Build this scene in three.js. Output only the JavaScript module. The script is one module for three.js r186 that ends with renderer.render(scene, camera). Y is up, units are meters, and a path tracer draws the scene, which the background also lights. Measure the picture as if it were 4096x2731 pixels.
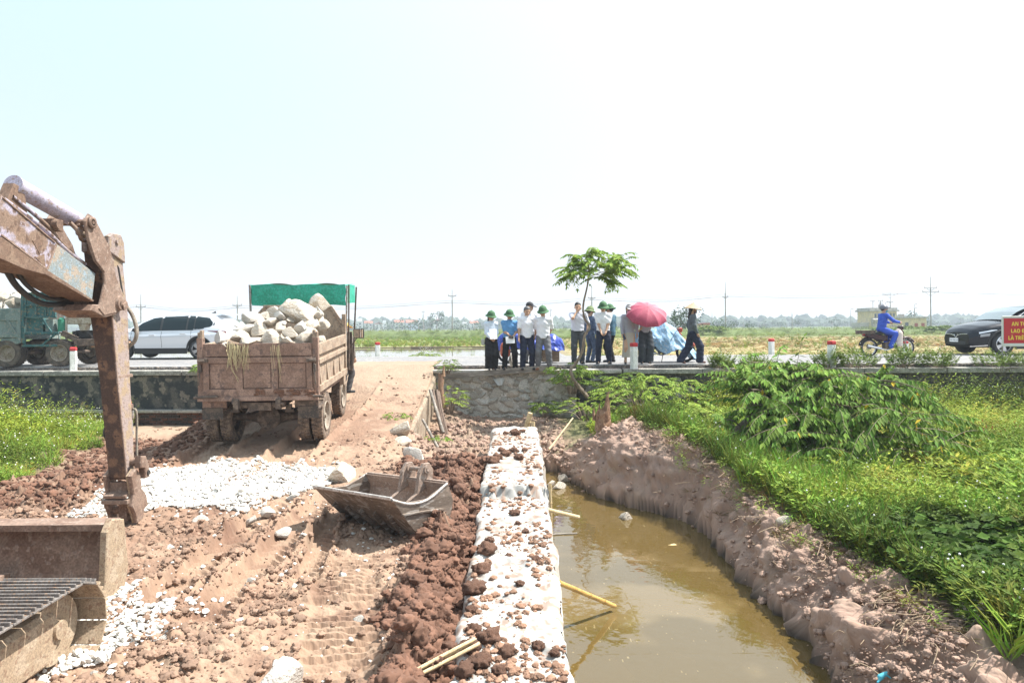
import * as THREE from 'three';
import { mergeGeometries, mergeVertices, toCreasedNormals } from 'three/addons/utils/BufferGeometryUtils.js';
import { RoundedBoxGeometry } from 'three/addons/geometries/RoundedBoxGeometry.js';

// ---------------------------------------------------------------- camera, sky, sun, exposure
const scene = new THREE.Scene();
const camera = new THREE.PerspectiveCamera(53.13, 1024 / 682, 0.1, 3000);   // eye 3 m above the ditch water, 1.05 m above the road
camera.position.set(0, 3, 0);
camera.rotation.set(0, 0, -0.0075);
camera.setViewOffset(1024, 682, 0, 14.35, 1024, 682);
const renderer = new THREE.WebGLRenderer();
renderer.toneMapping = THREE.LinearToneMapping;
renderer.toneMappingExposure = 2.05;
renderer.shadowMap.enabled = true;
const SUN = new THREE.Vector3(0.5, 0.85, -0.13).normalize();
{
  const W = 512, H = 256, d = new Float32Array(W * H * 4), v = new THREE.Vector3();
  for (let j = 0; j < H; j++) for (let i = 0; i < W; i++) {
    const el = ((j + 0.5) / H - 0.5) * Math.PI, az = ((i + 0.5) / W - 0.5) * 2 * Math.PI;
    v.set(Math.cos(az) * Math.cos(el), Math.sin(el), Math.sin(az) * Math.cos(el));
    const up = Math.max(0, v.y), g = Math.pow(Math.max(0, v.dot(SUN)), 1.6), h = Math.exp(-up * 3.2);
    const k = 0.525 + 0.36 * g, a = 1 - h, q = (j * W + i) * 4;
    const blue = Math.max(0, a * (1 - 0.85 * g));
    let r = k * (0.98 - 0.42 * blue), gg = k * (1.0 - 0.16 * blue), b = k * (1.03 + 0.02 * blue);
    if (v.y < 0) { r *= 0.6; gg *= 0.6; b *= 0.6; }
    d[q] = r; d[q + 1] = gg; d[q + 2] = b; d[q + 3] = 1;
  }
  const t = new THREE.DataTexture(d, W, H, THREE.RGBAFormat, THREE.FloatType);
  t.mapping = THREE.EquirectangularReflectionMapping; t.magFilter = t.minFilter = THREE.LinearFilter; t.needsUpdate = true;
  scene.background = t; scene.environment = t;
}
const sun = new THREE.DirectionalLight(new THREE.Color(1, 0.955, 0.88), 5);
sun.position.copy(SUN).multiplyScalar(80).add(new THREE.Vector3(0, 1, -14));
sun.target.position.set(0, 1, -14);
sun.castShadow = true; sun.shadow.mapSize.set(4096, 4096); sun.shadow.radius = 1.3;
Object.assign(sun.shadow.camera, { left: -40, right: 40, top: 40, bottom: -40, near: 1, far: 200 });
scene.add(sun, sun.target);
scene.fog = new THREE.FogExp2(0xe9f3ff, 0.00095);

// ---------------------------------------------------------------- numbers and noise
let SEED = 7;
const rnd = () => { SEED = (SEED + 0x6d2b79f5) | 0; let t = Math.imul(SEED ^ (SEED >>> 15), 1 | SEED); t = (t + Math.imul(t ^ (t >>> 7), 61 | t)) ^ t; return ((t ^ (t >>> 14)) >>> 0) / 4294967296; };
const rr = (a, b) => a + (b - a) * rnd(), pick = (a) => a[Math.floor(rnd() * a.length)];
const clamp = (x, a = 0, b = 1) => Math.min(b, Math.max(a, x)), mix = (a, b, t) => a + (b - a) * t;
const ss = (a, b, x) => { const t = clamp((x - a) / (b - a)); return t * t * (3 - 2 * t); };
const h3 = (x, y, z) => { let n = Math.imul(x, 374761393) + Math.imul(y, 668265263) + Math.imul(z, 2147483647 ^ 0x5bd1e995) | 0; n = Math.imul(n ^ (n >>> 13), 1274126177); return ((n ^ (n >>> 16)) >>> 0) / 4294967296; };
function vn(x, y, z = 0) {                                            // value noise 0..1
  const X = Math.floor(x), Y = Math.floor(y), Z = Math.floor(z); let u = x - X, v = y - Y, w = z - Z;
  u = u * u * (3 - 2 * u); v = v * v * (3 - 2 * v); w = w * w * (3 - 2 * w);
  const a = mix(mix(h3(X, Y, Z), h3(X + 1, Y, Z), u), mix(h3(X, Y + 1, Z), h3(X + 1, Y + 1, Z), u), v);
  if (w === 0) return a;
  return mix(a, mix(mix(h3(X, Y, Z + 1), h3(X + 1, Y, Z + 1), u), mix(h3(X, Y + 1, Z + 1), h3(X + 1, Y + 1, Z + 1), u), v), w);
}
const fbm = (x, y, o = 4, z = 0) => { let s = 0, a = 0.5, n = 0; for (let i = 0; i < o; i++) { s += a * vn(x + i * 17.3, y - i * 9.1, z); n += a; a *= 0.5; x *= 2.03; y *= 2.03; z *= 2.03; } return s / n; };
function vnp(x, y, n) {                                               // value noise that repeats after n cells
  const X = Math.floor(x), Y = Math.floor(y); let u = x - X, v = y - Y; u = u * u * (3 - 2 * u); v = v * v * (3 - 2 * v);
  const m = (a) => ((a % n) + n) % n, a = m(X), b = m(X + 1), c = m(Y), d = m(Y + 1);
  return mix(mix(h3(a, c, n), h3(b, c, n), u), mix(h3(a, d, n), h3(b, d, n), u), v);
}
const fbmp = (u, v, f, o, seed = 0) => { let s = 0, a = 0.5, n = 0; for (let i = 0; i < o; i++) { s += a * vnp(u * f + seed * 3 + i * 5, v * f + seed * 7, f); n += a; a *= 0.5; f *= 2; } return s / n; };
function cell(x, y) {                                                 // distance to the nearest scattered point, and a number of that point
  const X = Math.floor(x), Y = Math.floor(y); let d = 9, id = 0;
  for (let i = -1; i < 2; i++) for (let j = -1; j < 2; j++) {
    const a = h3(X + i, Y + j, 3), b = h3(X + i, Y + j, 5), q = Math.hypot(X + i + a - x, Y + j + b - y);
    if (q < d) { d = q; id = a * 7.7 % 1; }
  }
  return [d, id];
}
const lerpTable = (t, x) => { if (x <= t[0][0]) return t[0][1]; for (let i = 1; i < t.length; i++) if (x <= t[i][0]) { const [a, b] = t[i - 1], [c, e] = t[i]; return mix(b, e, (x - a) / (c - a)); } return t[t.length - 1][1]; };
const V = (x, y, z) => new THREE.Vector3(x, y, z);

// ---------------------------------------------------------------- materials
const col = (c) => (Array.isArray(c) ? new THREE.Color().setRGB(...c) : new THREE.Color(c));
const mat = (c, roughness = 0.8, o = {}) => new THREE.MeshStandardMaterial({ color: col(c), roughness, ...o });
const phys = (c, roughness = 0.5, o = {}) => new THREE.MeshPhysicalMaterial({ color: col(c), roughness, ...o });
function dataTex(n, f, srgb = true) {                                  // tileable only by size: uv is in metres and repeat stretches it
  const d = new Uint8Array(n * n * 4);
  for (let j = 0; j < n; j++) for (let i = 0; i < n; i++) { const c = f(i / n, j / n), q = (j * n + i) * 4; for (let k = 0; k < 3; k++) d[q + k] = clamp(c[k]) * 255; d[q + 3] = 255; }
  const t = new THREE.DataTexture(d, n, n); t.wrapS = t.wrapT = THREE.RepeatWrapping; t.magFilter = t.minFilter = THREE.LinearFilter;
  if (srgb) t.colorSpace = THREE.SRGBColorSpace; t.needsUpdate = true; return t;
}
const srgb = (c) => { const k = new THREE.Color(); Array.isArray(c) ? k.setRGB(...c) : k.set(c); k.convertLinearToSRGB(); return [k.r, k.g, k.b]; };
let gSeed = 0, roughBump;
// a worn surface: a main colour, patches of a second, spots and scratches of a third
function worn(c1, c2, c3, { roughness = 0.75, metalness = 0, size = 1, patch = 5, spot = 22, amount = 0.5, spots = 0.62, bump = 0.003, n = 256, streak = 1 } = {}) {
  const a = srgb(c1), b = srgb(c2), c = srgb(c3), s = (gSeed += 31.7);
  const t = dataTex(n, (u, v) => {
    const V2 = streak > 1 ? v : v, p = fbmp(u, V2, patch, 5, s | 0), q = fbmp(u, V2, spot, 3, s | 0), e = fbmp(u, v, 80, 1, s | 0);
    const k = ss(amount - 0.1, amount + 0.1, p), m = ss(spots, spots + 0.1, q), g = 0.86 + 0.28 * e;
    return [0, 1, 2].map((i) => mix(mix(a[i], b[i], k), c[i], m * 0.85) * g);
  });
  roughBump ??= dataTex(256, (u, v) => { const x = fbmp(u, v, 5, 6, 3); return [x, x, x]; }, false);
  const bt = roughBump.clone();
  for (const q of [t, bt]) q.repeat.set(1 / size / Math.max(1, streak), 1 / size * Math.min(1, streak));
  return new THREE.MeshStandardMaterial({ map: t, bumpMap: bt, bumpScale: bump, roughness, metalness });
}

// ---------------------------------------------------------------- geometry helpers
function boxUV(g) {                                                    // uv in metres by the way each face points
  if (g.index) g = g.toNonIndexed();
  const p = g.attributes.position, uv = new Float32Array(p.count * 2), a = V(), b = V(), c = V(), e = V();
  for (let i = 0; i < p.count; i += 3) {
    a.fromBufferAttribute(p, i); b.fromBufferAttribute(p, i + 1); c.fromBufferAttribute(p, i + 2);
    e.copy(b).sub(a).cross(c.clone().sub(a)); const X = Math.abs(e.x), Y = Math.abs(e.y), Z = Math.abs(e.z);
    for (let k = 0; k < 3; k++) { const q = [a, b, c][k]; uv[(i + k) * 2] = X > Y && X > Z ? q.z : q.x; uv[(i + k) * 2 + 1] = Y >= X && Y >= Z ? q.z : q.y; }
  }
  g.setAttribute('uv', new THREE.BufferAttribute(uv, 2)); return g;
}
const strip = (g) => { for (const k of Object.keys(g.attributes)) if (!['position', 'normal', 'uv', 'color'].includes(k)) g.deleteAttribute(k); return g; };
const E = new THREE.Euler();
const move = (g, x = 0, y = 0, z = 0, rx = 0, ry = 0, rz = 0) => { if (rx || ry || rz) g.applyMatrix4(new THREE.Matrix4().makeRotationFromEuler(E.set(rx, ry, rz, 'YXZ'))); g.translate(x, y, z); return g; };
const box = (w, h, d, x = 0, y = 0, z = 0, rx = 0, ry = 0, rz = 0, r = 0.008) => {
  const m = Math.min(w, h, d);
  const g = r > 0 && m > 0.012 ? new RoundedBoxGeometry(w, h, d, 1, Math.min(r, m * 0.3)) : new THREE.BoxGeometry(w, h, d);
  return move(g, x, y, z, rx, ry, rz);
};
function bar(a, b, w, h = w, up = V(0, 1, 0), r = 0.006) {              // a box from a to b
  const d = b.clone().sub(a), L = d.length(), m = new THREE.Matrix4(), z = d.normalize();
  let x = up.clone().cross(z); if (x.lengthSq() < 1e-6) x = V(1, 0, 0).cross(z); x.normalize();
  m.makeBasis(x, z.clone().cross(x), z).setPosition(a.clone().add(b).multiplyScalar(0.5));
  return box(w, h, L, 0, 0, 0, 0, 0, 0, r).applyMatrix4(m);
}
function rod(a, b, r0, r1 = r0, n = 10, open = false) {
  const d = b.clone().sub(a), L = d.length(), g = new THREE.CylinderGeometry(r1, r0, L, n, 1, open);
  g.applyQuaternion(new THREE.Quaternion().setFromUnitVectors(V(0, 1, 0), d.normalize()));
  const m = a.clone().add(b).multiplyScalar(0.5); return g.translate(m.x, m.y, m.z);
}
const tube = (pts, r, seg = 24, n = 7) => new THREE.TubeGeometry(new THREE.CatmullRomCurve3(pts), seg, r, n, false);
function taper(pts, r0, r1, seg = 16, n = 7, lump = 0) {                // a tapering limb, closed at its ends by narrowing
  const c = new THREE.CatmullRomCurve3(pts), g = new THREE.TubeGeometry(c, seg, 1, n, false), p = g.attributes.position, q = V();
  for (let i = 0; i <= seg; i++) {
    const t = i / seg, o = c.getPointAt(t); let r = mix(r0, r1, t);
    for (let j = 0; j <= n; j++) { const k = i * (n + 1) + j; q.fromBufferAttribute(p, k).sub(o); const s = r * (1 + lump * (h3(i, j % n, 4) - 0.5)); p.setXYZ(k, o.x + q.x * s, o.y + q.y * s, o.z + q.z * s); }
  }
  g.computeVertexNormals(); return g;
}
function plate(pts, t, bevel = 0.004) {                                // polygon [x,y], extruded by t along z, centred
  const s = new THREE.Shape(pts.map(([x, y]) => new THREE.Vector2(x, y)));
  return new THREE.ExtrudeGeometry(s, { depth: t - 2 * bevel, bevelEnabled: bevel > 0, bevelSize: bevel, bevelThickness: bevel, bevelSegments: 1, curveSegments: 8 }).translate(0, 0, -t / 2 + bevel);
}
const ringZ = (R, r, t, n = 32) => new THREE.LatheGeometry([[r, -t / 2], [R, -t / 2], [R, t / 2], [r, t / 2], [r, -t / 2]].map(([a, b]) => new THREE.Vector2(a, b)), n).rotateX(Math.PI / 2);
const join = (list) => { const l = list.flat(9).map((g) => boxUV(strip(g))); return l.length === 1 ? l[0] : mergeGeometries(l); };
const names = {};
const numbered = (n) => { const k = (names[n] = (names[n] ?? -1) + 1); return k ? n + '_' + String(k).padStart(3, '0') : n; };
function part(name, geos, material, parent) {                           // one named mesh, made of the pieces given
  const m = new THREE.Mesh(Array.isArray(geos) ? join(geos) : geos, material);
  m.name = name; m.castShadow = m.receiveShadow = true; parent.add(m); return m;
}
function thing(name, label, category, pos = [0, 0, 0], turn = 0, group) {
  const o = new THREE.Group(); o.name = numbered(name); scene.add(o);
  o.position.set(...pos); o.rotation.y = turn; o.userData = { label, category }; if (group) o.userData.group = group; return o;
}
function single(name, geos, material, label, category, group, kind) {
  const m = part(numbered(name), geos, material, scene); m.userData = { label, category }; if (group) m.userData.group = group; if (kind) m.userData.kind = kind; return m;
}
const setting = (name, geos, material) => { const m = part(numbered(name), geos, material, scene); m.userData = { kind: 'structure' }; return m; };
function stuff(name, label, category, geo, material, spots, colours) {   // many small alike pieces that nobody could count: [x,y,z,sx,sy,sz,rx,ry,rz]
  const m = new THREE.InstancedMesh(geo, material, spots.length), o = new THREE.Object3D();
  spots.forEach((s, i) => { o.position.set(s[0], s[1], s[2]); o.scale.set(s[3], s[4], s[5]); o.rotation.set(s[6], s[7], s[8], 'YXZ'); o.updateMatrix(); m.setMatrixAt(i, o.matrix); if (colours) m.setColorAt(i, colours(i, s)); });
  m.name = numbered(name); m.castShadow = m.receiveShadow = true; m.userData = { label, category, kind: 'stuff' }; scene.add(m); return m;
}
// rocks: an icosphere cut by random planes and roughened
function rockGeo(seed, detail = 3, cuts = 9, rough = 0.05, flat = 1) {
  let g = new THREE.IcosahedronGeometry(1, detail); g = mergeVertices(strip(g.deleteAttribute('uv').deleteAttribute('normal')), 1e-4);
  const keep = SEED; SEED = seed * 977 + 13; const P = [];
  for (let i = 0; i < cuts; i++) { const n = V(rr(-1, 1), rr(-1, 1), rr(-1, 1)).normalize(); P.push([n, rr(0.4, 0.74)]); }
  SEED = keep; const p = g.attributes.position, v = V();
  for (let i = 0; i < p.count; i++) {
    v.fromBufferAttribute(p, i);
    for (const [n, d] of P) { const k = v.dot(n); if (k > d) v.addScaledVector(n, (d - k) * 0.92); }
    const f = 1.25 + rough * 2 * (fbm(v.x * 2.2 + seed, v.y * 2.2, 4, v.z * 2.2 + 5) - 0.5) * 2;
    p.setXYZ(i, v.x * f, v.y * f * flat, v.z * f);
  }
  g = toCreasedNormals(g, 0.38); return boxUV(g);
}
// clods: crumbly lumps without flat faces
function clodShape(seed, detail = 3) {
  let g = new THREE.IcosahedronGeometry(1, detail); g = mergeVertices(strip(g.deleteAttribute('uv').deleteAttribute('normal')), 1e-4);
  const p = g.attributes.position, v = V();
  for (let i = 0; i < p.count; i++) { v.fromBufferAttribute(p, i); const f = 0.3 + 0.75 * fbm(v.x * 1.5 + seed, v.y * 1.5 + 9, 3, v.z * 1.5 + 5) + 1.3 * Math.abs(fbm(v.x * 2.6 + seed, v.y * 2.6, 2, v.z * 2.6 + 7) - 0.5) + 0.42 * Math.pow(vn(v.x * 5 + seed, v.y * 5, v.z * 5 + 3), 2) + 0.22 * vn(v.x * 11, v.y * 11, v.z * 11 + 3); p.setXYZ(i, v.x * f, v.y * f, v.z * f); }
  g.computeVertexNormals(); const uv = new Float32Array(p.count * 2); for (let i = 0; i < p.count; i++) { uv[i * 2] = p.getX(i) + p.getZ(i); uv[i * 2 + 1] = p.getY(i) - p.getZ(i); } g.setAttribute('uv', new THREE.BufferAttribute(uv, 2)); return g;
}
// ---------------------------------------------------------------- the lie of the land; X to the right, D away from the camera (z = -D)
const roadNear = (X) => 18.9 - 0.057 * X, ROAD_Y = 1.95;
const T = {
  ramp: [[-8, 0.74], [8, 0.76], [10.4, 0.8], [12.3, 1.0], [15.5, 1.2], [17.5, 1.5], [18.6, 1.84], [19.15, 1.975], [20.6, 1.978], [21.6, 1.945], [22.5, 1.9]],
  rampLeft: [[-8, -9], [8.4, -9], [9.6, -7.4], [10.8, -6.2], [12.3, -5.75], [15, -6.3], [18, -6.9], [22, -7.4]],
  pit: [[11, 0.52], [12.5, 0.45], [14.2, 0.28], [16, 0.42], [18, 0.55], [20, 0.66]],
  toe: [[-8, 2.5], [5.7, 2.55], [6.3, 2.69], [8, 2.62], [9.6, 2.72], [10.4, 2.6], [11.0, 2.15], [11.5, 1.65], [12.2, 1.3], [13.4, 0.95], [14, 0.8], [14.6, 0.35]],
  crestX: [[-8, 3.5], [5, 3.52], [6.2, 3.5], [8.3, 3.25], [10.9, 2.95], [12.8, 2.4], [15, 2.2]],
  crestY: [[-8, 0.68], [8, 0.72], [10.2, 0.95], [11.6, 1.16], [13, 1.22], [14, 1.02], [15.6, 0.72]],
  wallR: [[-8, 0.3], [4, 0.36], [14.3, 0.52]],
};
const ruts = [{ a: [-2.9, 4.6], b: [-3.0, 9.0], w: 0.18 }, { a: [-2.36, 5.0], b: [-2.5, 9.2], w: 0.17 }, { a: [-1.85, 6.0], b: [-2.2, 8.2], w: 0.12 }, { a: [-3.7, 9.5], b: [-3.75, 17.5], w: 0.3 }, { a: [-5.15, 10.5], b: [-5.2, 18], w: 0.3 }];
const along = (r, X, D) => { const dx = r.b[0] - r.a[0], dd = r.b[1] - r.a[1], L = Math.hypot(dx, dd), t = ((X - r.a[0]) * dx + (D - r.a[1]) * dd) / L; return [t, L, ((X - r.a[0]) * dd - (D - r.a[1]) * dx) / L]; };
// the crumbled lip beside a rut
function lipAt(X, D) { let k = 0; for (const r of ruts) { const [t, L, s] = along(r, X, D); if (t > 0 && t < L) k = Math.max(k, Math.exp(-((Math.abs(s) / r.w - 1.4) ** 2) / 0.1)); } return k; }
// how deep in a wheel rut or track print a spot lies, 0 to 1
function rutAt(X, D) {
  let k = 0;
  for (const r of ruts) { const [t, L, s] = along(r, X, D); if (t > 0 && t < L) k = Math.max(k, ss(r.w * 1.15, r.w * 0.8, Math.abs(s)) * ss(0, 0.3, t) * ss(L, L - 0.3, t)); }
  const [t, L, s] = along(print, X, D); if (t > 0 && t < L) k = Math.max(k, ss(0.33, 0.26, Math.abs(s)) * ss(L, L - 0.5, t)); return k;
}
const print = { a: [-1.05, 4.0], b: [-1.68, 7.0] };
// zones as weights: how much a spot belongs to each kind of surface
function zone(X, D) {
  const wob = (fbm(X * 1.3 + 40, D * 1.3, 3) - 0.5);
  const bank = lerpTable(T.toe, D), crest = lerpTable(T.crestX, D) + wob * 0.35;
  const onRight = X > 0.45 && D < 18.8;
  const green = D < 18.9 ? Math.max(onRight ? ss(crest - 0.05, crest + 0.25, X) : 0, onRight && D > 13.6 ? ss(0.9, 1.6, X + wob) * ss(13.6, 14.4, D) : 0,
    X < -5 ? ss(0, 0.9, (-6.9 - (D - 9.6) * 0.33 - X) + wob * 1.6) * ss(9.3, 9.9, D + wob) : 0) : 0;
  const heap = Math.max(ss(-1.2 - 0.05 * (D - 6), -0.8 - 0.05 * (D - 6), X + wob * 0.5) * ss(-0.3, -0.5, X) * ss(12.2, 11.2, D), ss(11.4, 10.6, D) * ss(9.9, 10.5, D) * ss(-2.0, -1.6, X) * ss(-0.3, -0.5, X)) * (D < 12 ? 1 : 0);
  const left = X < -5.2 ? ss(-5.2, -5.7, X) * ss(7.6, 8.6, D + wob) * ss(17, 15, D) * (1 - green) * 0.55 : 0;
  const pit = ss(-2.25, -1.6, X) * ss(11.3, 12.4, D + wob) * ss(1.4, 0.9, X) * (D < 19 ? 1 : 0);
  const bankW = X > 0.5 && D < 15 ? ss(bank - 0.1, bank, X) * (1 - green) : 0;
  return { green, heap: Math.max(heap, left), pit, bank: bankW, wob };
}
function baseY(X, D) {
  const W = lerpTable(T.ramp, D);
  let y = W;
  const L = lerpTable(T.rampLeft, D);
  const low = D < 9 ? 0.7 : mix(0.62, 0.34, ss(11, 17, D));
  if (X < L) y = mix(W, low, ss(0, 1.5, L - X));
  if (D > 10.6 && X > -2.3) {                                           // the hole between the ramp and the new wall
    const pit = lerpTable(T.pit, D) - 0.05 * clamp(X + 1.2, 0, 1.5);
    const a = D > 13.6 ? ss(-2.17, -2.1, X) : ss(-2.5, -0.95, X);
    y = mix(y, pit, a * ss(10.6, 12, D));
    if (D > 16.2) y += 0.3 * a * ss(16.2, 18.5, D) * ss(-1.0, -2.0, X);
  }
  if (X < 0.45 && D < 11) y += -0.16 * ss(-0.75, -0.45, X) + 0.06 * ss(-1.1, -0.8, X) * ss(-0.5, -0.7, X) - 0.07 * Math.exp(-(((X + 1.5) / 0.9) ** 2) - ((D - 7.5) / 0.9) ** 2);
  if (X > -0.5) {
    const right = mix(0.62, 0.52, ss(12, 17, D)), toe = lerpTable(T.toe, D), cx = lerpTable(T.crestX, D), cy = lerpTable(T.crestY, D);
    let b;
    if (X < toe) b = -0.42;
    else if (X < cx) { const t = clamp((X - toe) / Math.max(0.3, cx - toe)); const e = clamp(t / 0.07); b = mix(mix(-0.42, 0.1, e), cy, Math.pow(Math.sin(clamp((t - 0.03) / 0.8) * Math.PI / 2), 0.9)); }
    else b = mix(cy, right, ss(0, 1.4, X - cx));
    const back = ss(13.4, 15.2, D), pitR = mix(lerpTable(T.pit, D), right, ss(0.8, 2.2, X));
    b = mix(b, pitR, back);
    y = mix(y, b, D > 14 ? ss(-0.2, 0.6, X) : ss(-0.25, 0.1, X));
  }
  if (X < -8) y += 0.5 * Math.exp(-(((X + 11.2) / 2) ** 2) - ((D - 14.2) / 2.4) ** 2);
  if (D > roadNear(X) - 0.12 && (X < -7 || X > -2.2)) y = Math.min(y, 0.7) ;
  if (D > 22) y -= 0.5 * ss(22, 23, D);
  return y;
}
function groundY(X, D, fine = true) {
  let y = baseY(X, D); const z = zone(X, D);
  y += (fbm(X * 0.9, D * 0.9, 3) - 0.5) * 0.12 * (D < 18 ? 1 : 0.2);
  if (!fine) return y;
  const calm = D > 17.8 ? 0.25 : 1;
  const onRamp = X < -2.2 && D > 10 ? 0.55 : 1;
  const smooth = ss(0.5, 0.36, fbm(X * 0.8 + 77, D * 0.8, 3));
  let amp = (0.68 - 0.35 * smooth + 1.5 * z.heap + 0.9 * z.pit + 0.3 * z.green) * calm * onRamp * (1 - 0.92 * z.bank);
  let inRut = 0;
  for (const r of ruts) {
    const [t, L, s] = along(r, X, D); if (t < 0 || t > L || Math.abs(s) > r.w * 2.2) continue;
    const e = ss(0, 0.4, t) * ss(L, L - 0.4, t), k = Math.abs(s) / r.w, deep = ss(1.05, 0.86, k), lip = Math.exp(-((k - 1.25) ** 2) / 0.03);
    inRut = Math.max(inRut, deep * e);
    y += e * (-0.075 * deep + 0.085 * lip * (0.2 + 1.3 * fbm(X * 9, D * 9, 3)) + deep * 0.036 * ss(-0.1, 0.3, Math.sin((t + Math.abs(s) * 0.9) * 48)) * ss(0.1, 0.4, fbm(X * 3 + 9, D * 3, 2)));
  }
  { const [t, L, s] = along(print, X, D); if (t > 0 && t < L && Math.abs(s) < 0.32) { const e = ss(0.32, 0.24, Math.abs(s)) * ss(0, 0.3, t) * ss(L, L - 0.6, t); inRut = Math.max(inRut, e * 0.9); const w = Math.abs(((t / 0.1 + fbm(X * 3, D * 3, 2) * 0.3) % 1) - 0.5); y += e * (-0.045 + 0.042 * ss(0.16, 0.28, w) * (0.35 + 0.9 * ss(0.3, 0.6, fbm(X * 2.5, D * 5, 3))) + 0.03 * (fbm(X * 18, D * 18, 3) - 0.5)); } }
  amp *= 1 - 0.68 * inRut;
  const c1 = cell(X * 5.5 + 3, D * 5.5), c2 = cell(X * 13, D * 13 + 7), c3 = cell(X * 26 + 1, D * 26);
  const patch = ss(0.35, 0.62, fbm(X * 1.7 + 11, D * 1.7, 3));
  y += amp * (0.055 * (1 - ss(0.1, 0.75, c1[0])) * c1[1] * (0.25 + patch) + 0.055 * (1 - ss(0.1, 0.7, c2[0])) * c2[1] * (0.35 + patch * 0.8) + 0.026 * (1 - ss(0.1, 0.7, c3[0])) * c3[1]);
  y += amp * 0.09 * (fbm(X * 4.2 + 7, D * 4.2, 4) - 0.5) + amp * 0.03 * (fbm(X * 22, D * 22, 2) - 0.5);
  return y;
}
// lumps of the cut bank, pushed out along its own slope
function bankPush(X, y, D) {
  const a = Math.abs(fbm(X * 2.1 + 3, y * 2.4, 4, D * 2.1) - 0.5) * 2, b = fbm(X * 6 + 8, y * 6, 3, D * 6), c = Math.pow(vn(X * 13, y * 13, D * 13), 2), e = vn(X * 30, y * 30, D * 30);
  return 0.36 * (a - 0.3) + 0.2 * (b - 0.5) + 0.09 * (c - 0.3) + 0.03 * (e - 0.5);
}
{
  const xs = [], ds = [];
  for (let x = -60; x < -9;) { xs.push(x); x += Math.max(0.14, (-9 - x) * 0.12); }
  for (let x = -9; x < -7.4; x += 0.06) xs.push(x);
  for (let x = -7.4; x < -5.6; x += 0.028) xs.push(x);
  for (let x = -5.6; x < 3.8; x += 0.0215) xs.push(x);
  for (let x = 3.8; x < 8; x += 0.07) xs.push(x);
  for (let x = 8; x < 60;) { xs.push(x); x += Math.max(0.14, (x - 8) * 0.12); }
  for (let d = -8; d < 3; d += 0.4) ds.push(d);
  for (let d = 3; d < 23;) { ds.push(d); d += d < 4 ? 0.03 : d < 9.5 ? 0.0027 * d : Math.min(0.06, 0.0042 * d); }
  const nx = xs.length, nd = ds.length, p = new Float32Array(nx * nd * 3), c = new Float32Array(nx * nd * 3), uv = new Float32Array(nx * nd * 2), idx = [];
  const TAN = [0.288, 0.19, 0.13], RED = [0.215, 0.13, 0.087], DARK = [0.13, 0.067, 0.044], BANK = [0.305, 0.205, 0.158], PIT = [0.255, 0.18, 0.13], WET = [0.045, 0.034, 0.026], GRN = [0.12, 0.12, 0.05], PALE = [0.33, 0.245, 0.175];
  const k = [0, 0, 0], to = (q, t) => { for (let i = 0; i < 3; i++) k[i] = mix(k[i], q[i], t); };
  for (let j = 0; j < nd; j++) for (let i = 0; i < nx; i++) {
    const X = xs[i], D = ds[j], o = j * nx + i, y = groundY(X, D), z = zone(X, D);
    let ox = 0, oy = 0, oz = 0;
    if (z.bank > 0.05 && y > -0.35) { const q = 0.03, gx = (groundY(X + q, D, false) - groundY(X - q, D, false)) / (2 * q), gd = (groundY(X, D + q, false) - groundY(X, D - q, false)) / (2 * q), l = Math.hypot(gx, 1, gd), f = z.bank * ss(-0.3, 0.05, y) * bankPush(X, y, D) / l; ox = -gx * f; oy = f; oz = gd * f; }
    p[o * 3] = X + ox; p[o * 3 + 1] = y + oy; p[o * 3 + 2] = -D + oz; uv[o * 2] = X; uv[o * 2 + 1] = D;
    const n1 = fbm(X * 1.1 + 5, D * 1.1, 4), n2 = fbm(X * 6, D * 6 + 3, 4), n3 = fbm(X * 30, D * 30, 2);
    k[0] = TAN[0]; k[1] = TAN[1]; k[2] = TAN[2];
    to(RED, ss(0.42, 0.62, n1) * 0.9); to(PALE, ss(0.56, 0.72, n2) * 0.45); to(DARK, ss(0.6, 0.75, fbm(X * 2.4 + 20, D * 2.4, 4)) * 0.55);
    if (D > 15 && X < -2) to(PALE, ss(15, 18.5, D) * 0.6);
    to(DARK, z.heap * ss(0.3, 0.5, n2 + 0.1) * 0.95); to(PIT, z.pit); to(PALE, z.pit * ss(0.5, 0.65, n2) * 0.6); to(RED, z.pit * ss(0.52, 0.66, n1) * 0.5);
    to(BANK, z.bank); to(PALE, z.bank * ss(0.55, 0.7, n2) * 0.3); to(RED, z.bank * ss(0.55, 0.68, n1) * 0.3); to(GRN, z.green);
    if (X > 0.3 && D < 15.5) to(WET, ss(0.15, 0.05, y + (n2 - 0.5) * 0.16));
    const f = 0.84 + 0.32 * n3; for (let q = 0; q < 3; q++) c[o * 3 + q] = k[q] * f;
    if (i < nx - 1 && j < nd - 1) idx.push(o, o + 1, o + nx, o + 1, o + nx + 1, o + nx);
  }
  const g = new THREE.BufferGeometry(); g.setAttribute('position', new THREE.BufferAttribute(p, 3)); g.setAttribute('color', new THREE.BufferAttribute(c, 3)); g.setAttribute('uv', new THREE.BufferAttribute(uv, 2)); g.setIndex(idx); g.computeVertexNormals();
  const bt = dataTex(256, (u, v) => { const x = 0.6 * fbm(u * 24, v * 24, 4) + 0.4 * (1 - cell(u * 30, v * 30)[0]); return [x, x, x]; }, false);
  bt.repeat.set(1.4, 1.4);
  setting('ground', g, new THREE.MeshStandardMaterial({ vertexColors: true, roughness: 0.95, bumpMap: bt, bumpScale: 0.012 }));
}
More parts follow.
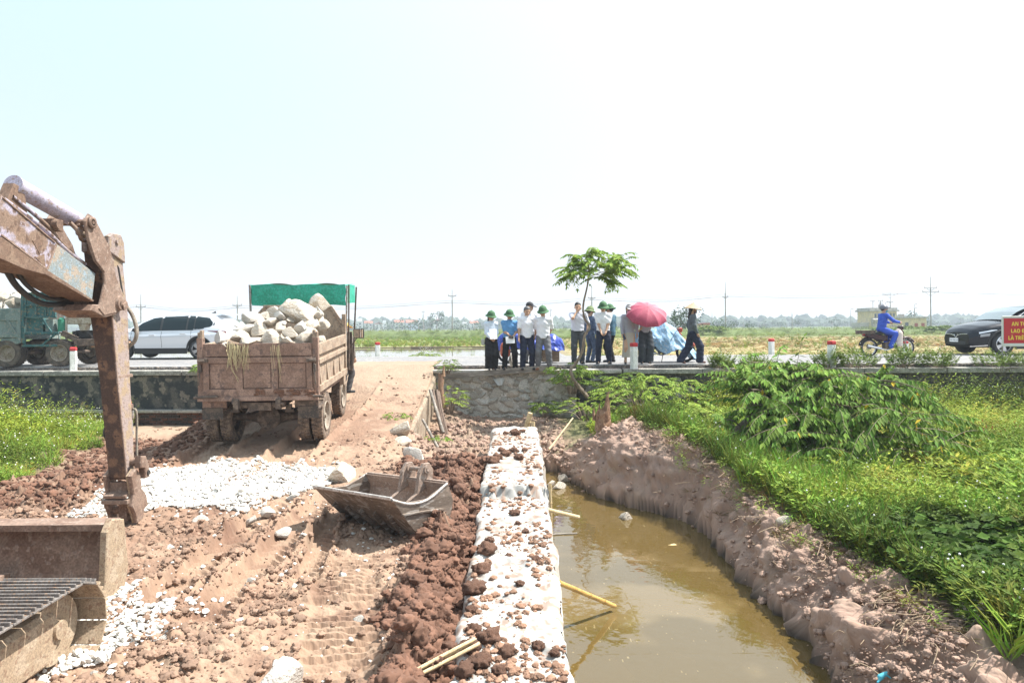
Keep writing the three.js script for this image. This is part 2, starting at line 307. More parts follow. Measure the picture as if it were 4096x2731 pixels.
// far land: one sheet to the horizon, 0.45 m below the road
const FIELD_Y = 1.5;
const leveeTop = (X) => 2.38 + (fbm(X * 0.06 + 3, 1, 3) - 0.5) * 0.3;
function fieldY(X, D) {
  let y = FIELD_Y; const ld = 92 + 12 * ss(20, -40, X);
  y += (leveeTop(X) - FIELD_Y) * ss(ld - 3, ld + 1.5, D) * ss(ld + 22, ld + 12, D);
  if (X > -5) y += 0.25 * Math.exp(-((D - (ld - 9)) ** 2) / 2.5) * ss(2, 20, X);
  y -= 0.22 * ss(3.5, 2, X) * ss(53, 51, D) * ss(30, 32, D);
  return y + (D < 120 ? (vn(X * 1.5, D * 1.5) - 0.5) * 0.05 : 0);
}
{
  const xs = [], ds = [], us = [];
  for (let u = -1.25; u <= 1.2501; u += 0.0125) us.push(u);
  for (let d = 22.5; d < 3000;) { ds.push(d); d += d < 118 ? 0.014 * d : 0.09 * d; }
  const nx = us.length, nd = ds.length, p = [], c = [], idx = [], k = [0, 0, 0], to = (q, t) => { for (let i = 0; i < 3; i++) k[i] = mix(k[i], q[i], t); };
  for (let j = 0; j < nd; j++) for (let i = 0; i < nx; i++) {
    const D = ds[j], X = us[i] * Math.max(60, D * 1.1), o = j * nx + i, ld = 92 + 12 * ss(20, -40, X);
    p.push(X, fieldY(X, D), -D);
    const n = fbm(X * 0.12, D * 0.5, 4), m = fbm(X * 0.03, D * 0.2 + 4, 3);
    k[0] = 0.165; k[1] = 0.2; k[2] = 0.068;
    to([0.24, 0.22, 0.095], ss(0.4, 0.62, n) * 0.8); to([0.14, 0.19, 0.05], ss(0.5, 0.65, m) * 0.6);
    to([0.31, 0.26, 0.12], ss(1.5, 4, X - (D - 40) * 0.05) * (0.75 + 0.25 * n)); to([0.24, 0.24, 0.1], ss(0.55, 0.7, n) * ss(1.5, 4, X) * 0.5);
    if (D < 52 && X < 3.5) to([0.2, 0.16, 0.1], 0.9);
    to([0.1, 0.135, 0.04], ss(ld - 12, ld - 9, D));
    if (D < 30) to([0.16, 0.15, 0.07], 1 - ss(27, 30, D));
    c.push(k[0] * (0.8 + 0.4 * n), k[1] * (0.8 + 0.4 * n), k[2] * (0.8 + 0.4 * n));
    if (i < nx - 1 && j < nd - 1) idx.push(o, o + 1, o + nx, o + 1, o + nx + 1, o + nx);
  }
  const g = new THREE.BufferGeometry(); g.setAttribute('position', new THREE.Float32BufferAttribute(p, 3)); g.setAttribute('color', new THREE.Float32BufferAttribute(c, 3)); g.setIndex(idx); g.computeVertexNormals();
  setting('field', g, new THREE.MeshStandardMaterial({ vertexColors: true, roughness: 1 }));
}
// water in the ditch and in the flooded paddy beyond the road
{
  const bump = dataTex(256, (u, v) => { const x = fbm(u * 9, v * 9, 3); return [x, x, x]; }, false); bump.repeat.set(0.8, 0.8);
  const spots = dataTex(512, (u, v) => { const q = ss(0.5, 0.68, fbm(u * 5 + 2, v * 9, 4)), s = fbm(u * 160, v * 160, 1) > 0.965 ? 0.2 : 0; return [0.44 + 0.09 * q + s, 0.365 + 0.085 * q + s, 0.205 + 0.09 * q + s]; });
  spots.repeat.set(0.22, 0.12);
  const g = new THREE.PlaneGeometry(4.2, 26, 1, 1).rotateX(-Math.PI / 2).translate(2.2, 0, -3);
  const uv = g.attributes.uv; for (let i = 0; i < uv.count; i++) uv.setXY(i, g.attributes.position.getX(i), g.attributes.position.getZ(i));
  setting('ditch_water', g, phys(0xffffff, 0.04, { map: spots, transmission: 0.4, thickness: 0, ior: 1.75, bumpMap: bump, bumpScale: 0.0025 }));
  setting('paddy_water', new THREE.PlaneGeometry(62, 24).rotateX(-Math.PI / 2).translate(-27.4, 1.42, -40), phys([0.17, 0.14, 0.1], 0.06, { ior: 1.33 }));
  // mud ridge closing the flooded paddy
  const r = []; for (let i = 0; i < 40; i++) r.push(box(1.7, 0.07 + 0.06 * h3(i, 2, 2), 0.4, -58 + i * 1.55, 1.5, -52 - 0.1 * Math.sin(i), 0, 0.02 * Math.sin(i * 3), 0));
  single('mud_ridge', r, mat([0.17, 0.13, 0.085], 1), 'low dark mud ridge edging the flooded paddy', 'mud ridge', null, 'stuff');
}
// ---------------------------------------------------------------- road, retaining walls, the new concrete wall
const ROAD_TURN = -0.057;
const onRoad = (o) => { o.position.set(0, 0, -18.9); o.rotation.y = ROAD_TURN; return o; };   // local x along the road, local z towards the camera, 0 at the near road edge
const roadPt = (x, z) => [x * Math.cos(ROAD_TURN) + z * Math.sin(ROAD_TURN), -18.9 - x * Math.sin(ROAD_TURN) + z * Math.cos(ROAD_TURN)];
const M = {
  asphalt: worn([0.185, 0.182, 0.186], [0.21, 0.205, 0.204], [0.31, 0.28, 0.25], { size: 3, patch: 4, spot: 40, bump: 0.004, roughness: 0.9, n: 512 }),
  asphaltEdge: worn([0.1, 0.09, 0.085], [0.16, 0.13, 0.11], [0.26, 0.22, 0.18], { size: 0.8, bump: 0.03, spots: 0.55, roughness: 1 }),
  paint: worn([0.7, 0.69, 0.66], [0.6, 0.58, 0.54], [0.35, 0.32, 0.3], { size: 0.7, spots: 0.7, bump: 0.002 }),
  concrete: worn([0.3, 0.285, 0.255], [0.22, 0.21, 0.19], [0.42, 0.4, 0.36], { size: 1.2, bump: 0.012, roughness: 0.95 }),
  stained: worn([0.03, 0.034, 0.036], [0.085, 0.08, 0.07], [0.2, 0.17, 0.135], { size: 1.6, patch: 5, spot: 9, amount: 0.5, spots: 0.6, bump: 0.02, roughness: 0.95, n: 512 }),
  mortar: worn([0.45, 0.42, 0.375], [0.28, 0.255, 0.215], [0.56, 0.53, 0.49], { size: 1, patch: 7, bump: 0.025, roughness: 1, spots: 0.58 }),
  darkMortar: worn([0.05, 0.046, 0.04], [0.1, 0.088, 0.07], [0.18, 0.16, 0.13], { size: 1, patch: 7, bump: 0.025, roughness: 1 }),
  plaster: worn([0.29, 0.23, 0.165], [0.22, 0.16, 0.115], [0.37, 0.32, 0.255], { size: 0.9, patch: 6, bump: 0.012, roughness: 1, streak: 0.5 }),
  wood: worn([0.3, 0.215, 0.14], [0.2, 0.13, 0.085], [0.4, 0.31, 0.22], { size: 0.6, streak: 6, bump: 0.004 }),
  greyWood: worn([0.24, 0.21, 0.18], [0.15, 0.13, 0.11], [0.33, 0.3, 0.26], { size: 0.7, streak: 7, bump: 0.005 }),
  bamboo: worn([0.52, 0.33, 0.1], [0.4, 0.24, 0.07], [0.28, 0.19, 0.08], { size: 0.4, bump: 0.001, roughness: 0.5, spots: 0.68 }),
  paleBamboo: worn([0.55, 0.43, 0.25], [0.45, 0.34, 0.19], [0.3, 0.22, 0.13], { size: 0.4, bump: 0.002, spots: 0.68 }),
  white: mat([0.78, 0.77, 0.74], 0.8), red: worn([0.5, 0.035, 0.04], [0.42, 0.03, 0.035], [0.6, 0.3, 0.28], { size: 0.3, spots: 0.7, bump: 0.002 }),
};
const stoneMats = [[0.54, 0.51, 0.46], [0.44, 0.41, 0.36], [0.5, 0.44, 0.37], [0.37, 0.345, 0.3]].map((c) => worn(c, c.map((x) => x * 0.6), c.map((x) => x * 1.25), { size: 0.7, bump: 0.02, roughness: 0.95, n: 128 }));
const darkStoneMats = [[0.05, 0.05, 0.048], [0.08, 0.076, 0.07], [0.3, 0.29, 0.275], [0.13, 0.12, 0.105]].map((c) => worn(c, c.map((x) => x * 0.5), c.map((x) => x * 1.6), { size: 0.6, bump: 0.02, roughness: 0.95, n: 128 }));
const stoneGeos = [1, 2, 3, 4, 5, 6].map((s) => rockGeo(s + 50, 1, 7, 0.06));
const rockGeos = [1, 2, 3, 4, 5, 6, 7, 8].map((s) => rockGeo(s + 20, 3, 11, 0.045));

onRoad(setting('road', [box(120, 0.1, 5.85, 0, 1.9, -2.925, 0, 0, 0, 0.015)], M.asphalt));
onRoad(setting('road_base', [box(120, 1.6, 5.7, 0, 1.05, -2.93, 0, 0, 0, 0)], M.asphaltEdge));
{ const e = []; for (let i = 0; i < 400; i++) { const x = -17 + i * 0.09; if (x > -7.3 && x < -2.2) continue; e.push(box(rr(0.07, 0.14), rr(0.07, 0.12), rr(0.05, 0.11), x, 1.885 + rr(-0.015, 0.01), rr(-0.01, 0.03), rr(-0.2, 0.2), rr(-0.3, 0.3), rr(-0.2, 0.2), 0.02)); } onRoad(single('asphalt_crumbs', e, M.asphaltEdge, 'broken crumbling dark asphalt along the near road edge', 'asphalt', null, 'stuff')); }
for (const z of [-0.12, -5.75]) onRoad(setting('edge_line', [box(120, 0.004, 0.09, 0, 1.954, z, 0, 0, 0, 0)], M.paint));

function rubble(parent, x0, x1, y0, y1, z, n, mats, holes) {              // stones set into a wall face
  const put = [];
  for (let t = 0; t < n * 30 && put.length < n; t++) {
    const s = rr(0.075, 0.165), x = rr(x0 + s, x1 - s), y = rr(y0 + s * 0.6, y1 - s * 0.6); if (holes?.(x, y)) continue;
    if (put.some(([a, b, r]) => Math.hypot((a - x) * 0.85, (b - y) * 1.15) < (r + s) * 0.78)) continue;
    put.push([x, y, s]);
  }
  for (const [x, y, s] of put) {
    const m = part('stone', pick(stoneGeos), pick(mats), parent);
    m.position.set(x, y, z - 0.02); m.scale.set(s * rr(1.05, 1.35), s * rr(0.75, 1), rr(0.05, 0.085)); m.rotation.set(rr(-0.15, 0.15), rr(-0.2, 0.2), rr(-0.6, 0.6));
  }
}
{ // left: black stained plaster above a ledge and old brickwork
  const w = onRoad(thing('retaining_wall', 'black stained plaster retaining wall with pale coping left of the ramp', 'wall'));
  for (let x = -17.2, i = 0; x < -7.4; x += 2, i++) part('coping_slab', [box(1.985, 0.135, 0.44, x + 1, 1.788 + 0.004 * (i % 2), 0.225, 0, 0, 0, 0.02)], M.concrete, w);
  part('wall_face', [box(9.9, 0.96, 0.36, -12.25, 1.24, 0.19, 0, 0, 0, 0.01)], M.stained, w);
  part('ledge', [box(9.9, 0.075, 0.6, -12.25, 0.737, 0.3, 0, 0, 0, 0.015)], M.concrete, w);
  part('footing', [box(9.9, 0.9, 0.42, -12.25, 0.25, 0.26, 0, 0, 0, 0)], M.darkMortar, w);
  const bm = [[0.1, 0.045, 0.03], [0.07, 0.04, 0.03], [0.045, 0.035, 0.03], [0.13, 0.06, 0.04]].map((c) => mat(c, 0.95)), bg = [0, 1].map((k) => boxUV(box(0.205 - 0.02 * k, 0.056, 0.07, 0, 0, 0, 0, 0, 0, 0.008)));
  for (let r = 0; r < 5; r++) for (let i = 0; i < 42; i++) { const b = part('brick', bg[i % 2], pick(bm), w); b.position.set(-17.1 + i * 0.225 + (r % 2) * 0.11, 0.66 - r * 0.074, 0.462 + rr(-0.008, 0.008)); b.rotation.z = rr(-0.02, 0.02); }
}
{ // middle: pale rubble wall the people stand on, with a drain arch at its foot
  const w = onRoad(thing('rubble_wall', 'pale grey rubble stone wall below the group of people', 'wall'));
  part('mortar_face', [box(3.9, 2.2, 0.34, -0.2, 0.66, 0.18, 0, 0, 0, 0.01)], M.mortar, w);
  part('capping', [box(3.94, 0.085, 0.44, -0.2, 1.8, 0.225, 0, 0, 0, 0.02)], M.mortar, w);
  rubble(w, -2.1, 1.7, 0.45, 1.74, 0.36, 165, stoneMats);
  part('drain_arch', [move(new THREE.TorusGeometry(0.42, 0.035, 6, 24, Math.PI), -0.05, 0.2, 0.37), move(new THREE.CylinderGeometry(0.4, 0.4, 0.05, 24).rotateX(Math.PI / 2), -0.05, 0.2, 0.345)], M.mortar, w);
}
{ // right: dark weathered stone wall with concrete coping
  const w = onRoad(thing('stone_wall', 'dark weathered stone retaining wall with grey coping right of the umbrella', 'wall'));
  for (let x = 3.0, i = 0; x < 19; x += 2.1, i++) part('coping_slab', [box(2.085, 0.135, 0.44, x + 1.05, 1.788 - 0.004 * (i % 2), 0.225, 0, 0, 0, 0.02)], M.concrete, w);
  part('broken_coping', [box(1.15, 0.12, 0.4, 2.4, 1.79, 0.21, 0.02, 0.02, 0, 0.03)], M.mortar, w);
  part('mortar_face', [box(17.4, 1.72, 0.3, 10.5, 0.86, 0.17, 0, 0, 0, 0.01)], M.darkMortar, w);
  rubble(w, 1.8, 9.5, 0.5, 1.7, 0.33, 230, darkStoneMats);
}
{ // wing wall holding the right side of the ramp
  const w = thing('wing_wall', 'tan plastered side wall of the dirt ramp', 'wall');
  const s = [[-13.7, 0.78], [-14.4, 0.92], [-15.8, 1.13], [-17.2, 1.36], [-18.3, 1.6], [-18.55, 1.66], [-18.55, -0.3], [-13.7, -0.3]];
  part('plaster_face', [plate(s.map(([z, y]) => [z, y]), 0.14, 0.012).rotateY(-Math.PI / 2).translate(-2.14, 0, 0)], M.plaster, w);
  part('mortar_cap', [tube(s.slice(0, 6).map(([z, y]) => V(-2.14, y - 0.02, z)), 0.06, 20, 6)], M.plaster, w);
}
single('wooden_plank', [box(2.75, 0.15, 0.045, 0, 0, 0, 0, 0, 0.075, 0.006)], M.greyWood, 'long weathered plank along the wall edge under the people', 'plank').position.set(-0.42, 1.79, -18.36);
{ const m = single('torn_sack', [new THREE.PlaneGeometry(0.34, 0.2, 10, 6)], mat([0.5, 0.5, 0.48], 0.7, { side: THREE.DoubleSide }), 'torn grey plastic sheet caught on the pale rubble wall', 'plastic sheet'); const p = m.geometry.attributes.position; for (let i = 0; i < p.count; i++) { const x = p.getX(i), y = p.getY(i); p.setXYZ(i, x * (0.35 + 0.65 * (y + 0.1) / 0.2), y, 0.03 * Math.sin(x * 22 + y * 9)); } m.geometry.computeVertexNormals(); m.position.set(-0.35, 1.52, -18.47); m.rotation.set(-0.3, 0.1, 0.1); }

// the new white wall: rough cast stone and mortar, poured in two lifts
const wallTop = (D) => mix(0.765, 0.885, ss(8.92, 9.02, D + 0.05 * Math.sin(D * 90)));
const wallTopAt = (X, D) => wallTop(D + 0.12 * (fbm(X * 6, 3, 2) - 0.5)) + 0.035 * (fbm(X * 7 + 1, D * 7, 4) - 0.5) + 0.03 * (1 - ss(0.15, 0.65, cell(X * 5.5, D * 5.5)[0])) * cell(X * 5.5, D * 5.5)[1] + 0.02 * (fbm(X * 28, D * 28, 2) - 0.5) + 0.03 * (fbm(X * 1.5, D * 1.1, 2) - 0.5);
{
  const w = thing('concrete_wall', 'rough white masonry wall between the soil and the ditch', 'wall');
  const P = [], C = [], I = [], nT = 46, rows = [];
  for (let D = 2.2; D < 14.36; D += Math.min(0.05, 0.0048 * Math.max(D, 4))) rows.push(D); rows.push(14.36);
  const sec = (D, end) => {
    const L = -0.4 + 0.13 * (fbm(D * 2.2, 1, 5) - 0.5), R = lerpTable(T.wallR, D) + 0.12 * (fbm(D * 2.5, 9, 5) - 0.5), o = [];
    for (let i = 0; i <= 16; i++) { const y = mix(0.1, 1, i / 16); o.push([L - 0.09 * (1 - y) + 0.05 * (fbm(D * 8, y * 8, 3) - 0.5), -1 + y, D]); }
    for (let i = 0; i <= nT; i++) { const X = mix(L, R, i / nT); o.push([X, 0, D]); }
    for (let i = 16; i >= 0; i--) { const y = mix(-0.5, 1, i / 16); o.push([R + 0.03 * (1 - y) + 0.05 * (fbm(D * 8, y * 8 + 40, 3) - 0.5), -1 + y, D]); }
    return o.map(([x, k, d]) => { const e = Math.min(x - L, R - x); let y = wallTopAt(x, d); if (k === 0 && e < 0.05) y -= 0.035 * (1 - e / 0.05) ** 2; if (k < 0) y = (wallTop(d) - 0.03) * (1 + k) + 0; return [x, y, -d, k]; });
  };
  let n = 0;
  rows.forEach((D, r) => {
    const s = sec(D); n = s.length;
    for (const [x, y, z, k] of s) {
      P.push(x, y, z);
      const g = fbm(x * 5 + 3, z * 5, 4), m = fbm(x * 16, z * 16 + y * 9, 3), q = fbm(x * 40, z * 40, 2);
      let c = [0.5, 0.48, 0.445]; const to = (b, t) => { c = c.map((v, i) => mix(v, b[i], t)); };
      to([0.27, 0.268, 0.255], ss(0.45, 0.62, g) * 0.8); to([0.3, 0.22, 0.165], ss(0.55, 0.7, fbm(x * 2.2, z * 1.4 + 7, 4)) * 0.5); to([0.26, 0.255, 0.24], ss(-8.6, -9.05, z) * ss(-9.35, -9.1, z) * 0.7);
      if (k === 0) to([0.24, 0.145, 0.098], ss(0.55, 0.66, m) * 0.75); else to([0.32, 0.27, 0.22], ss(0.5, 0.65, m) * 0.6);
      const f = 0.88 + 0.24 * q; C.push(c[0] * f, c[1] * f, c[2] * f);
    }
    if (r) for (let i = 0; i < n - 1; i++) { const a = (r - 1) * n + i, b = a + n; I.push(a, a + 1, b, a + 1, b + 1, b); }
  });
  const far = (rows.length - 1) * n; for (let i = 1; i < n - 1; i++) I.push(far, far + i, far + i + 1);
  const g = new THREE.BufferGeometry(); g.setAttribute('position', new THREE.Float32BufferAttribute(P, 3)); g.setAttribute('color', new THREE.Float32BufferAttribute(C, 3)); g.setIndex(I); g.computeVertexNormals();
  part('masonry', g, new THREE.MeshStandardMaterial({ vertexColors: true, roughness: 0.95 }), w);
}
// ---------------------------------------------------------------- loose soil, gravel and stones
const inPoly = (p, x, y) => { let c = false; for (let i = 0, j = p.length - 1; i < p.length; j = i++) { const [a, b] = p[i], [e, f] = p[j]; if ((b > y) !== (f > y) && x < (e - a) * (y - b) / (f - b) + a) c = !c; } return c; };
const clodGeo = clodShape(91, 4), clodGeo2 = clodShape(33, 4), pebbleGeo = rockGeo(93, 1, 6, 0.05, 0.75), pebbleGeo2 = rockGeo(94, 1, 7, 0.05, 0.7);
const soilMat = new THREE.MeshStandardMaterial({ color: 0xffffff, roughness: 1 }), C3 = new THREE.Color();
const soilColour = (i, s) => { const k = rr(0.75, 1.3), z = zone(s[0], -s[2]); return z.heap > 0.4 ? C3.setRGB(0.14 * k, 0.072 * k, 0.047 * k) : z.pit > 0.4 || z.bank > 0.3 ? C3.setRGB(0.29 * k, 0.195 * k, 0.15 * k) : C3.setRGB(0.24 * k, 0.155 * k, 0.11 * k); };
{
  const a = [], b = [];
  for (let i = 0; i < 190000; i++) {
    const D = 3.6 * Math.pow(18.4 / 3.6, rnd()), X = rr(-0.8, 0.66) * D; if (X > 4 || (X > -0.4 && X < 0.5 && D < 14.4)) continue;
    const z = zone(X, D); if (z.green > 0.4 || (X > 0.4 && D < 14 && z.bank < 0.4)) continue;
    const clump = ss(0.42, 0.62, fbm(X * 2.1 + 8, D * 2.1, 3)), want = 0.1 + 0.9 * z.heap + 0.5 * z.pit + 0.2 * z.bank + 0.2 * clump * (1 - z.bank) - (X < -2.3 && D > 9 ? 0.15 : 0);
    if (rnd() > (want + (D < 10 ? 0.3 * lipAt(X, D) : 0)) * (1 - 0.8 * rutAt(X, D))) continue;
    const s = 0.006 + 0.03 * Math.pow(rnd(), 5) * (1 + 1.0 * z.heap + 0.9 * z.pit) + (z.heap > 0.5 && rnd() < 0.012 ? rr(0.025, 0.055) : 0);
    (i % 2 ? a : b).push([X, groundY(X, D) + s * 0.25, -D, s * rr(0.8, 1.3), s * rr(0.6, 1), s * rr(0.8, 1.3), rr(-0.5, 0.5), rr(0, 6), rr(-0.5, 0.5)]);
  }
  stuff('soil_clods', 'crumbs and clods of reddish soil strewn over the diggings', 'soil', clodGeo, soilMat, a, soilColour);
  stuff('soil_clods', 'small lumps of reddish soil lying between the wheel ruts', 'soil', clodGeo2, soilMat, b, soilColour);
}
const gravelA = [[-5.61, 10.31], [-5.24, 10.83], [-4.34, 11], [-3.3, 10.86], [-2.8, 10.52], [-2.62, 9.4], [-3.08, 9.04], [-3.25, 8.15], [-3.69, 8.5], [-4.12, 8.62], [-4.57, 8.54], [-4.9, 8.2], [-5.2, 8.1], [-5.46, 9.1]];
const gravelB = [[-3.6, 5.8], [-3.1, 5.76], [-2.6, 5.5], [-2.5, 5.2], [-2.5, 4.9], [-2.6, 4.7], [-2.7, 4.4], [-3.2, 4.3], [-3.7, 5]];
{
  const a = [], b = [];
  for (const [poly, x0, x1, d0, d1, n] of [[gravelA, -5.7, -2.5, 8, 11.1, 17000], [gravelB, -3.75, -2.35, 4.2, 5.9, 10000]]) for (let i = 0; i < n; i++) {
    const X = rr(x0, x1), D = rr(d0, d1), wx = X + (fbm(X * 3, D * 3, 2) - 0.5) * 0.5, wd = D + (fbm(X * 3 + 9, D * 3, 2) - 0.5) * 0.5, inside = inPoly(poly, wx, wd);
    if (!inside && rnd() > 0.02) continue;
    const s = (0.011 + 0.022 * Math.pow(rnd(), 3)) * (poly === gravelB ? 0.72 : 0.95); (i % 2 ? a : b).push([X, groundY(X, D) + rr(-0.2, 1.1) * s + (inside ? 0.012 : 0), -D, s * rr(0.9, 1.4), s * rr(0.7, 1), s * rr(0.9, 1.3), rr(-0.5, 0.5), rr(0, 6), rr(-0.5, 0.5)]);
  }
  for (let i = 0; i < 500; i++) { const D = rr(4.4, 9), X = rr(-3.6, -0.7), s = 0.005 + 0.02 * rnd() ** 3; a.push([X, groundY(X, D) + s * 0.3, -D, s * 1.3, s * 0.8, s, rr(-0.4, 0.4), rr(0, 6), 0]); }
  const gc = () => { const k = rr(0.78, 1.08); return C3.setRGB(0.64 * k, 0.615 * k, 0.57 * k); }, gm = new THREE.MeshStandardMaterial({ color: 0xffffff, roughness: 0.9 });
  stuff('white_gravel', 'spread bed of crushed white gravel', 'gravel', pebbleGeo, gm, a, gc); stuff('white_gravel', 'white gravel chips mixed into the same bed', 'gravel', pebbleGeo2, gm, b, gc);
}
const limestone = worn([0.52, 0.47, 0.4], [0.4, 0.325, 0.24], [0.6, 0.57, 0.52], { size: 0.5, patch: 6, spot: 14, bump: 0.012, roughness: 0.95 }), whitestone = worn([0.52, 0.5, 0.46], [0.44, 0.405, 0.36], [0.38, 0.31, 0.24], { size: 0.4, patch: 6, spots: 0.68, bump: 0.008, roughness: 0.95 });
const clodMat = worn([0.16, 0.083, 0.054], [0.2, 0.11, 0.074], [0.125, 0.064, 0.042], { size: 0.25, patch: 6, bump: 0.012, roughness: 1 });
function stone(name, label, X, D, sx, sy, sz, turn, material, g = 0, group, lift = 0.3, y) {
  const m = single(name, rockGeos[g % 8], material, label, name.includes('clod') ? 'clod' : 'rock', group); m.position.set(X, (y ?? groundY(X, D, false)) + sy * lift, -D); m.scale.set(sx, sy, sz); m.rotation.set(0.1 * (g % 3), turn, 0.08 * (g % 5)); return m;
}
stone('white_boulder', 'large pale boulder behind the left corner of the grounded bucket', -2.5, 9.9, 0.27, 0.2, 0.2, 0.3, limestone, 1);
stone('white_boulder', 'flat white rock lying in the middle of the gravel bed', -3.75, 8.98, 0.26, 0.11, 0.16, 0.1, whitestone, 2);
stone('white_boulder', 'white boulder at the bottom edge of the picture', -1.48, 4.22, 0.16, 0.14, 0.13, 0.5, whitestone, 3);
stone('pale_slab', 'long pink-white slab on the slope below the ramp', -2.2, 12.9, 0.42, 0.16, 0.2, -0.75, limestone, 4);
stone('pale_slab', 'lower pale slab on the slope beside the old logs', -1.72, 11.75, 0.26, 0.14, 0.17, -0.6, whitestone, 5);
stone('pale_slab', 'small pale slab between the two slope slabs', -2.0, 12.3, 0.15, 0.1, 0.13, 0.4, limestone, 6);
{ const k = 'white stones scattered on the soil'; for (const [x, d, s, g] of [[-3.5, 6.97, 0.06, 0], [-2.52, 7.5, 0.1, 1], [-3.69, 8.04, 0.1, 2], [-3.4, 10.3, 0.09, 3], [-1.85, 6.9, 0.07, 5], [-2.25, 5.05, 0.045, 6], [-2.1, 5.2, 0.04, 7], [-2.5, 4.85, 0.05, 0], [-2.35, 6.1, 0.04, 1], [-1.2, 5.3, 0.05, 2], [-2.7, 4.35, 0.06, 4], [-2.85, 8.9, 0.09, 3], [-3.1, 8.05, 0.08, 4], [-3.25, 7.75, 0.07, 5], [-3.0, 8.35, 0.1, 6], [-1.9, 5.9, 0.05, 1], [-2.6, 5.1, 0.06, 3], [-1.55, 6.2, 0.05, 0]]) stone('white_stone', 'white stone lying loose on the brown soil', x, d, s, s * 0.6, s * 0.8, d * 7, whitestone, g, k); }
{ const k = 'brown clods on the white wall';                              // clods on the wall, the bigger ones one by one
  const L = [[0.02, 8.1, 0.075], [-0.27, 6.75, 0.12], [-0.3, 6.2, 0.1], [0.22, 6.5, 0.06], [-0.33, 5.75, 0.11], [-0.3, 5.0, 0.07], [-0.18, 4.85, 0.1], [-0.3, 4.7, 0.09], [-0.05, 4.65, 0.07], [0.16, 4.75, 0.055], [0.27, 4.65, 0.045], [-0.22, 4.5, 0.09], [-0.32, 4.4, 0.08], [0.05, 5.9, 0.05], [-0.05, 6.6, 0.05], [0.13, 7.4, 0.05], [0.05, 7.7, 0.05], [-0.25, 7.1, 0.06], [0.1, 10.9, 0.1], [-0.12, 11.2, 0.11], [-0.25, 10.9, 0.1], [0.02, 11.5, 0.1], [0.2, 11.6, 0.06], [-0.2, 11.6, 0.08], [-0.32, 10.6, 0.12], [0.05, 13.4, 0.13], [0.2, 13.7, 0.07], [-0.15, 13.5, 0.06], [-0.1, 4.4, 0.06], [-0.33, 5.35, 0.06]];
  L.forEach(([x, d, s], i) => { const m = single('soil_clod', i % 2 ? clodGeo : clodGeo2, clodMat, 'rough brown soil clod lying on the white wall', 'clod', k); m.position.set(x, wallTop(d) + s * 0.38, -d); m.scale.set(s * 0.74, s * 0.55, s * 0.7); m.rotation.set(0, i * 1.7, 0.1); });
  const a = []; for (let i = 0; i < 3600; i++) { const D = 4 * Math.pow(3.5, rnd()), X = rr(-0.36, lerpTable(T.wallR, D) - 0.03); const n = fbm(X * 3, D * 2 + 2, 3); if (rnd() > ss(0.42, 0.6, n) + 0.05 + (X < -0.2 ? 0.2 : 0)) continue; const s = 0.004 + 0.024 * rnd() ** 4; a.push([X, wallTopAt(X, D) + s * 0.3, -D, s * 1.2, s * 0.8, s, 0, rr(0, 6), 0]); }
  stuff('soil_crumbs', 'crumbs of brown soil scattered along the white wall', 'soil', clodGeo, soilMat, a, () => { const q = rr(0.7, 1.3); return C3.setRGB(0.24 * q, 0.14 * q, 0.093 * q); });
}
for (const [x, d, s, g] of [[0.98, 13.3, 0.16, 1], [0.85, 12.7, 0.13, 2], [0.7, 12.9, 0.1, 3], [1.75, 10.7, 0.17, 4]]) { const m = stone('ditch_stone', x < 1 ? 'grey stone at the far end of the ditch water' : 'flat wet stone breaking the water by the bank', x, d, s, s * 0.6, s * 0.7, d, stoneMats[2], g, x < 1 ? 'stones at the far end of the ditch' : null, 0.3, x < 1 ? 0.0 : -0.03); }
{ const sm = mat([0.5, 0.38, 0.2], 1); for (const [x, d, s, g] of [[0.9, 6.3, 0.2, 0], [1.5, 6.25, 0.22, 1], [2.1, 6.6, 0.18, 2], [1.35, 7, 0.12, 3], [2.3, 7.6, 0.2, 4], [1.7, 8.5, 0.2, 5], [2.2, 9.4, 0.22, 6], [1.2, 9.6, 0.16, 7], [0.95, 5.4, 0.2, 2], [1.9, 5.4, 0.2, 1]]) stone('sunken_stone', 'pale stone showing dimly under the muddy water', x, d, s, s * 0.7, s * 0.8, d * 3, sm, g, 'stones under the ditch water', 0, -0.18); }
for (const [x, d, s, g, l] of [[3.15, 7.95, 0.08, 1, 'tan rock half way up the dirt bank'], [3.62, 5.25, 0.16, 5, 'lump of pinkish soil near the right end of the bank']]) stone('bank_rock', l, x, d, s, s * 0.8, s, d, limestone, g);

// ---------------------------------------------------------------- bamboo, stakes, logs
function pole(name, label, a, b, r, material, nodes = 5, cat = 'bamboo') {
  const t = thing(name, label, cat), d = b.clone().sub(a);
  part('stem', [rod(a, b, r, r * 0.94, 12, true), rod(a.clone().addScaledVector(d, 0.002), a.clone().addScaledVector(d, 0.004), r * 0.7, r * 0.7, 12), rod(b.clone().addScaledVector(d, -0.02), b.clone().addScaledVector(d, -0.018), r * 0.9, r * 0.9, 12)], material, t);
  for (let i = 1; i < nodes; i++) { const p = a.clone().addScaledVector(d, i / nodes + 0.03 * Math.sin(i * 5)), q = p.clone().addScaledVector(d.clone().normalize(), 0.008); part('node', [rod(p, q, r * 1.1, r * 1.1, 12)], material, t); }
  return t;
}
pole('bamboo_pole', 'long yellow bamboo pole reaching from the white wall into the water', V(0.3, 0.62, -6.5), V(1.06, 0.05, -7.2), 0.026, M.bamboo, 5);
pole('bamboo_pole', 'short bamboo stub sticking out from the middle of the white wall', V(0.42, 0.66, -8.75), V(0.86, 0.5, -8.95), 0.028, M.paleBamboo, 2);
pole('bamboo_stake', 'upright bamboo stake against the side of the white wall', V(0.5, -0.2, -9.1), V(0.485, 0.93, -9.0), 0.025, M.paleBamboo, 4, 'stake');
